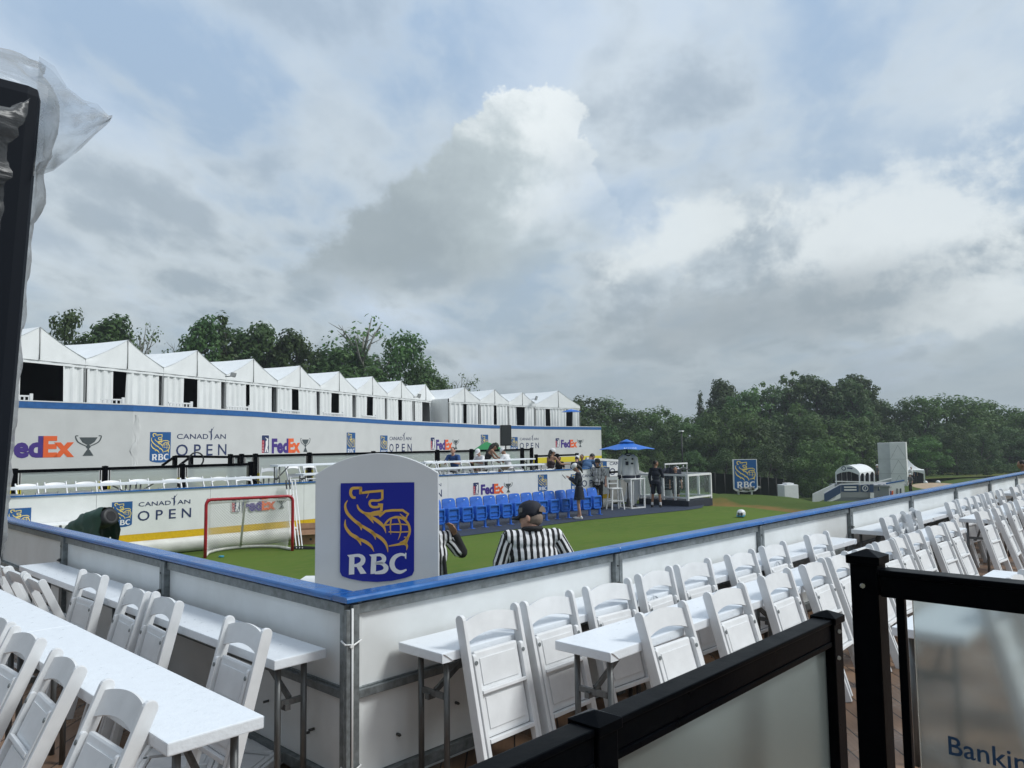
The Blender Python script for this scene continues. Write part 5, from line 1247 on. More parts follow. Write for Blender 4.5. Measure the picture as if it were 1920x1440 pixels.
# glass railed platform
pA, pB = at_z(1290, 944, CZ), at_z(1336, 946, CZ)
DP = 27.0; pr0, pr1, pr2, pr3 = at_d(1198, 938, DP+1.6), at_d(1291, 938, DP), at_d(1336, 936, DP+1.2), at_d(1245, 931, DP+3)
t = thing('glass_railing', 'low dark platform with a white railing and clear glass panels behind the clothes rack', 'railing', (0, 0, 0), 0)
base = [pr0.xy, pr1.xy, pr2.xy, (pr0+pr2-pr1).xy]; zb_, zd_ = TURF-.05, at_d(1335, 934, DP+1.2).z
mb = MB(); k = 4; mb.add([(*p, zb_) for p in base]+[(*p, zd_) for p in base], [(3, 2, 1, 0), (4, 5, 6, 7)]+[(i, (i+1) % k, k+(i+1) % k, k+i) for i in range(k)]); mb.build('platform', mat('platform_navy', (.02, .026, .04), .7), t)
zr = at_d(1291, 891.5, DP).z; clear = glass_mat('clear_glass', (.85, .92, .90), .03, .06)
cs = [Vector((*p, 0)) for p in base]; cs = [c+(sum(cs, Vector())/4-c)*.04 for c in cs]
for a, b, n_ in ((0, 1, 4), (1, 2, 1), (2, 3, 4), (3, 0, 1)):
    A_, B_ = cs[a], cs[b]; mb = MB(); mb.bar(A_+UP*zr, B_+UP*zr, .07, .07); mb.build('top_rail', white_m, t); mb = MB(); mb.bar(A_+UP*(zd_+.10), B_+UP*(zd_+.10), .06, .06); mb.build('bottom_rail', white_m, t)
    for i in range(n_+1):
        p = A_.lerp(B_, i/n_)
        if i < n_ or n_ == 1 and i == 0: mb = MB(); mb.span(p.x-.035, p.x+.035, p.y-.035, p.y+.035, zd_, zr+.02); mb.build('post', white_m, t)
        if i < n_:
            q = A_.lerp(B_, (i+1)/n_); d_ = (q-p).normalized()*.06; mb = MB(); mb.bar(p+d_+UP*(zd_+zr+.06)/2, q-d_+UP*(zd_+zr+.06)/2, .012, zr-zd_-.20); mb.build('glass_panel', clear, t)
# white printed wall beyond the end of the far boards, with the black end post
w0, w1 = at_d(1100, 862, 30), at_d(1192, 868, 31.5); WP = [Vector((*w0.xy, 0)), Vector((*w1.xy, 0))]
t = thing('board_wall_end', 'short white wall with dark lettering behind the referee in the hat', 'wall', (0, 0, 0), 0)
mb = MB(); ribbon_wall(mb, WP, -.5, 0, 0, .06, ztop=[w0.z+.0, w1.z]); mb.build('panel', white_m, t)
mb = MB(); zz = [w0.z+.002, w1.z+.002]; ribbon_wall(mb, WP, zz, 0, -.02, .09, ztop=[z+.09 for z in zz]); mb.build('cap_rail', white_m, t)
logo_on(t, 'open', 1119, 865.5, WP, .52)
q = at_d(1141, 950, 27.4); o = MB().span(-.05, .05, -.05, .05, TURF, at_d(1141, 876, 27.4).z).build('end_post', black_m, None, .008, loc=(q.x, q.y, 0)); tag(o, 'black square post at the end of the far boards', 'post')
q2 = at_d(1190, 882, 29); mb = MB(); mb.bar(Vector((q.x, q.y, at_d(1144, 886, 27.4).z)), q2, .07, .07); o = mb.build('sloping_rail', black_m); tag(o, 'black rail sloping from the end post towards the parasol', 'rail')
# loudspeaker on a stand, green canopies
p = at_d(948, 816, 36); t = thing('loudspeaker_on_stand', 'black loudspeaker on a stand before the banner wall', 'loudspeaker', (p.x, p.y, .45), AX-math.pi/2+R(10))
mb = MB(); mb.span(-.25, .25, -.2, .2, p.z-.45-.50, p.z-.45+.48); mb.build('cabinet', dblack_m, t, .03); mb = MB(); mb.span(-.21, .21, -.215, -.201, p.z-.45-.45, p.z-.45+.43); mb.build('grille', mat('grille_dark', (.03, .033, .035), .6, bump=.5, bscale=200), t)
mb = MB(); mb.tube([(0, 0, 0), (0, 0, p.z-.45-.5)], .03, 8); mb.build('pole', dblack_m, t)
gm = mat('green_canopy', (.012, .21, .055), .5, var=.12, vscale=3, bump=.3, bscale=4)
for i, (px, py, bx0, bx1, by, D, lab) in enumerate(((912, 828, 880, 958, 851, 34, 'green pitched canopy behind the seated spectators'), (962, 850, 930, 985, 879, 31, 'lower green canopy seen through the railing glass'))):
    a_, b0_, b1_ = at_d(px, py, D), at_d(bx0, by, D), at_d(bx1, by, D); t = thing('green_canopy', lab, 'canopy', (a_.x, a_.y, .45), AX-math.pi/2, 'green canopies')
    L0, L1 = -(a_-b0_).dot(LAT), (b1_-a_).dot(LAT); zt_, zb2 = a_.z-.45, b0_.z-.45
    mb = MB(); k = 7
    def pt(f, X, Y): return (X*f, Y*f, zt_-(zt_-zb2)*f**1.12)
    for (xa_, ya_), (xb_, yb_) in (((L0, -1), (L1, -1)), ((L1, -1), (L1, 1)), ((L1, 1), (L0, 1)), ((L0, 1), (L0, -1))): mb.grid([[pt(max(.001, j/6), xa_+(xb_-xa_)*i/4, ya_+(yb_-ya_)*i/4) for i in range(5)] for j in range(7)])
    mb.build('canopy', gm, t)
    for X in (L0, L1):
        for Y in (-1, 1): mb = MB(); mb.tube([(X*.98, Y*.98, 0), (X*.98, Y*.98, zb2)], .02, 6); mb.build('leg', dblack_m, t)

# ------------------------------------------------------------------ golf course beyond
sgn = at_d(1398, 918, 34); t = thing('shield_sign', 'blue and gold lion shield sign with a white rim on the grass mound', 'sign', (sgn.x, sgn.y, sgn.z-.1), AX-math.pi/2+R(4))
wS = 42.5*34/1420.; mb = MB(); zt_ = at_d(1398, 862, 34).z-sgn.z+.1
sh = lambda k: [(-wS/2*k, zt_+.03*(k-1)*10), (wS/2*k, zt_+.03*(k-1)*10), (wS/2*k, zt_-wS*1.19*k), (wS/2*.8*k, zt_-wS*1.27*k), (0, zt_-wS*1.32*k), (-wS/2*.8*k, zt_-wS*1.27*k), (-wS/2*k, zt_-wS*1.19*k)]
mb = MB(); mb.prism(sh(1.07), .10, Matrix.Translation((0, -.05, 0))); mb.build('board', white_m, t)
mb = MB(); emblem(mb, -wS/2, zt_, wS, (0, 1, 2), -.056, .003); mb.build('shield', [mat('far_sign_blue', (.01, .10, .30), .5), lgold, lwhite], t)
for s in (-.3, .3): mb = MB(); mb.bar((s, .06, -.3), (s, .06, .5), .06, .06); mb.build('support', white_m, t)
mb = MB(); rg = random.Random(8)
for k in range(26): x = rg.uniform(-.7, .9); mb.ell((x, rg.uniform(-.3, .1), .04+rg.uniform(0, .06)), (.1, .08, .07), 6)
o = mb.build('flower_bed', mat('flower_bed', (.05, .07, .04), .8, var=.8, vscale=14, var2=(.3, .3, .28)), None, loc=(sgn.x, sgn.y, sgn.z-.02)); tag(o, 'low planting at the foot of the far shield sign', 'flower bed', None, 'stuff')
p = at_d(1478, 936, 45); t = thing('utility_box', 'plain white utility cabinet below the grass mound', 'cabinet', (p.x, p.y, p.z-.2), AX-math.pi/2+R(10)); k = 45/1420.
mb = MB(); mb.span(-14*k, 14*k, -.4, .4, 0, 27*k+.2); mb.build('housing', white_m, t, .02); mb = MB(); mb.span(-6*k, 8*k, -.25, .25, 27*k+.201, 30*k+.2); mb.build('cap', white_m, t)
a_, b_ = at_d(1496, 938, 46), at_d(1526, 946, 50); mb = MB(); mb.bar(a_, b_, .35, .06); o = mb.build('ramp_board', white_m); tag(o, 'low white strip on the grass running from the cabinet to the pavilion ramp', 'board')
p = at_d(1280, 880, 60); zt_ = at_d(1279, 809, 60).z; t = thing('lamp_post', 'thin dark lamp post with a pale head before the far trees', 'lamp post', (p.x, p.y, -2), 0)
mb = MB(); mb.tube([(0, 0, 0), (0, 0, zt_+2)], [.07, .045], 8); mb.build('pole', dblack_m, t); mb = MB(); mb.box((LAT.x*-.02, LAT.y*-.02, zt_+2.02), (.32, .32, .10)); mb.build('lamp_head', white_m, t, .03)
# dark fence behind the mound
fa, fb = at_d(1322, 915, 44), at_d(1470, 923, 52); t = thing('mesh_fence', 'black mesh fence with thin posts behind the grass mound', 'fence', (0, 0, 0), 0); n = 9
mb = MB(); mb.bar(fa+UP*.15, fb+UP*.15, .03, 1.5); mb.build('mesh', mat('fence_mesh', (.006, .008, .008), .95, spec=.03), t)
for i in range(n+1): p = fa.lerp(fb, i/n); mb = MB(); mb.tube([(p.x, p.y, p.z-1.6), (p.x, p.y, p.z+.95)], .025, 6); mb.build('post', dblack_m, t)
# pavilion with ramp
DV = 70.
def V_(px, py, D=DV): return at_d(px, py, D)
kx = DV/1420.
FL_, FR_, BR_ = V_(1567, 905, 70.6), V_(1613, 905, 69.2), V_(1643, 905, 72.6)
pxd = (FR_-FL_); pxd.z = 0; W_ = pxd.length; Dp = (BR_-FR_).xy.length
pav = thing('pavilion', 'white barrel-roofed hospitality pavilion on a raised deck beyond the turf', 'pavilion', FL_, math.atan2(pxd.y, pxd.x))
Pi = pav.matrix_basis.inverted()
def L_(px, py, D=DV): return Pi @ V_(px, py, D)
roofm = mat('pavilion_white', (.74, .76, .76), .5)
X0 = 0.; zE_, zR_ = 19.5*kx, 33*kx
for b in range(3):   # three barrel bays going back
    y0, y1 = b*Dp/3, (b+1)*Dp/3; mb = MB()
    rows = [[(X0+W_*i/12, y, zE_+(zR_-zE_)*math.sin(math.pi*i/12)**.75-.07*abs(math.sin(math.pi*(y-y0)/(y1-y0)+math.pi/2))) for i in range(13)] for y in (y0, y0+(y1-y0)*.25, (y0+y1)/2, y0+(y1-y0)*.75, y1)]
    mb.grid(rows); mb.build('roof', roofm, pav)
    mb = MB(); n = 10   # scalloped side valance
    for xs in (X0+W_, X0): mb.grid([[(xs, y0+(y1-y0)*i/n, zE_) for i in range(n+1)], [(xs, y0+(y1-y0)*i/n, zE_-.08-.32*abs(2*i/n-1)**2.2) for i in range(n+1)]])
    mb.build('valance', roofm, pav)
mb = MB(); n = 14; mb.grid([[(X0+W_*i/n, -.02, zE_+(zR_-zE_)*math.sin(math.pi*i/n)**.75) for i in range(n+1)], [(X0+W_*i/n, -.02, zE_-.28+.36*math.sin(math.pi*i/n)) for i in range(n+1)]]); mb.build('front_valance', roofm, pav)
mb = MB(); flat(mb, circ(X0+W_*.36, zE_+.36, .20, 20), 0, -.03); flat(mb, circ(X0+W_*.36, zE_+.36, .13, 20), 1, -.034); stroke(mb, [(X0+W_*.5, zE_+.40, .12), (X0+W_*.72, zE_+.36, .12)], 0, -.03, False); mb.build('valance_print', [mat('pavilion_navy', (.015, .05, .13), .5), roofm], pav)
for x in (X0+.05, X0+W_-.05):
    for b in range(4): y = b*Dp/3; mb = MB(); mb.span(x-.045, x+.045, y-.045, y+.045, -.1, zE_-.02); mb.build('column', roofm, pav)
mb = MB(); mb.span(X0+.1, X0+W_-.1, Dp-.12, Dp-.06, -.1, zE_-.05); mb.span(X0+.05, X0+.08, .2, Dp-.13, -.1, zE_-.1); mb.build('rear_wall', dark_m, pav)
mb = MB(); mb.span(-.4, W_+2.6, -.6, Dp+.3, -.25, -.1); mb.span(-.3, W_+2.5, -.5, Dp+.2, -2.0, -.251); mb.build('deck', mat('pavilion_deck', (.30, .31, .32), .7), pav)
pn = mat('pavilion_navy', (.015, .05, .13), .5); tv = (Pi.to_3x3() @ DEP)*.10
def ppanel(pxs, zt0, zt1, zb0, zb1, yl, nm, m_, yr=None, print_=0):
    """panel between pixel columns with its top and bottom rows given by pixels"""
    (xa_, xb_) = pxs; DD = 68.4+yl*.5; vs = [L_(xa_, zb0, DD), L_(xb_, zb1, DD), L_(xb_, zt1, DD), L_(xa_, zt0, DD)]
    cc = sum(vs, Vector())/4; xd = (vs[1]-vs[0]+vs[2]-vs[3]).normalized(); vs += [v+tv for v in vs]
    mb = MB(); mb.add(vs, [(0, 1, 2, 3), (7, 6, 5, 4), (0, 4, 5, 1), (1, 5, 6, 2), (2, 6, 7, 3), (3, 7, 4, 0)]); mb.build(nm, m_, pav)
    if print_:
        mb = MB()
        if print_ == 1: flat(mb, circ(0, 0, .27, 18), 0, 0); flat(mb, circ(0, 0, .19, 18), 1, -.006); stroke(mb, [(-.03, -.12, .06), (.03, .12, .06)], 0, -.012, False)
        else:
            for r_ in (0, 1): stroke(mb, [(-.55, .10-.24*r_, .13), (.55, .10-.24*r_, .13)], 0, 0, False)
        o = mb.build('panel_print', [lwhite, pn], pav); o.matrix_local = frame(cc-tv*.3, xd, (0, 0, 1))
wt = white_m
ppanel((1546, 1576), 926, 909, 944, 928, -2.6, 'ramp_panel', pn, -2.6, 0); ppanel((1545, 1576), 942.8, 924.8, 945.5, 934, -2.6, 'ramp_skirt', wt)
ppanel((1524, 1565), 926, 907, 945, 929, 1.2, 'ramp_panel', wt, 1.2)
ppanel((1578, 1610), 909, 908.5, 922, 922.5, -1.4, 'deck_panel', pn, None, 2); ppanel((1577, 1635), 923, 923, 932, 933, -1.38, 'deck_skirt', mat('pavilion_deck', (.30, .31, .32), .7))
ppanel((1615, 1629), 909, 908, 922, 923, -1.4, 'deck_panel', pn, None, 1); ppanel((1647, 1660), 908.5, 908.5, 920, 920, -1.4, 'deck_panel', pn, None, 1); ppanel((1640, 1663), 921, 921, 932.5, 932.5, -1.36, 'deck_skirt', mat('pavilion_deck', (.30, .31, .32), .7))
ppanel((1631, 1638), 908, 908, 923, 923, -2.0, 'corner_panel', pn); ppanel((1632, 1639), 924, 924, 934, 934, -2.0, 'corner_skirt', wt)
for (xa_, ya_), (xb_, yb_) in (((1545, 925), (1577, 908)), ((1577, 908), (1637, 906)), ((1644, 904), (1672, 897)), ((1566, 902.5), (1640, 904))):
    mb = MB(); a_, b_ = L_(xa_, ya_, 67.4), L_(xb_, yb_, 67.4); mb.bar(a_, b_, .08, .09); mb.build('handrail', wt, pav)
ppanel((1663, 1695), 908, 902, 932, 929, -1.8, 'end_wall', wt); ppanel((1662, 1696), 905.5, 899.5, 908, 902, -1.84, 'end_wall_cap', mat('banner_blue', (.025, .12, .34), .4))
for i, (px, ww, m_) in enumerate(((1668, 3, lpurp), (1672, 3, lorng), (1681.5, 1.6, ldark), (1688, 2, ldark))): ppanel((px, px+ww), 916 if i > 1 else 921, 916 if i > 1 else 920, 928, 928, -1.9, 'wall_print', m_)
# tower
p = V_(1676, 907, 80); t = thing('tower', 'tall plain white wrapped scaffold tower beside the pavilion', 'tower', (p.x, p.y, p.z-.5), AX-math.pi/2-R(29)); kk = 80/1420.
mb = MB(); mb.span(-23*kk, -3*kk, -1.3, 1.3, 0, 76*kk+.5); mb.build('stair_bay', mat('tower_grey', (.60, .62, .63), .6, var=.08, vscale=1.5), t)
mb = MB(); mb.span(-2.5*kk, 24*kk, -1.9, 1.5, 0, 77*kk+.5); mb.build('main_bay', mat('tower_white', (.78, .79, .79), .6, var=.06, vscale=1.5), t)
mb = MB()
for z in (1.6, 3.1): mb.span(-2.5*kk, 24*kk, -1.915, -1.901, z, z+.03); mb.span(-23*kk, -3*kk, -1.315, -1.301, z, z+.03)
for z in (.1, 1.63, 3.13): mb.bar((-2*kk, -1.91, z), (11*kk, -1.91, z+1.4), .012, .03); mb.bar((24*kk, -1.91, z), (11*kk, -1.91, z+1.4), .012, .03)
mb.build('wrap_seams', mat('seam_grey', (.42, .43, .43), .7), t)
# small high-peaked marquee
p = V_(1712, 905, 83); kk = 83/1420.; t = thing('marquee_tent', 'small white high-peaked marquee right of the tower', 'tent', (p.x, p.y, p.z-.3), AX-math.pi/2-R(28))
zE_, zP = 24*kk+.3, 49*kk+.3; hw = 19*kk; mb = MB()
for (xa_, ya_), (xb_, yb_) in (((-1, -1), (1, -1)), ((1, -1), (1, 1)), ((1, 1), (-1, 1)), ((-1, 1), (-1, -1))):
    mb.grid([[((xa_+(xb_-xa_)*i/6)*hw*f-.6*(1-f), (ya_+(yb_-ya_)*i/6)*hw*f, zE_+(zP-zE_)*(1-f)**2.0) for i in range(7)] for f in (.01, .15, .3, .5, .7, .85, 1)])
    mb.grid([[((xa_+(xb_-xa_)*i/8)*hw, (ya_+(yb_-ya_)*i/8)*hw, z+(.22*math.sin(math.pi*i/8) if k == 1 else 0)) for i in range(9)] for k, z in ((0, zE_), (1, zE_-.4))])
mb.build('roof', roofm, t)
for s in (-1, 1):
    for q in (-1, 1): mb = MB(); mb.span(s*hw-.06, s*hw+.06, q*hw-.06, q*hw+.06, 0, zE_-.1); mb.build('pole', roofm, t)
mb = MB(); mb.span(-hw+.1, hw*.1, hw-.2, hw-.1, 0, zE_-.2); mb.build('rear_banner', roofm, t); mb = MB(); mb.span(hw*.1+.1, hw-.1, hw-.15, hw-.08, 0, zE_-.2); mb.build('rear_curtain', dark_m, t)
mb = MB(); mb.span(-hw, hw*.2, -hw-.3, -hw+.3, 0, .9); mb.build('counter', dark_m, t)
for i, px in enumerate((1735, 1759, 1838, 1829)):
    p = V_(px, (904.5, 904, 897.5, 896)[i], 88 if i < 2 else 120); mb = MB(); mb.ell((0, 0, .12), (.26, .26, .24), 12); o = mb.build('tee_marker', white_m, None, loc=p-UP*.15); tag(o, ['white round tee marker nearest the marquee', 'white round tee marker at the edge of the far green', 'pale round marker under the far shrubs, right one', 'pale yellow-lit marker under the far shrubs, left one'][i], 'marker', 'round markers on the course')

# ------------------------------------------------------------------ people
def remesh(mb, name, mats, parent, vox=.012, it=3, M=None):
    me = mb.data(name+'_raw', mats); o = bpy.data.objects.new(name+'_raw', me); C.objects.link(o)
    r = o.modifiers.new('r', 'REMESH'); r.mode = 'VOXEL'; r.voxel_size = vox; r.use_smooth_shade = True
    s = o.modifiers.new('s', 'SMOOTH'); s.factor = .5; s.iterations = it
    dg = bpy.context.evaluated_depsgraph_get(); nm = bpy.data.meshes.new_from_object(o.evaluated_get(dg)); nm.name = name
    bpy.data.objects.remove(o); bpy.data.meshes.remove(me)
    nm.materials.clear()
    for q in (mats if isinstance(mats, (list, tuple)) else [mats]): nm.materials.append(q)
    nm.polygons.foreach_set('use_smooth', [True]*len(nm.polygons)); nm.polygons.foreach_set('material_index', [0]*len(nm.polygons))
    n = bpy.data.objects.new(name, nm); C.objects.link(n); n.parent = parent; return n
def limb(mb, pts, rs, n=10):
    for (a, ra), (b, rb) in zip(list(zip(pts, rs))[:-1], list(zip(pts, rs))[1:]):
        a, b = Vector(a), Vector(b); L = (b-a).length; k = max(2, int(L/(min(ra, rb)*.45))+1)
        for i in range(k+1): t = i/k; r = ra+(rb-ra)*t; mb.ell(a.lerp(b, t), (r, r, r), n)
def stripes(o, per, fn):
    at = o.data.attributes.new('stripe', 'FLOAT', 'POINT'); at.data.foreach_set('value', [fn(v.co)/per for v in o.data.vertices])
def stripe_mat():
    M = bpy.data.materials.new('striped_cloth'); M.use_nodes = True; nt = M.node_tree; P = nt.nodes['Principled BSDF']; P.inputs['Roughness'].default_value = .8
    a = nt.nodes.new('ShaderNodeAttribute'); a.attribute_name = 'stripe'
    f = nt.nodes.new('ShaderNodeMath'); f.operation = 'FRACT'; tcx = nt.nodes.new('ShaderNodeTexCoord'); nz = nt.nodes.new('ShaderNodeTexNoise'); nz.inputs['Scale'].default_value = 7; nt.links.new(tcx.outputs['Object'], nz.inputs['Vector']); ma = nt.nodes.new('ShaderNodeMath'); ma.operation = 'MULTIPLY_ADD'; ma.inputs[1].default_value = .55; nt.links.new(nz.outputs[0], ma.inputs[0]); nt.links.new(a.outputs['Fac'], ma.inputs[2]); nt.links.new(ma.outputs[0], f.inputs[0]); bp = nt.nodes.new('ShaderNodeBump'); bp.inputs['Strength'].default_value = .6; bp.inputs['Distance'].default_value = .03; nt.links.new(nz.outputs[0], bp.inputs['Height']); nt.links.new(bp.outputs[0], P.inputs['Normal'])
    g = nt.nodes.new('ShaderNodeMath'); g.operation = 'GREATER_THAN'; g.inputs[1].default_value = .5; nt.links.new(f.outputs[0], g.inputs[0])
    m_ = nt.nodes.new('ShaderNodeMix'); m_.data_type = 'RGBA'; m_.inputs[6].default_value = (.72, .72, .74, 1); m_.inputs[7].default_value = (.008, .008, .01, 1)
    nt.links.new(g.outputs[0], m_.inputs[0]); nt.links.new(m_.outputs[2], P.inputs['Base Color']); return M
SK = mat('skin_light', (.46, .26, .19), .55, var=.08, vscale=9); SK2 = mat('skin_tan', (.30, .16, .10), .55, var=.08, vscale=9)
HAIR = mat('hair_dark', (.012, .009, .008), .6, bump=.4, bscale=60, stretch=(1, 1, .2)); HAIRG = mat('hair_grey_short', (.20, .15, .12), .8)
STR = stripe_mat(); BLK = mat('cloth_black', (.010, .010, .012), .8); NVY = mat('cloth_navy', (.008, .012, .026), .8, bump=.2, bscale=20); WHT = mat('cloth_white', (.68, .68, .69), .75, bump=.2, bscale=20)
POLO = mat('cloth_blue', (.022, .07, .22), .8, var=.1, vscale=8, bump=.25, bscale=16); TEAL = mat('cloth_steel_blue', (.05, .12, .25), .8, var=.1, vscale=6, bump=.25, bscale=12); KHK = mat('cloth_khaki', (.26, .21, .15), .8); GRY = mat('cloth_grey', (.12, .12, .12), .8); SHW = mat('shoe_white', (.62, .62, .60), .5)
def person(label, loc, rz, pose='stand', bend=0., hbend=0., hyaw=0., arms=None, shirt=WHT, sleeve='short', bottom='pants', bm_=BLK, hat=None, hair=None, skin=SK, shoe=BLK, k=1., fem=False, vox=.013, legs=None, socks=None, collar=None, extras=None, twist=0., bulk=1., hdrop=0., group=None):
    t = thing('person', label, 'person', loc, rz, group); t.scale = (k, k, k); PEOPLE.append(t)
    ez = Vector((0, math.sin(R(bend)), math.cos(R(bend)))); ey = Vector((0, math.cos(R(bend)), -math.sin(R(bend)))); ex = Vector((1, 0, 0))
    ct, st = math.cos(R(twist)), math.sin(R(twist)); ex2 = ex*ct+ey*st; ey2 = ey*ct-ex*st
    pz = .95 if pose == 'stand' else .53
    P0 = Vector((0, 0, pz)); nb = P0+ez*.53; ch = P0+ez*.34
    hb = R(bend+hbend); hz = Vector((0, math.sin(hb), math.cos(hb))); hc = nb+ez*(.02-hdrop)+hz*.135; hy0 = Vector((0, math.cos(hb), -math.sin(hb))); hx0 = Vector((1, 0, 0))
    cyw, syw = math.cos(R(hyaw)), math.sin(R(hyaw)); hx = hx0*cyw+hy0*syw; hy = hy0*cyw-hx0*syw
    HM = Matrix.Identity(4)
    for i in range(3): HM[i][0] = hx[i]; HM[i][1] = hy[i]; HM[i][2] = hz[i]; HM[i][3] = hc[i]
    TM = Matrix.Identity(4)
    for i in range(3): TM[i][0] = ex2[i]; TM[i][1] = ey2[i]; TM[i][2] = ez[i]; TM[i][3] = P0[i]
    shw = (.158 if fem else .185)*(1+.55*(bulk-1))
    arms = arms or (((.07, -.03, -.28), (.08, .05, -.53)),)*2
    legs = legs or ((((.10, .03, .50), (.105, -.02, .075)),)*2 if pose == 'stand' else (((.11, .40, .50), (.12, .38, .08)),)*2)
    SH, EL, WR, KN, AN = [], [], [], [], []
    for i, s in enumerate((-1, 1)):
        sh = nb-ez*.068+ex2*(s*shw); e, w = arms[i]; SH.append(sh)
        EL.append(sh+Vector((s*e[0], e[1], e[2]))); WR.append(sh+Vector((s*w[0], w[1], w[2])))
        kk, a = legs[i]; KN.append(Vector((s*kk[0], kk[1], kk[2]))); AN.append(Vector((s*a[0], a[1], a[2])))
    B = MB(); f = .9 if fem else 1.
    def torso(mb, g, z0=-.04):
        u = bulk
        mb.ell((0, 0, .0), (.155*f*u+g, .105*u+g, .11+g*.5), 16, M=TM); mb.ell((0, .005, .16), ((.135*f+.06*(u-1))*u+g, .098*u+g, .15), 16, M=TM); mb.ell((0, .0, .30), (.165*f*u+g, .112*u+g, .16), 16, M=TM); mb.ell((0, -.005, .42), (.155*f*u+g*.8, .085*u+g, .085+g*.4), 16, M=TM); mb.ell((0, -.012, .495), (.085, .070+g*.3, .045), 12, M=TM)
        for s in (-1, 1): mb.ell((s*shw*.5, -.012, .475), (.10, .062+g*.7, .05+g*.6), 10, M=TM); mb.ell((s*shw*.93, 0, .465), (.064+g, .062+g, .06+g*.6), 10, M=TM)
    torso(B, 0)
    limb(B, [nb-ez*.05, nb+ez*.02, hc-hz*.03], [.062, .054, .055])
    B.ell((0, .012, .0), (.076, .094, .112), 16, M=HM); B.ell((0, .045, -.055), (.055, .055, .062), 12, M=HM); B.ell((0, .105, -.012), (.013, .020, .022), 8, M=HM); B.ell((0, .098, -.06), (.026, .012, .010), 8, M=HM)
    for s in (-1, 1): B.ell((s*.084, -.012, -.012), (.016, .024, .038), 8, M=HM)
    for i, s in enumerate((-1, 1)):
        limb(B, [SH[i], SH[i].lerp(EL[i], .5), EL[i], EL[i].lerp(WR[i], .35), WR[i]], [.050, .046*f, .039*f, .040*f, .028*f])
        d = (WR[i]-EL[i]).normalized(); sd = d.cross(Vector((0, 0, 1)) if abs(d.z) < .9 else Vector((0, 1, 0))).normalized(); nn = sd.cross(d)
        for q in (-.028, -.009, .010, .028): limb(B, [WR[i]+d*.02+sd*q*.6, WR[i]+d*.085+sd*q], [.017, .015], 8)
        for q, L in ((-.030, .065), (-.010, .078), (.010, .074), (.029, .058)):
            p = WR[i]+d*.085+sd*q; limb(B, [p, p+d*L*.55-nn*.008, p+d*L*.9-nn*.030], [.0115, .0105, .009], 8)
        p = WR[i]+d*.03+sd*(-.030*s); limb(B, [p, p+d*.04-sd*(.022*s)-nn*.012, p+d*.075-sd*(.022*s)-nn*.025], [.014, .0125, .010], 8)
        hp = Vector((s*.088*f, 0, pz-.02)); limb(B, [hp, hp.lerp(KN[i], .5), KN[i], KN[i].lerp(AN[i], .35), AN[i]], [.088*f, .074*f, .056*f, .055*f, .036])
        limb(B, [AN[i], AN[i]+Vector((0, .06, -.035)), AN[i]+Vector((0, .14, -.045))], [.036, .036, .028])
    remesh(B, 'body', skin, t, vox)
    g = .018
    S = MB(); torso(S, g); S.ell((0, 0, -.07), (.158*f+g, .108+g, .06), 14, M=TM); 
    if shirt:
        if sleeve == 'tank':
            S = MB(); S.ell((0, 0, .0), (.155*f+g, .105+g, .11), 16, M=TM); S.ell((0, .005, .16), (.135*f+g, .098+g, .15), 16, M=TM); S.ell((0, .0, .27), (.163*f+g*.6, .112+g, .13), 16, M=TM)
            for s in (-1, 1): limb(S, [P0+ez*.30+ex2*s*.07+ey2*.09, P0+ez*.47+ex2*s*.085, P0+ez*.30+ex2*s*.04-ey2*.115], [.02, .02, .02])
        o = remesh(S, 'shirt', shirt, t, vox)
        if shirt is STR: stripes(o, .052, lambda c: (c-P0).dot(ex2)+.013)
        if sleeve in ('short', 'long', 'elbow'):
            for i, s in enumerate((-1, 1)):
                mb = MB()
                if sleeve == 'short': limb(mb, [SH[i], SH[i].lerp(EL[i], .75)], [.050+g, .054+g])
                else: limb(mb, [SH[i], SH[i].lerp(EL[i], .5), EL[i], WR[i]], [.050+g, .048+g, .044+g, .032+g*.7])
                o = remesh(mb, 'sleeve', shirt, t, vox)
                if shirt is STR:
                    ax = (EL[i]-SH[i]).normalized(); u = ax.cross(ey2).normalized(); v = u.cross(ax)
                    stripes(o, .052, lambda c: math.atan2((c-SH[i]).dot(v), (c-SH[i]).dot(u))*.068+.02)
    if collar:
        mb = MB(); mb.tube([nb+ez*.0+ex2*.075*math.cos(a)+ey2*.075*math.sin(a)+ez*(.012*-math.sin(a)) for a in [i*.3927 for i in range(16)]], .022, 8, closed=True); mb.build('collar', collar, t)
    Q = MB(); hips = lambda mb, gg: mb.ell((0, 0, -.01), (.158*f+gg, .112+gg, .11), 14, M=TM)
    if bottom in ('pants', 'shorts'):
        hips(Q, .012)
        for i, s in enumerate((-1, 1)):
            hp = Vector((s*.088*f, 0, pz-.02)); end = KN[i].lerp(hp, .12) if bottom == 'shorts' else AN[i]
            if bottom == 'shorts': limb(Q, [hp, end], [.102*f, .088*f])
            else: limb(Q, [hp, hp.lerp(KN[i], .5), KN[i], AN[i]+Vector((0, 0, .02))], [.102*f, .09*f, .073*f, .062])
        remesh(Q, 'trousers' if bottom == 'pants' else 'shorts', bm_, t, vox)
    elif bottom == 'skirt':
        mb = MB(); n = 28
        mb.grid([[((.165+.05*v)*f*math.cos(2*math.pi*i/n)*(1+.04*v*math.sin(i*2.7)), (.125+.05*v)*math.sin(2*math.pi*i/n)*(1+.04*v*math.sin(i*2.7)), pz+.06-.40*v) for i in range(n+1)] for v in (0, .2, .5, .8, 1)]); mb.build('skirt', bm_, t)
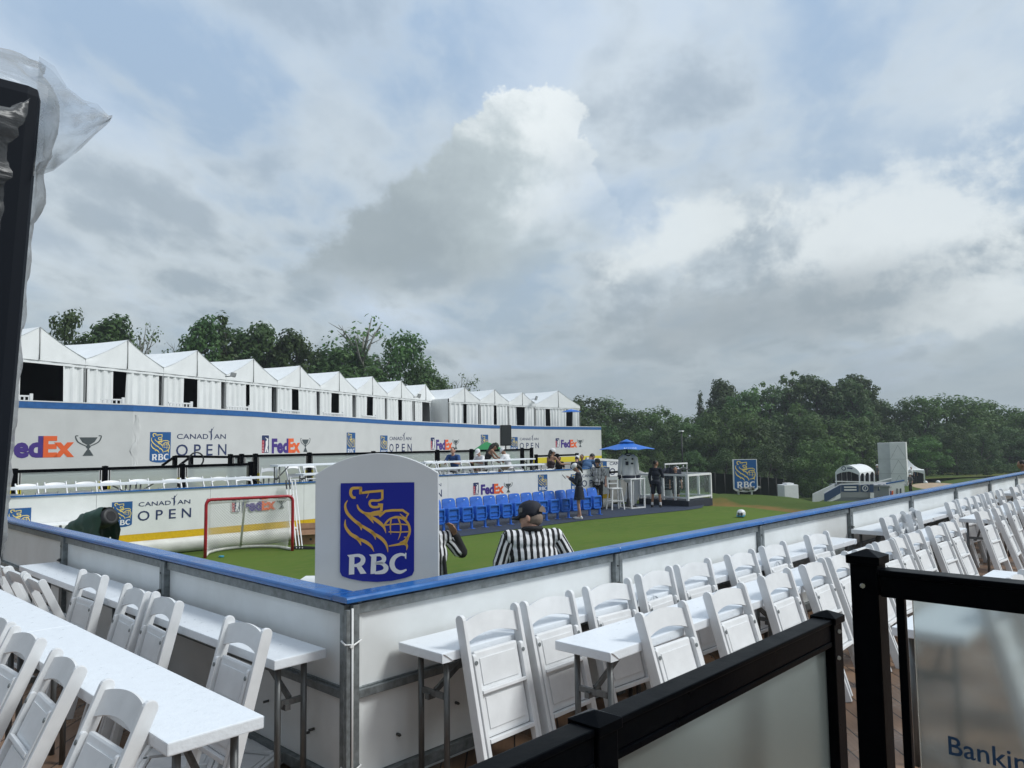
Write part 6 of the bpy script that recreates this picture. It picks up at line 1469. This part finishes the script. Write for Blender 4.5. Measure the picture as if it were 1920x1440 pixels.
    for i, s in enumerate((-1, 1)):
        mb = MB(); a = AN[i]; limb(mb, [a+Vector((0, -.04, -.045)), a+Vector((0, .06, -.045)), a+Vector((0, .15, -.05))], [.038, .044, .036], 10); limb(mb, [a+Vector((0, -.01, 0)), a+Vector((0, 0, -.03))], [.042, .042])
        remesh(mb, 'shoe', shoe, t, vox)
        if socks: mb = MB(); limb(mb, [a, a.lerp(KN[i], .22)], [.046, .050]); remesh(mb, 'sock', socks, t, vox)
    if hair:
        mb = MB()
        if hair[0] == 'short': mb.ell((0, -.012, .025), (.084, .096, .098), 14, M=HM)
        elif hair[0] == 'bald': mb.ell((0, -.020, -.008), (.0795, .0905, .075), 14, M=HM)
        else:
            mb.ell((0, -.015, .022), (.087, .10, .103), 14, M=HM); limb(mb, [HM @ Vector((0, -.085, .02)), HM @ Vector((0, -.125, -.10)), HM @ Vector((0, -.105, -.24))], [.06, .05, .022])
            if hair[0] == 'loose': limb(mb, [HM @ Vector((0, -.07, -.05)), nb-ey2*.11-ez*.18], [.075, .055])
        remesh(mb, 'hair', hair[1], t, max(.008, vox*.8))
    if hat:
        mb = MB(); hm = hat[1]
        prof_ = [(.090, .0), (.097, .03), (.097, .075), (.088, .112), (.060, .140), (.025, .152), (0, .154)]
        mb.lathe(prof_, 20, HM @ Matrix.Translation((0, .006, 0)) @ Matrix.Scale(1.13, 4, (0, 1, 0)))
        if hat[0] == 'cap':
            br = []
            for j in range(5):
                rr_ = j/4; br.append([(HM @ Vector(((.090)*math.cos(a)*(1-.15*rr_), .03+.088*math.sin(a)+.085*rr_*math.sin(a)**.7, .032-.012*rr_-.015*abs(math.cos(a))*rr_)) ) for a in [math.pi*(.08+.84*i/10) for i in range(11)]])
            mb.grid(br); mb.grid([[p-hz*.006 for p in r] for r in br])
            mb.ell((0, .006, .155), (.010, .010, .006), 8, M=HM)
        else: mb.lathe([(.10, .03), (.165, .022), (.19, .030), (.165, .034), (.10, .04)], 20, HM @ Matrix.Scale(1.1, 4, (0, 1, 0)))
        hobj = mb.build(hat[0], hm, t)
        if extras == 'cap_marks':
            mb = MB(); mb.box((0, 0, 0), (.028, .003, .034)); o = mb.build('cap_badge', WHT, hobj); o.matrix_local = HM @ Matrix.Translation((.052, -.078, .088)) @ Euler((R(35), 0, R(42))).to_matrix().to_4x4()
            mb = MB(); mb.box((0, 0, 0), (.003, .030, .042)); o = mb.build('cap_badge', GRY, hobj); o.matrix_local = HM @ Matrix.Translation((-.098, .045, .065)) @ Euler((0, R(12), 0)).to_matrix().to_4x4()
            mb = MB(); an = [(.062*math.cos(a), .014, .052*math.sin(a)) for a in [math.pi*i/10 for i in range(11)]]
            mb.add([(x, y, z) for x, y, z in an], [list(range(11))]); o = mb.build('strap_opening', HAIRG, hobj); o.matrix_local = HM @ Matrix.Translation((0, -.128, .035)) @ Euler((R(8), 0, 0)).to_matrix().to_4x4()
    for s in (-1, 1):
        mb = MB(); mb.ell((s*.030, .097, .012), (.012, .008, .007), 8, M=HM); mb.build('eye', mat('eye_dark', (.02, .015, .012), .3), t)
    return t
PEOPLE = []
FA = AX-math.pi/2        # heading: local +y looks straight away from the camera
CZ2 = TURF
p = at_d(998, 990, 7.0)
person('referee in a striped shirt and navy cap seen from behind near the blue rail', (p.x, p.y, TURF), FA+R(12), hyaw=48, hbend=14, arms=(((.09, .02, -.28), (.02, .22, -.42)), ((.15, .02, -.26), (.15, .24, -.38))), shirt=STR, hat=('cap', mat('cap_navy', (.006, .008, .018), .75)), hair=('bald', HAIRG), collar=BLK, k=1.055, vox=.008, bulk=1.28, hdrop=.06, extras='cap_marks', group='referees')
p = at_d(808, 1000, 7.6)
person('referee mostly hidden behind the big sign with a raised black-sleeved forearm', (p.x, p.y, TURF), FA+R(25), bend=4, arms=(((.06, .0, -.28), (.05, .15, -.48)), ((.16, .02, -.18), (.06, -.04, .03))), shirt=STR, hat=('cap', BLK), hair=('short', HAIR), skin=SK2, collar=BLK, vox=.008, group='referees')
ref2 = PEOPLE[-1]
mb = MB(); nb_ = Vector((.185, 0, 1.415)); nb_ = Vector((.185, .03, 1.43)); limb(mb, [nb_+Vector((.12, .015, -.135)), nb_+Vector((.16, .02, -.18)), nb_+Vector((.075, -.03, -.005))], [.070, .062, .045]); remesh(mb, 'black_undersleeve', BLK, ref2, .009)
mb = MB(); limb(mb, [nb_+Vector((-.05, .10, -.10)), nb_+Vector((-.06, .05, -.05)), nb_+Vector((-.08, -.11, -.20)), nb_+Vector((-.06, -.12, -.42))], [.022]*4); remesh(mb, 'strap', BLK, ref2, .01)
p = at_z(1087, 973, CZ)
person('young woman in dark clothes and a white cap looking at her phone on the carpet', p, FA+R(78), bend=3, hbend=28, arms=(((.02, .06, -.27), (-.06, .26, -.14)), ((.02, .06, -.27), (-.05, .27, -.12))), shirt=NVY, sleeve='long', bottom='skirt', bm_=NVY, hat=('cap', WHT), hair=('tail', HAIR), shoe=SHW, fem=True, k=.96, legs=(((.08, .03, .50), (.09, -.04, .075)), ((.08, .03, .50), (.10, .04, .075))))
o = MB().box((-.0, .46, 1.28), (.08, .012, .15), (R(-40), 0, 0)).build('phone', dblack_m, None); o.matrix_world = Matrix.Translation(p) @ Matrix.Rotation(FA+R(78), 4, 'Z'); tag(o, 'dark phone held by the woman in the white cap', 'phone')
p = at_d(1121, 900, 26.6)
person('referee in a wide black hat and striped shirt standing behind the last blue seats', (p.x, p.y, CZ), FA+R(170), arms=(((.10, .0, -.28), (.10, .1, -.50)), ((.12, -.02, -.28), (.16, .02, -.54))), shirt=STR, hat=('hat', BLK), hair=('short', HAIR), collar=BLK, k=.98, group='referees')
rf = PEOPLE[-1]
MB().box((.02, .155, 1.02), (.085, .008, .10)).build('name_badge', WHT, rf)
p = at_z(1231, 951, CZ)
person('person in a dark hooded top, shorts and white socks at the clothes rack', p, FA+R(-25), bend=2, hyaw=-45, hbend=8, arms=(((.07, .03, -.28), (.05, .08, -.53)), ((.05, .10, -.26), (.02, .33, -.30))), shirt=NVY, sleeve='long', bottom='shorts', bm_=NVY, hair=('short', HAIR), skin=SK2, shoe=BLK, socks=WHT, k=.94, legs=(((.13, .03, .50), (.16, -.02, .075)), ((.12, .03, .50), (.15, .02, .075))))
p = at_z(1273, 948, CZ)+DEP*.45
person('person in dark shorts mostly hidden behind the hanging jerseys on the rack', p, FA+R(170), bend=8, hbend=10, shirt=NVY, bottom='shorts', bm_=BLK, hair=('short', HAIR), skin=SK, shoe=BLK, k=.80, legs=(((.10, .03, .50), (.11, 0, .075)), ((.08, .03, .50), (.09, .05, .075))))
def seated(label, px, py, D, face, bend=12, **kw):
    kw.setdefault('pose', 'sit'); q = at_d(px, py, D); k = kw.get('k', 1.); b = R(bend); pose = kw.get('pose', 'sit'); pz = (.95 if pose == 'stand' else .53)
    hcz = pz+.55*math.cos(b)+.135*math.cos(b+R(kw.get('hbend', 0))); hy = .55*math.sin(b)+.135*math.sin(b+R(kw.get('hbend', 0)))
    rz = FA+R(face); fw = Vector((-math.sin(rz), math.cos(rz), 0)); return person(label, (q.x-fw.x*hy*k, q.y-fw.y*hy*k, q.z-hcz*k), rz, bend=bend, **kw)
TBL = ((( .08, .14, -.24), (-.05, .36, -.20)), ((.08, .14, -.24), (-.05, .36, -.20)))
seated('dark-haired man in a blue polo shirt leaning on the far white table', 849, 844.5, 26.3, 165, 24, arms=TBL, shirt=POLO, hair=('short', HAIR), bottom='pants', bm_=GRY, hbend=-18)
seated('seated person in a white shirt and white cap next to the green canopy', 896.5, 848, 26.5, 140, 18, arms=TBL, shirt=WHT, hat=('cap', WHT), hair=('short', HAIR), bottom='shorts', bm_=KHK, k=.86, hbend=12)
seated('standing woman in a black sleeveless top and dark cap bending over the far table', 928, 837, 27.6, -70, 34, pose='stand', arms=(((.04, .16, -.24), (-.02, .40, -.36)), ((.04, .18, -.22), (-.02, .44, -.30))), shirt=BLK, sleeve='tank', hat=('cap', mat('cap_olive', (.02, .025, .016), .7)), hair=('loose', HAIR), skin=SK2, bottom='pants', bm_=BLK, fem=True, hbend=10)
seated('person in white with a white cap being handed something by the woman in black', 943.5, 846, 27.2, 60, 22, arms=TBL, shirt=WHT, hat=('cap', WHT), hair=('short', HAIR), bottom='shorts', bm_=KHK, skin=SK2, k=.9, hbend=15)
seated('woman with a white cap and bare back leaning towards a child at the far railing', 1036, 848, 27.9, -35, 14, arms=(((.08, .05, -.27), (.05, .25, -.32)), ((.16, .12, -.22), (.26, .36, -.22))), shirt=mat('cloth_maroon', (.022, .010, .014), .8), sleeve='tank', hat=('cap', WHT), hair=('tail', HAIR), skin=SK2, bottom='pants', bm_=BLK, fem=True, hyaw=-30)
seated('small child with dark hair beside the bare-backed woman', 1049, 860, 28.2, 150, 5, shirt=BLK, hair=('short', HAIR), skin=SK2, bottom='pants', bm_=BLK, k=.66)
seated('person in navy and a white cap bowed beside the broad man in blue', 1082, 860, 29.2, -20, 20, arms=TBL, shirt=NVY, hat=('cap', WHT), hair=('short', HAIR), bottom='pants', bm_=BLK, k=.9, hbend=12)
seated('person with dark hair showing only the head behind the navy top and the blue back', 1091, 857, 30, 150, 5, arms=TBL, shirt=GRY, hair=('short', HAIR), skin=SK2, bottom='pants', bm_=BLK, k=.9)
seated('broad man in a steel blue shirt hunched over at the end of the far boards', 1110, 857, 29.3, -40, 44, arms=TBL, shirt=TEAL, hair=('short', HAIR), skin=SK2, bottom='pants', bm_=BLK, k=1.22, hbend=8)
seated('person in dark clothing with a bare arm at the far table on the right edge', 1916, 871, 19.8, 60, 10, arms=(((.10, .06, -.25), (.04, .30, -.30)), ((.10, .06, -.25), (.04, .30, -.30))), shirt=NVY, hair=('short', HAIR), skin=SK2, bottom='pants', bm_=BLK)
for px, py, D, fc, lab, kw in ((1710, 906, 82, 180, 'tiny person in white beside the banner in the far marquee', dict(shirt=WHT, bm_=BLK)), (1716, 905, 82.5, 150, 'tiny person in dark blue standing in the far marquee', dict(shirt=POLO, bm_=BLK)), (1708, 926, 66, 100, 'person in a grey top and pale hat walking on the grass by the bunker', dict(shirt=GRY, bm_=BLK, hat=('cap', WHT))), (1646, 905, 74, 90, 'tiny person with a white cap on the pavilion deck', dict(shirt=GRY, bm_=BLK, hat=('cap', WHT)))):
    p = at_d(px, py, D); person(lab, p, FA+R(fc), vox=.02, hair=('short', HAIR), **kw)

# ------------------------------------------------------------------ terrain
import bisect
ctrl = [(29.4, 12.6, -.58), (28.2, 12.4, -.62), (26.8, 11.5, -.60), (69.8, 22.4, -3.9), (83, 23, -3.0), (86.5, 22.2, -3.1), (103, 23.9, -2.95), (77, 43, -3.6), (22.7, 11.3, -.58), (21.3, 6.6, -.56), (24.5, 2, -.56), (24.5, -6, -.6), (10, 5, -.58), (5, 10, -.58), (20, 14, -.55), (10, 20, -.6), (30, 30, -.7), (-5, 30, -.6), (-20, 10, -.6), (-20, -20, -.7), (20, -25, -.7), (0, -3, -.7), (15, -3, -.7), (60, 60, -2.5), (20, 60, -1.), (120, 40, -3.8), (60, -20, -2.5), (160, 60, -4.5), (100, 0, -3.3), (45, 32, -1.2), (27.5, 9, -.62), (112, 26, -3.4)]
for px, py, D in ((1345, 918, 31), (1400, 925, 33), (1440, 931, 34.5), (1478, 939, 40), (1500, 942, 42), (1530, 949, 46), (1560, 951, 54), (1600, 942, 62), (1640, 940, 64), (1690, 934, 68), (1440, 948, 28.5), (1500, 956, 30), (1560, 962, 33), (1620, 960, 40), (1680, 950, 44)):
    p = at_d(px, py, D); ctrl.append((p.x, p.y, p.z))
for px, D, z in ((1250, 45, -2.2), (1330, 42, -2.9), (1400, 44, -3.4), (1300, 56, -3.8), (1450, 55, -4.2), (1350, 70, -4.4), (1500, 72, -4.5), (1200, 66, -3.6), (1350, 85, -5.2), (1450, 85, -5.7), (1530, 86, -5.7), (1400, 100, -5.8), (1500, 102, -5.8), (1580, 92, -5.4), (1250, 90, -4.3)):
    p = at_d(px, 900, D); ctrl.append((p.x, p.y, z))
def gz(x, y):
    n = d_ = 0.
    for a, b, c in ctrl:
        q = ((x-a)**2+(y-b)**2+.15)**1.6; n += c/q; d_ += 1/q
    return n/d_
xs_ = [-650, -300, -120, -60, -35, -25]+[-20+i*2.5 for i in range(10)]+[5+i*1.25 for i in range(40)]+[55+i*2.5 for i in range(33)]+[140+i*10 for i in range(8)]+[260, 400, 750]
ys_ = [-650, -300, -120, -60, -35, -25, -18, -13, -9]+[-6+i*1.25 for i in range(30)]+[32+i*2.5 for i in range(28)]+[104+i*10 for i in range(8)]+[220, 400, 750]
def gmat():
    M = turf_mat('rough_grass', (.036, .062, .012), (.054, .086, .016), (.066, .078, .022)); nt = M.node_tree; P = nt.nodes['Principled BSDF']
    src = P.inputs['Base Color'].links[0].from_socket
    a = nt.nodes.new('ShaderNodeAttribute'); a.attribute_name = 'dry'; n = nt.nodes.new('ShaderNodeTexNoise'); n.inputs['Scale'].default_value = 1.5; n.inputs['Detail'].default_value = 6
    t = nt.nodes.new('ShaderNodeTexCoord'); nt.links.new(t.outputs['Object'], n.inputs['Vector'])
    ad = nt.nodes.new('ShaderNodeMath'); ad.operation = 'MULTIPLY_ADD'; ad.inputs[1].default_value = .9; nt.links.new(n.outputs[0], ad.inputs[0]); nt.links.new(a.outputs['Fac'], ad.inputs[2])
    r = nt.nodes.new('ShaderNodeMapRange'); r.inputs[1].default_value = .85; r.inputs[2].default_value = 1.3; nt.links.new(ad.outputs[0], r.inputs[0])
    m_ = nt.nodes.new('ShaderNodeMix'); m_.data_type = 'RGBA'; nt.links.new(r.outputs[0], m_.inputs[0]); nt.links.new(src, m_.inputs[6]); m_.inputs[7].default_value = (.20, .125, .04, 1)
    nt.links.new(m_.outputs[2], P.inputs['Base Color']); return M
vs = [(x, y, gz(x, y)) for y in ys_ for x in xs_]; nx = len(xs_)
mb = MB(); mb.add(vs, [(j*nx+i, j*nx+i+1, (j+1)*nx+i+1, (j+1)*nx+i) for j in range(len(ys_)-1) for i in range(nx-1)], 0, True)
ground = struct(mb.build('ground', gmat()))
def segd(x, y, a, b):
    px, py = b[0]-a[0], b[1]-a[1]; u = max(0, min(1, ((x-a[0])*px+(y-a[1])*py)/(px*px+py*py))); return math.hypot(x-a[0]-u*px, y-a[1]-u*py)
edge = [(25.3, 1), (22.3, 6.6), (23.6, 9.2), (23.5, 11.6)]
at = ground.data.attributes.new('dry', 'FLOAT', 'POINT'); at.data.foreach_set('value', [max(0, 1-min(segd(v[0], v[1], edge[i], edge[i+1]) for i in range(3))/2.1) for v in vs])
# bunker and far putting green
q = at_d(1762, 913, 72); mb = MB(); n = 24; mb.add([(q.x+2.5*math.cos(2*math.pi*i/n)*LAT.x+1.6*math.sin(2*math.pi*i/n)*DEP.x, q.y+2.5*math.cos(2*math.pi*i/n)*LAT.y+1.6*math.sin(2*math.pi*i/n)*DEP.y, q.z+.25*math.sin(2*math.pi*i/n)+.05) for i in range(n)], [list(range(n))])
struct(mb.build('sand_bunker', mat('bunker_sand', (.36, .27, .18), .9, var=.15, vscale=2)))
q0, q1 = at_d(1700, 899, 88), at_d(1905, 886, 112); mb = MB()
mb.grid([[at_d(1690+i*28, 899-.045*i*28-(j/6)*18+1, 88+j*6+i*.6) for i in range(12)] for j in range(7)]); struct(mb.build('far_green', turf_mat('far_putting_green', (.072, .088, .020), (.085, .10, .024), (.095, .105, .03))))

# ------------------------------------------------------------------ trees
def leaf_mat(name, c, c2):
    M = bpy.data.materials.new(name); M.use_nodes = True; nt = M.node_tree; P = nt.nodes['Principled BSDF']; P.inputs['Roughness'].default_value = .55; P.inputs['Specular IOR Level'].default_value = .25
    a = nt.nodes.new('ShaderNodeAttribute'); a.attribute_name = 'tint'; oi = nt.nodes.new('ShaderNodeObjectInfo')
    m_ = nt.nodes.new('ShaderNodeMix'); m_.data_type = 'RGBA'; m_.inputs[6].default_value = (*c, 1); m_.inputs[7].default_value = (*c2, 1); nt.links.new(a.outputs['Fac'], m_.inputs[0])
    h = nt.nodes.new('ShaderNodeHueSaturation'); r = nt.nodes.new('ShaderNodeMapRange'); r.inputs[3].default_value = .65; r.inputs[4].default_value = 1.35; nt.links.new(oi.outputs['Random'], r.inputs[0])
    nt.links.new(r.outputs[0], h.inputs['Value']); nt.links.new(m_.outputs[2], h.inputs['Color'])
    r2 = nt.nodes.new('ShaderNodeMapRange'); r2.inputs[3].default_value = .485; r2.inputs[4].default_value = .52; nt.links.new(oi.outputs['Random'], r2.inputs[0]); nt.links.new(r2.outputs[0], h.inputs['Hue'])
    nt.links.new(h.outputs[0], P.inputs['Base Color'])
    tr = nt.nodes.new('ShaderNodeBsdfTranslucent'); nt.links.new(h.outputs[0], tr.inputs[0]); mx = nt.nodes.new('ShaderNodeMixShader'); mx.inputs[0].default_value = .38
    nt.links.new(P.outputs[0], mx.inputs[1]); nt.links.new(tr.outputs[0], mx.inputs[2]); nt.links.new(mx.outputs[0], nt.nodes['Material Output'].inputs[0]); return M
LM = leaf_mat('leaf_green', (.066, .128, .036), (.118, .195, .050)); LD = leaf_mat('leaf_dark', (.056, .110, .038), (.100, .165, .050))
bark = mat('bark', (.07, .06, .05), .9, var=.3, vscale=6, stretch=(1, 1, .2)); barkp = mat('bark_pale', (.20, .20, .18), .9, var=.3, vscale=6)
def crown_mesh(seed, h, w, kind, leaf, nc, nl):
    rg = random.Random(seed); V, F, T = [], [], []; clumps = []
    base = h*(.22 if kind != 'tall' else .28)
    for c in range(nc):
        for _ in range(60):
            u = rg.random()
            if kind == 'cone': z = base+(h-base)*u**.8; rm_ = w*.5*(1.02-u**.9)*(.7+.3*rg.random())
            elif kind == 'tall': z = base+(h-base)*u; rm_ = w*.5*math.sin(math.pi*min(1, .12+.88*u))**.6*(.75+.4*rg.random())
            else: z = base+(h-base)*u; rm_ = w*.5*math.sin(math.pi*min(1, .16+.84*u))**.5*(.8+.35*rg.random())
            a = rg.uniform(0, 6.283); rr_ = rm_*rg.random()**.45
            p = Vector((rr_*math.cos(a), rr_*math.sin(a), z)); s = rg.uniform(.5, 1.15)*w*.15*(1 if kind != 'cone' else .75)
            if all((p-q).length > (s+t_)*.42 for q, t_ in clumps): break
        clumps.append((p, s))
    for p, s in clumps:
        tb = rg.uniform(.0, .65)
        for _ in range(int(nl*(s/(w*.12))**2)):
            d_ = Vector((rg.gauss(0, 1), rg.gauss(0, 1), rg.gauss(0, .8))); d_.normalize(); r_ = s*rg.random()**.35
            c = p+d_*r_*Vector((1, 1, 1)).length/1.732; n = (d_*.8+Vector((rg.uniform(-.55, .55), rg.uniform(-.55, .55), rg.uniform(.1, .9)))).normalized()
            u = n.cross(Vector((rg.random(), rg.random(), rg.random()-.5))).normalized(); v = n.cross(u); L = leaf*rg.uniform(.6, 1.25)
            o = len(V); V += [c-u*L*.5, c+v*L*.34, c+u*L*.5, c-v*L*.34]; F.append((o, o+1, o+2, o+3)); tt = min(1, tb+rg.uniform(0, .35)); T += [tt]*4
    me = bpy.data.meshes.new('crown'); me.from_pydata([tuple(v) for v in V], [], F); at_ = me.attributes.new('tint', 'FLOAT', 'POINT'); at_.data.foreach_set('value', T); return me, clumps
def trunk_mesh(clumps, h, rg, bare=0):
    mb = MB(); bend = [Vector((0, 0, -.8))]+[Vector((rg.uniform(-.12, .12)*i, rg.uniform(-.12, .12)*i, h*.85*i/5)) for i in range(1, 6)]
    mb.tube(bend, [h*.022*(1-.16*i) for i in range(6)], 7)
    cl = sorted(clumps, key=lambda c: rg.random())[:14]
    for p, s in cl:
        z0 = max(h*.18, p.z-rg.uniform(.6, 1.6)*h*.15); i = min(4, max(0, int(z0/(h*.85)*5))); f_ = z0/(h*.85)*5-i; b0 = bend[i].lerp(bend[i+1], max(0, min(1, f_)))
        mb.tube([b0, b0.lerp(p, .5)+Vector((0, 0, -.03*h)), p], [h*.008, h*.006, h*.002], 5)
    for k in range(bare):
        a = rg.uniform(0, 6.28); b0 = bend[4]; p = b0+Vector((math.cos(a)*h*.12, math.sin(a)*h*.12, h*rg.uniform(.16, .28))); mb.tube([b0, b0.lerp(p, .6)+Vector((0, 0, h*.02)), p], [h*.006, h*.004, h*.001], 5)
        for _ in range(4): c = b0.lerp(p, rg.uniform(.4, .9)); mb.tube([c, c+Vector((rg.uniform(-.06, .06)*h, rg.uniform(-.06, .06)*h, rg.uniform(.02, .07)*h))], [h*.003, h*.0008], 4)
    return mb
KIND = {}
for kn, kd, w, nc, nl, m_, bare, lf, bk_ in (('broad', 'round', 7.2, 60, 95, LM, 0, .34, bark), ('round', 'round', 6.2, 54, 90, LM, 0, .32, bark), ('dark', 'round', 6.6, 58, 95, LD, 0, .32, bark), ('tall', 'tall', 5.0, 52, 90, LD, 0, .32, bark), ('slender', 'tall', 4.2, 34, 65, LM, 2, .30, bark), ('pointed', 'cone', 5.2, 54, 60, LD, 0, .28, bark), ('sparse', 'tall', 6.2, 20, 20, LM, 7, .26, barkp)):
    me, cl = crown_mesh(hash_ if False else len(kn)*13+int(w*10), 10., w, kd, lf, nc, nl); me.materials.append(m_); KIND[kn] = (me, trunk_mesh(cl, 10., random.Random(len(kn)), bare).data('trunk', bk_))
def tree(kn, x, y, z, h, label, group, wk=1., rz=None):
    t = thing('tree', label, 'tree', (x, y, z), rnd.uniform(0, 6.28) if rz is None else rz, group); k = h/10.; t.scale = (k*wk, k*wk, k)
    for nm, me in (('crown', KIND[kn][0]), ('trunk', KIND[kn][1])): o = bpy.data.objects.new(nm, me); C.objects.link(o); o.parent = t
    return t
DESC = {'broad': 'broad leafy green tree', 'round': 'round-crowned green tree', 'dark': 'dark green dense tree', 'tall': 'tall dark narrow tree', 'slender': 'slender green tree', 'pointed': 'pointed dark conifer', 'sparse': 'sparse pale-branched tree'}
WK = 1.
def row(items, D, base, where, group, jit=4):
    for i, (px, py, kn, wk) in enumerate(items):
        DD = D(px) if callable(D) else D; DD += rnd.uniform(-jit, jit); p = at_d(px, py+(11 if WK > 1 and kn in ('broad', 'round', 'dark') else 0), DD); zb = base(p.x, p.y)
        tree(kn, p.x, p.y, zb, (p.z-zb)*1.02, '%s, %s from the left %s' % (DESC[kn], ordn(i), where), group, wk*(WK if kn in ('broad', 'round', 'dark') else 1.))
# behind the tents on the left
row([(20, 616, 'sparse', .8), (128, 597, 'round', .62), (212, 608, 'tall', .9), (268, 606, 'sparse', .7), (345, 628, 'sparse', .6), (418, 590, 'pointed', .95), (385, 610, 'tall', .8), (452, 632, 'tall', .85), (492, 620, 'tall', .9), (545, 634, 'tall', .9), (590, 662, 'dark', .9), (640, 662, 'dark', 1.1), (660, 650, 'dark', .9), (682, 594, 'sparse', 1.25), (722, 656, 'sparse', .9), (755, 636, 'dark', .85), (790, 690, 'dark', .9), (822, 711, 'round', .7), (868, 702, 'sparse', .8)], lambda px: 62+px*.018, lambda x, y: -.7, 'behind the tents', 'trees behind the tents', 2)
fz_ = lambda x, y: gz(x, y)-.2
# far wood: back row (skyline) and front row
WK = 1.28
row([(1110, 790, 'dark', 1.2), (1175, 800, 'broad', 1.2), (1240, 795, 'dark', 1.2), (1305, 775, 'broad', 1.2), (1375, 765, 'dark', 1.3), (1445, 765, 'broad', 1.3), (1515, 760, 'dark', 1.3), (1590, 765, 'broad', 1.3), (1665, 785, 'dark', 1.2), (1735, 775, 'broad', 1.3), (1800, 775, 'dark', 1.3), (1865, 780, 'broad', 1.3), (1930, 795, 'dark', 1.3)], lambda px: 126 if px < 1640 else 128, fz_, 'in the far wood rear rank', 'trees of the far wood', 3)
row([(1098, 742, 'dark', 1.0), (1132, 744, 'broad', .9), (1165, 768, 'round', .9), (1200, 766, 'dark', .9), (1232, 760, 'broad', .9), (1268, 772, 'round', .8), (1312, 737, 'pointed', .62), (1338, 728, 'pointed', .7), (1354, 722, 'tall', .8), (1370, 735, 'dark', .8), (1400, 730, 'round', .9), (1432, 722, 'slender', .9), (1416, 726, 'pointed', .8), (1462, 726, 'dark', .9), (1466, 712, 'sparse', .8), (1486, 702, 'slender', 1.0), (1520, 714, 'tall', 1.2), (1545, 718, 'slender', .9), (1562, 722, 'dark', 1.0), (1590, 720, 'tall', 1.0), (1606, 712, 'tall', 1.0), (1650, 748, 'dark', .9), (1690, 744, 'broad', .9), (1730, 740, 'round', .95), (1772, 738, 'broad', .95), (1812, 742, 'broad', 1.0), (1850, 748, 'round', 1.0), (1888, 758, 'broad', 1.0), (1915, 764, 'dark', 1.0), (1950, 780, 'broad', 1.1)], lambda px: 112 if px < 1640 else 113, fz_, 'along the skyline of the far wood', 'trees of the far wood', 3)
row([(1086, 778, 'round', .9), (1122, 790, 'dark', .9), (1160, 800, 'broad', .8), (1215, 800, 'broad', .9), (1250, 790, 'dark', .9), (1290, 790, 'round', .8), (1330, 775, 'broad', .8), (1366, 760, 'broad', .85), (1410, 778, 'dark', .9), (1450, 785, 'dark', .9), (1495, 760, 'slender', 1.1), (1530, 770, 'broad', .9), (1570, 790, 'dark', .9), (1610, 780, 'round', .9), (1655, 790, 'dark', .9), (1700, 800, 'dark', .8), (1790, 790, 'dark', .9), (1840, 800, 'dark', .9), (1890, 795, 'dark', 1.), (1935, 800, 'dark', 1.)], lambda px: 98 if px < 1640 else 102, fz_, 'in the front rank of the far wood', 'trees of the far wood', 3)
row([(1105, 830, 'broad', .9), (1185, 835, 'round', .9), (1230, 842, 'broad', .9), (1300, 838, 'dark', .9), (1360, 836, 'dark', .9), (1440, 830, 'dark', 1.), (1540, 822, 'broad', 1.), (1590, 838, 'round', .9), (1735, 812, 'broad', 1.25), (1765, 824, 'round', 1.1), (1850, 862, 'round', 1.3), (1830, 872, 'slender', 1.2)], lambda px: 88 if px < 1640 else 98, fz_, 'among low trees edging the far wood', 'low trees at the edge of the far wood', 3)
# undergrowth along the foot of the wood
me, cl = crown_mesh(77, 3.2, 5., 'round', .26, 16, 60); me.materials.append(LD)
bm = bmesh.new(); tmp = bmesh.new(); tints = []
V, F, T = [], [], []
src_t = [a.value for a in me.attributes['tint'].data]; rg = random.Random(21)
for px in range(1070, 1990, 24):
    DD = (96 if px < 1640 else 98)+rg.uniform(-2, 4); p = at_d(px+rg.uniform(-6, 6), 900, DD); zb = fz_(p.x, p.y)-.5; a = rg.uniform(0, 6.28); k = rg.uniform(.6, 1.15); o = len(V)
    V += [(p.x+k*(v.co.x*math.cos(a)-v.co.y*math.sin(a)), p.y+k*(v.co.x*math.sin(a)+v.co.y*math.cos(a)), zb+k*v.co.z) for v in me.vertices]; F += [tuple(o+i for i in q.vertices) for q in me.polygons]; T += src_t
mu = bpy.data.meshes.new('undergrowth'); mu.from_pydata(V, [], F); at_ = mu.attributes.new('tint', 'FLOAT', 'POINT'); at_.data.foreach_set('value', T); mu.materials.append(LD)
o = bpy.data.objects.new('undergrowth', mu); C.objects.link(o); tag(o, 'dense dark undergrowth along the foot of the far wood', 'undergrowth', None, 'stuff')

# ------------------------------------------------------------------ humid air
HM_ = bpy.data.materials.new('haze_air'); HM_.use_nodes = True; nt = HM_.node_tree; nt.nodes.clear()
pv = nt.nodes.new('ShaderNodeVolumePrincipled'); pv.inputs['Color'].default_value = (.86, .93, 1, 1); pv.inputs['Density'].default_value = .0006; pv.inputs['Anisotropy'].default_value = .2
ho = nt.nodes.new('ShaderNodeOutputMaterial'); nt.links.new(pv.outputs[0], ho.inputs['Volume'])
mb = MB(); mb.span(-700, 800, -700, 800, -14, 22); hz_ = mb.build('haze', HM_); tag(hz_, 'thin humid haze over the course and the far wood', 'haze', None, 'stuff')
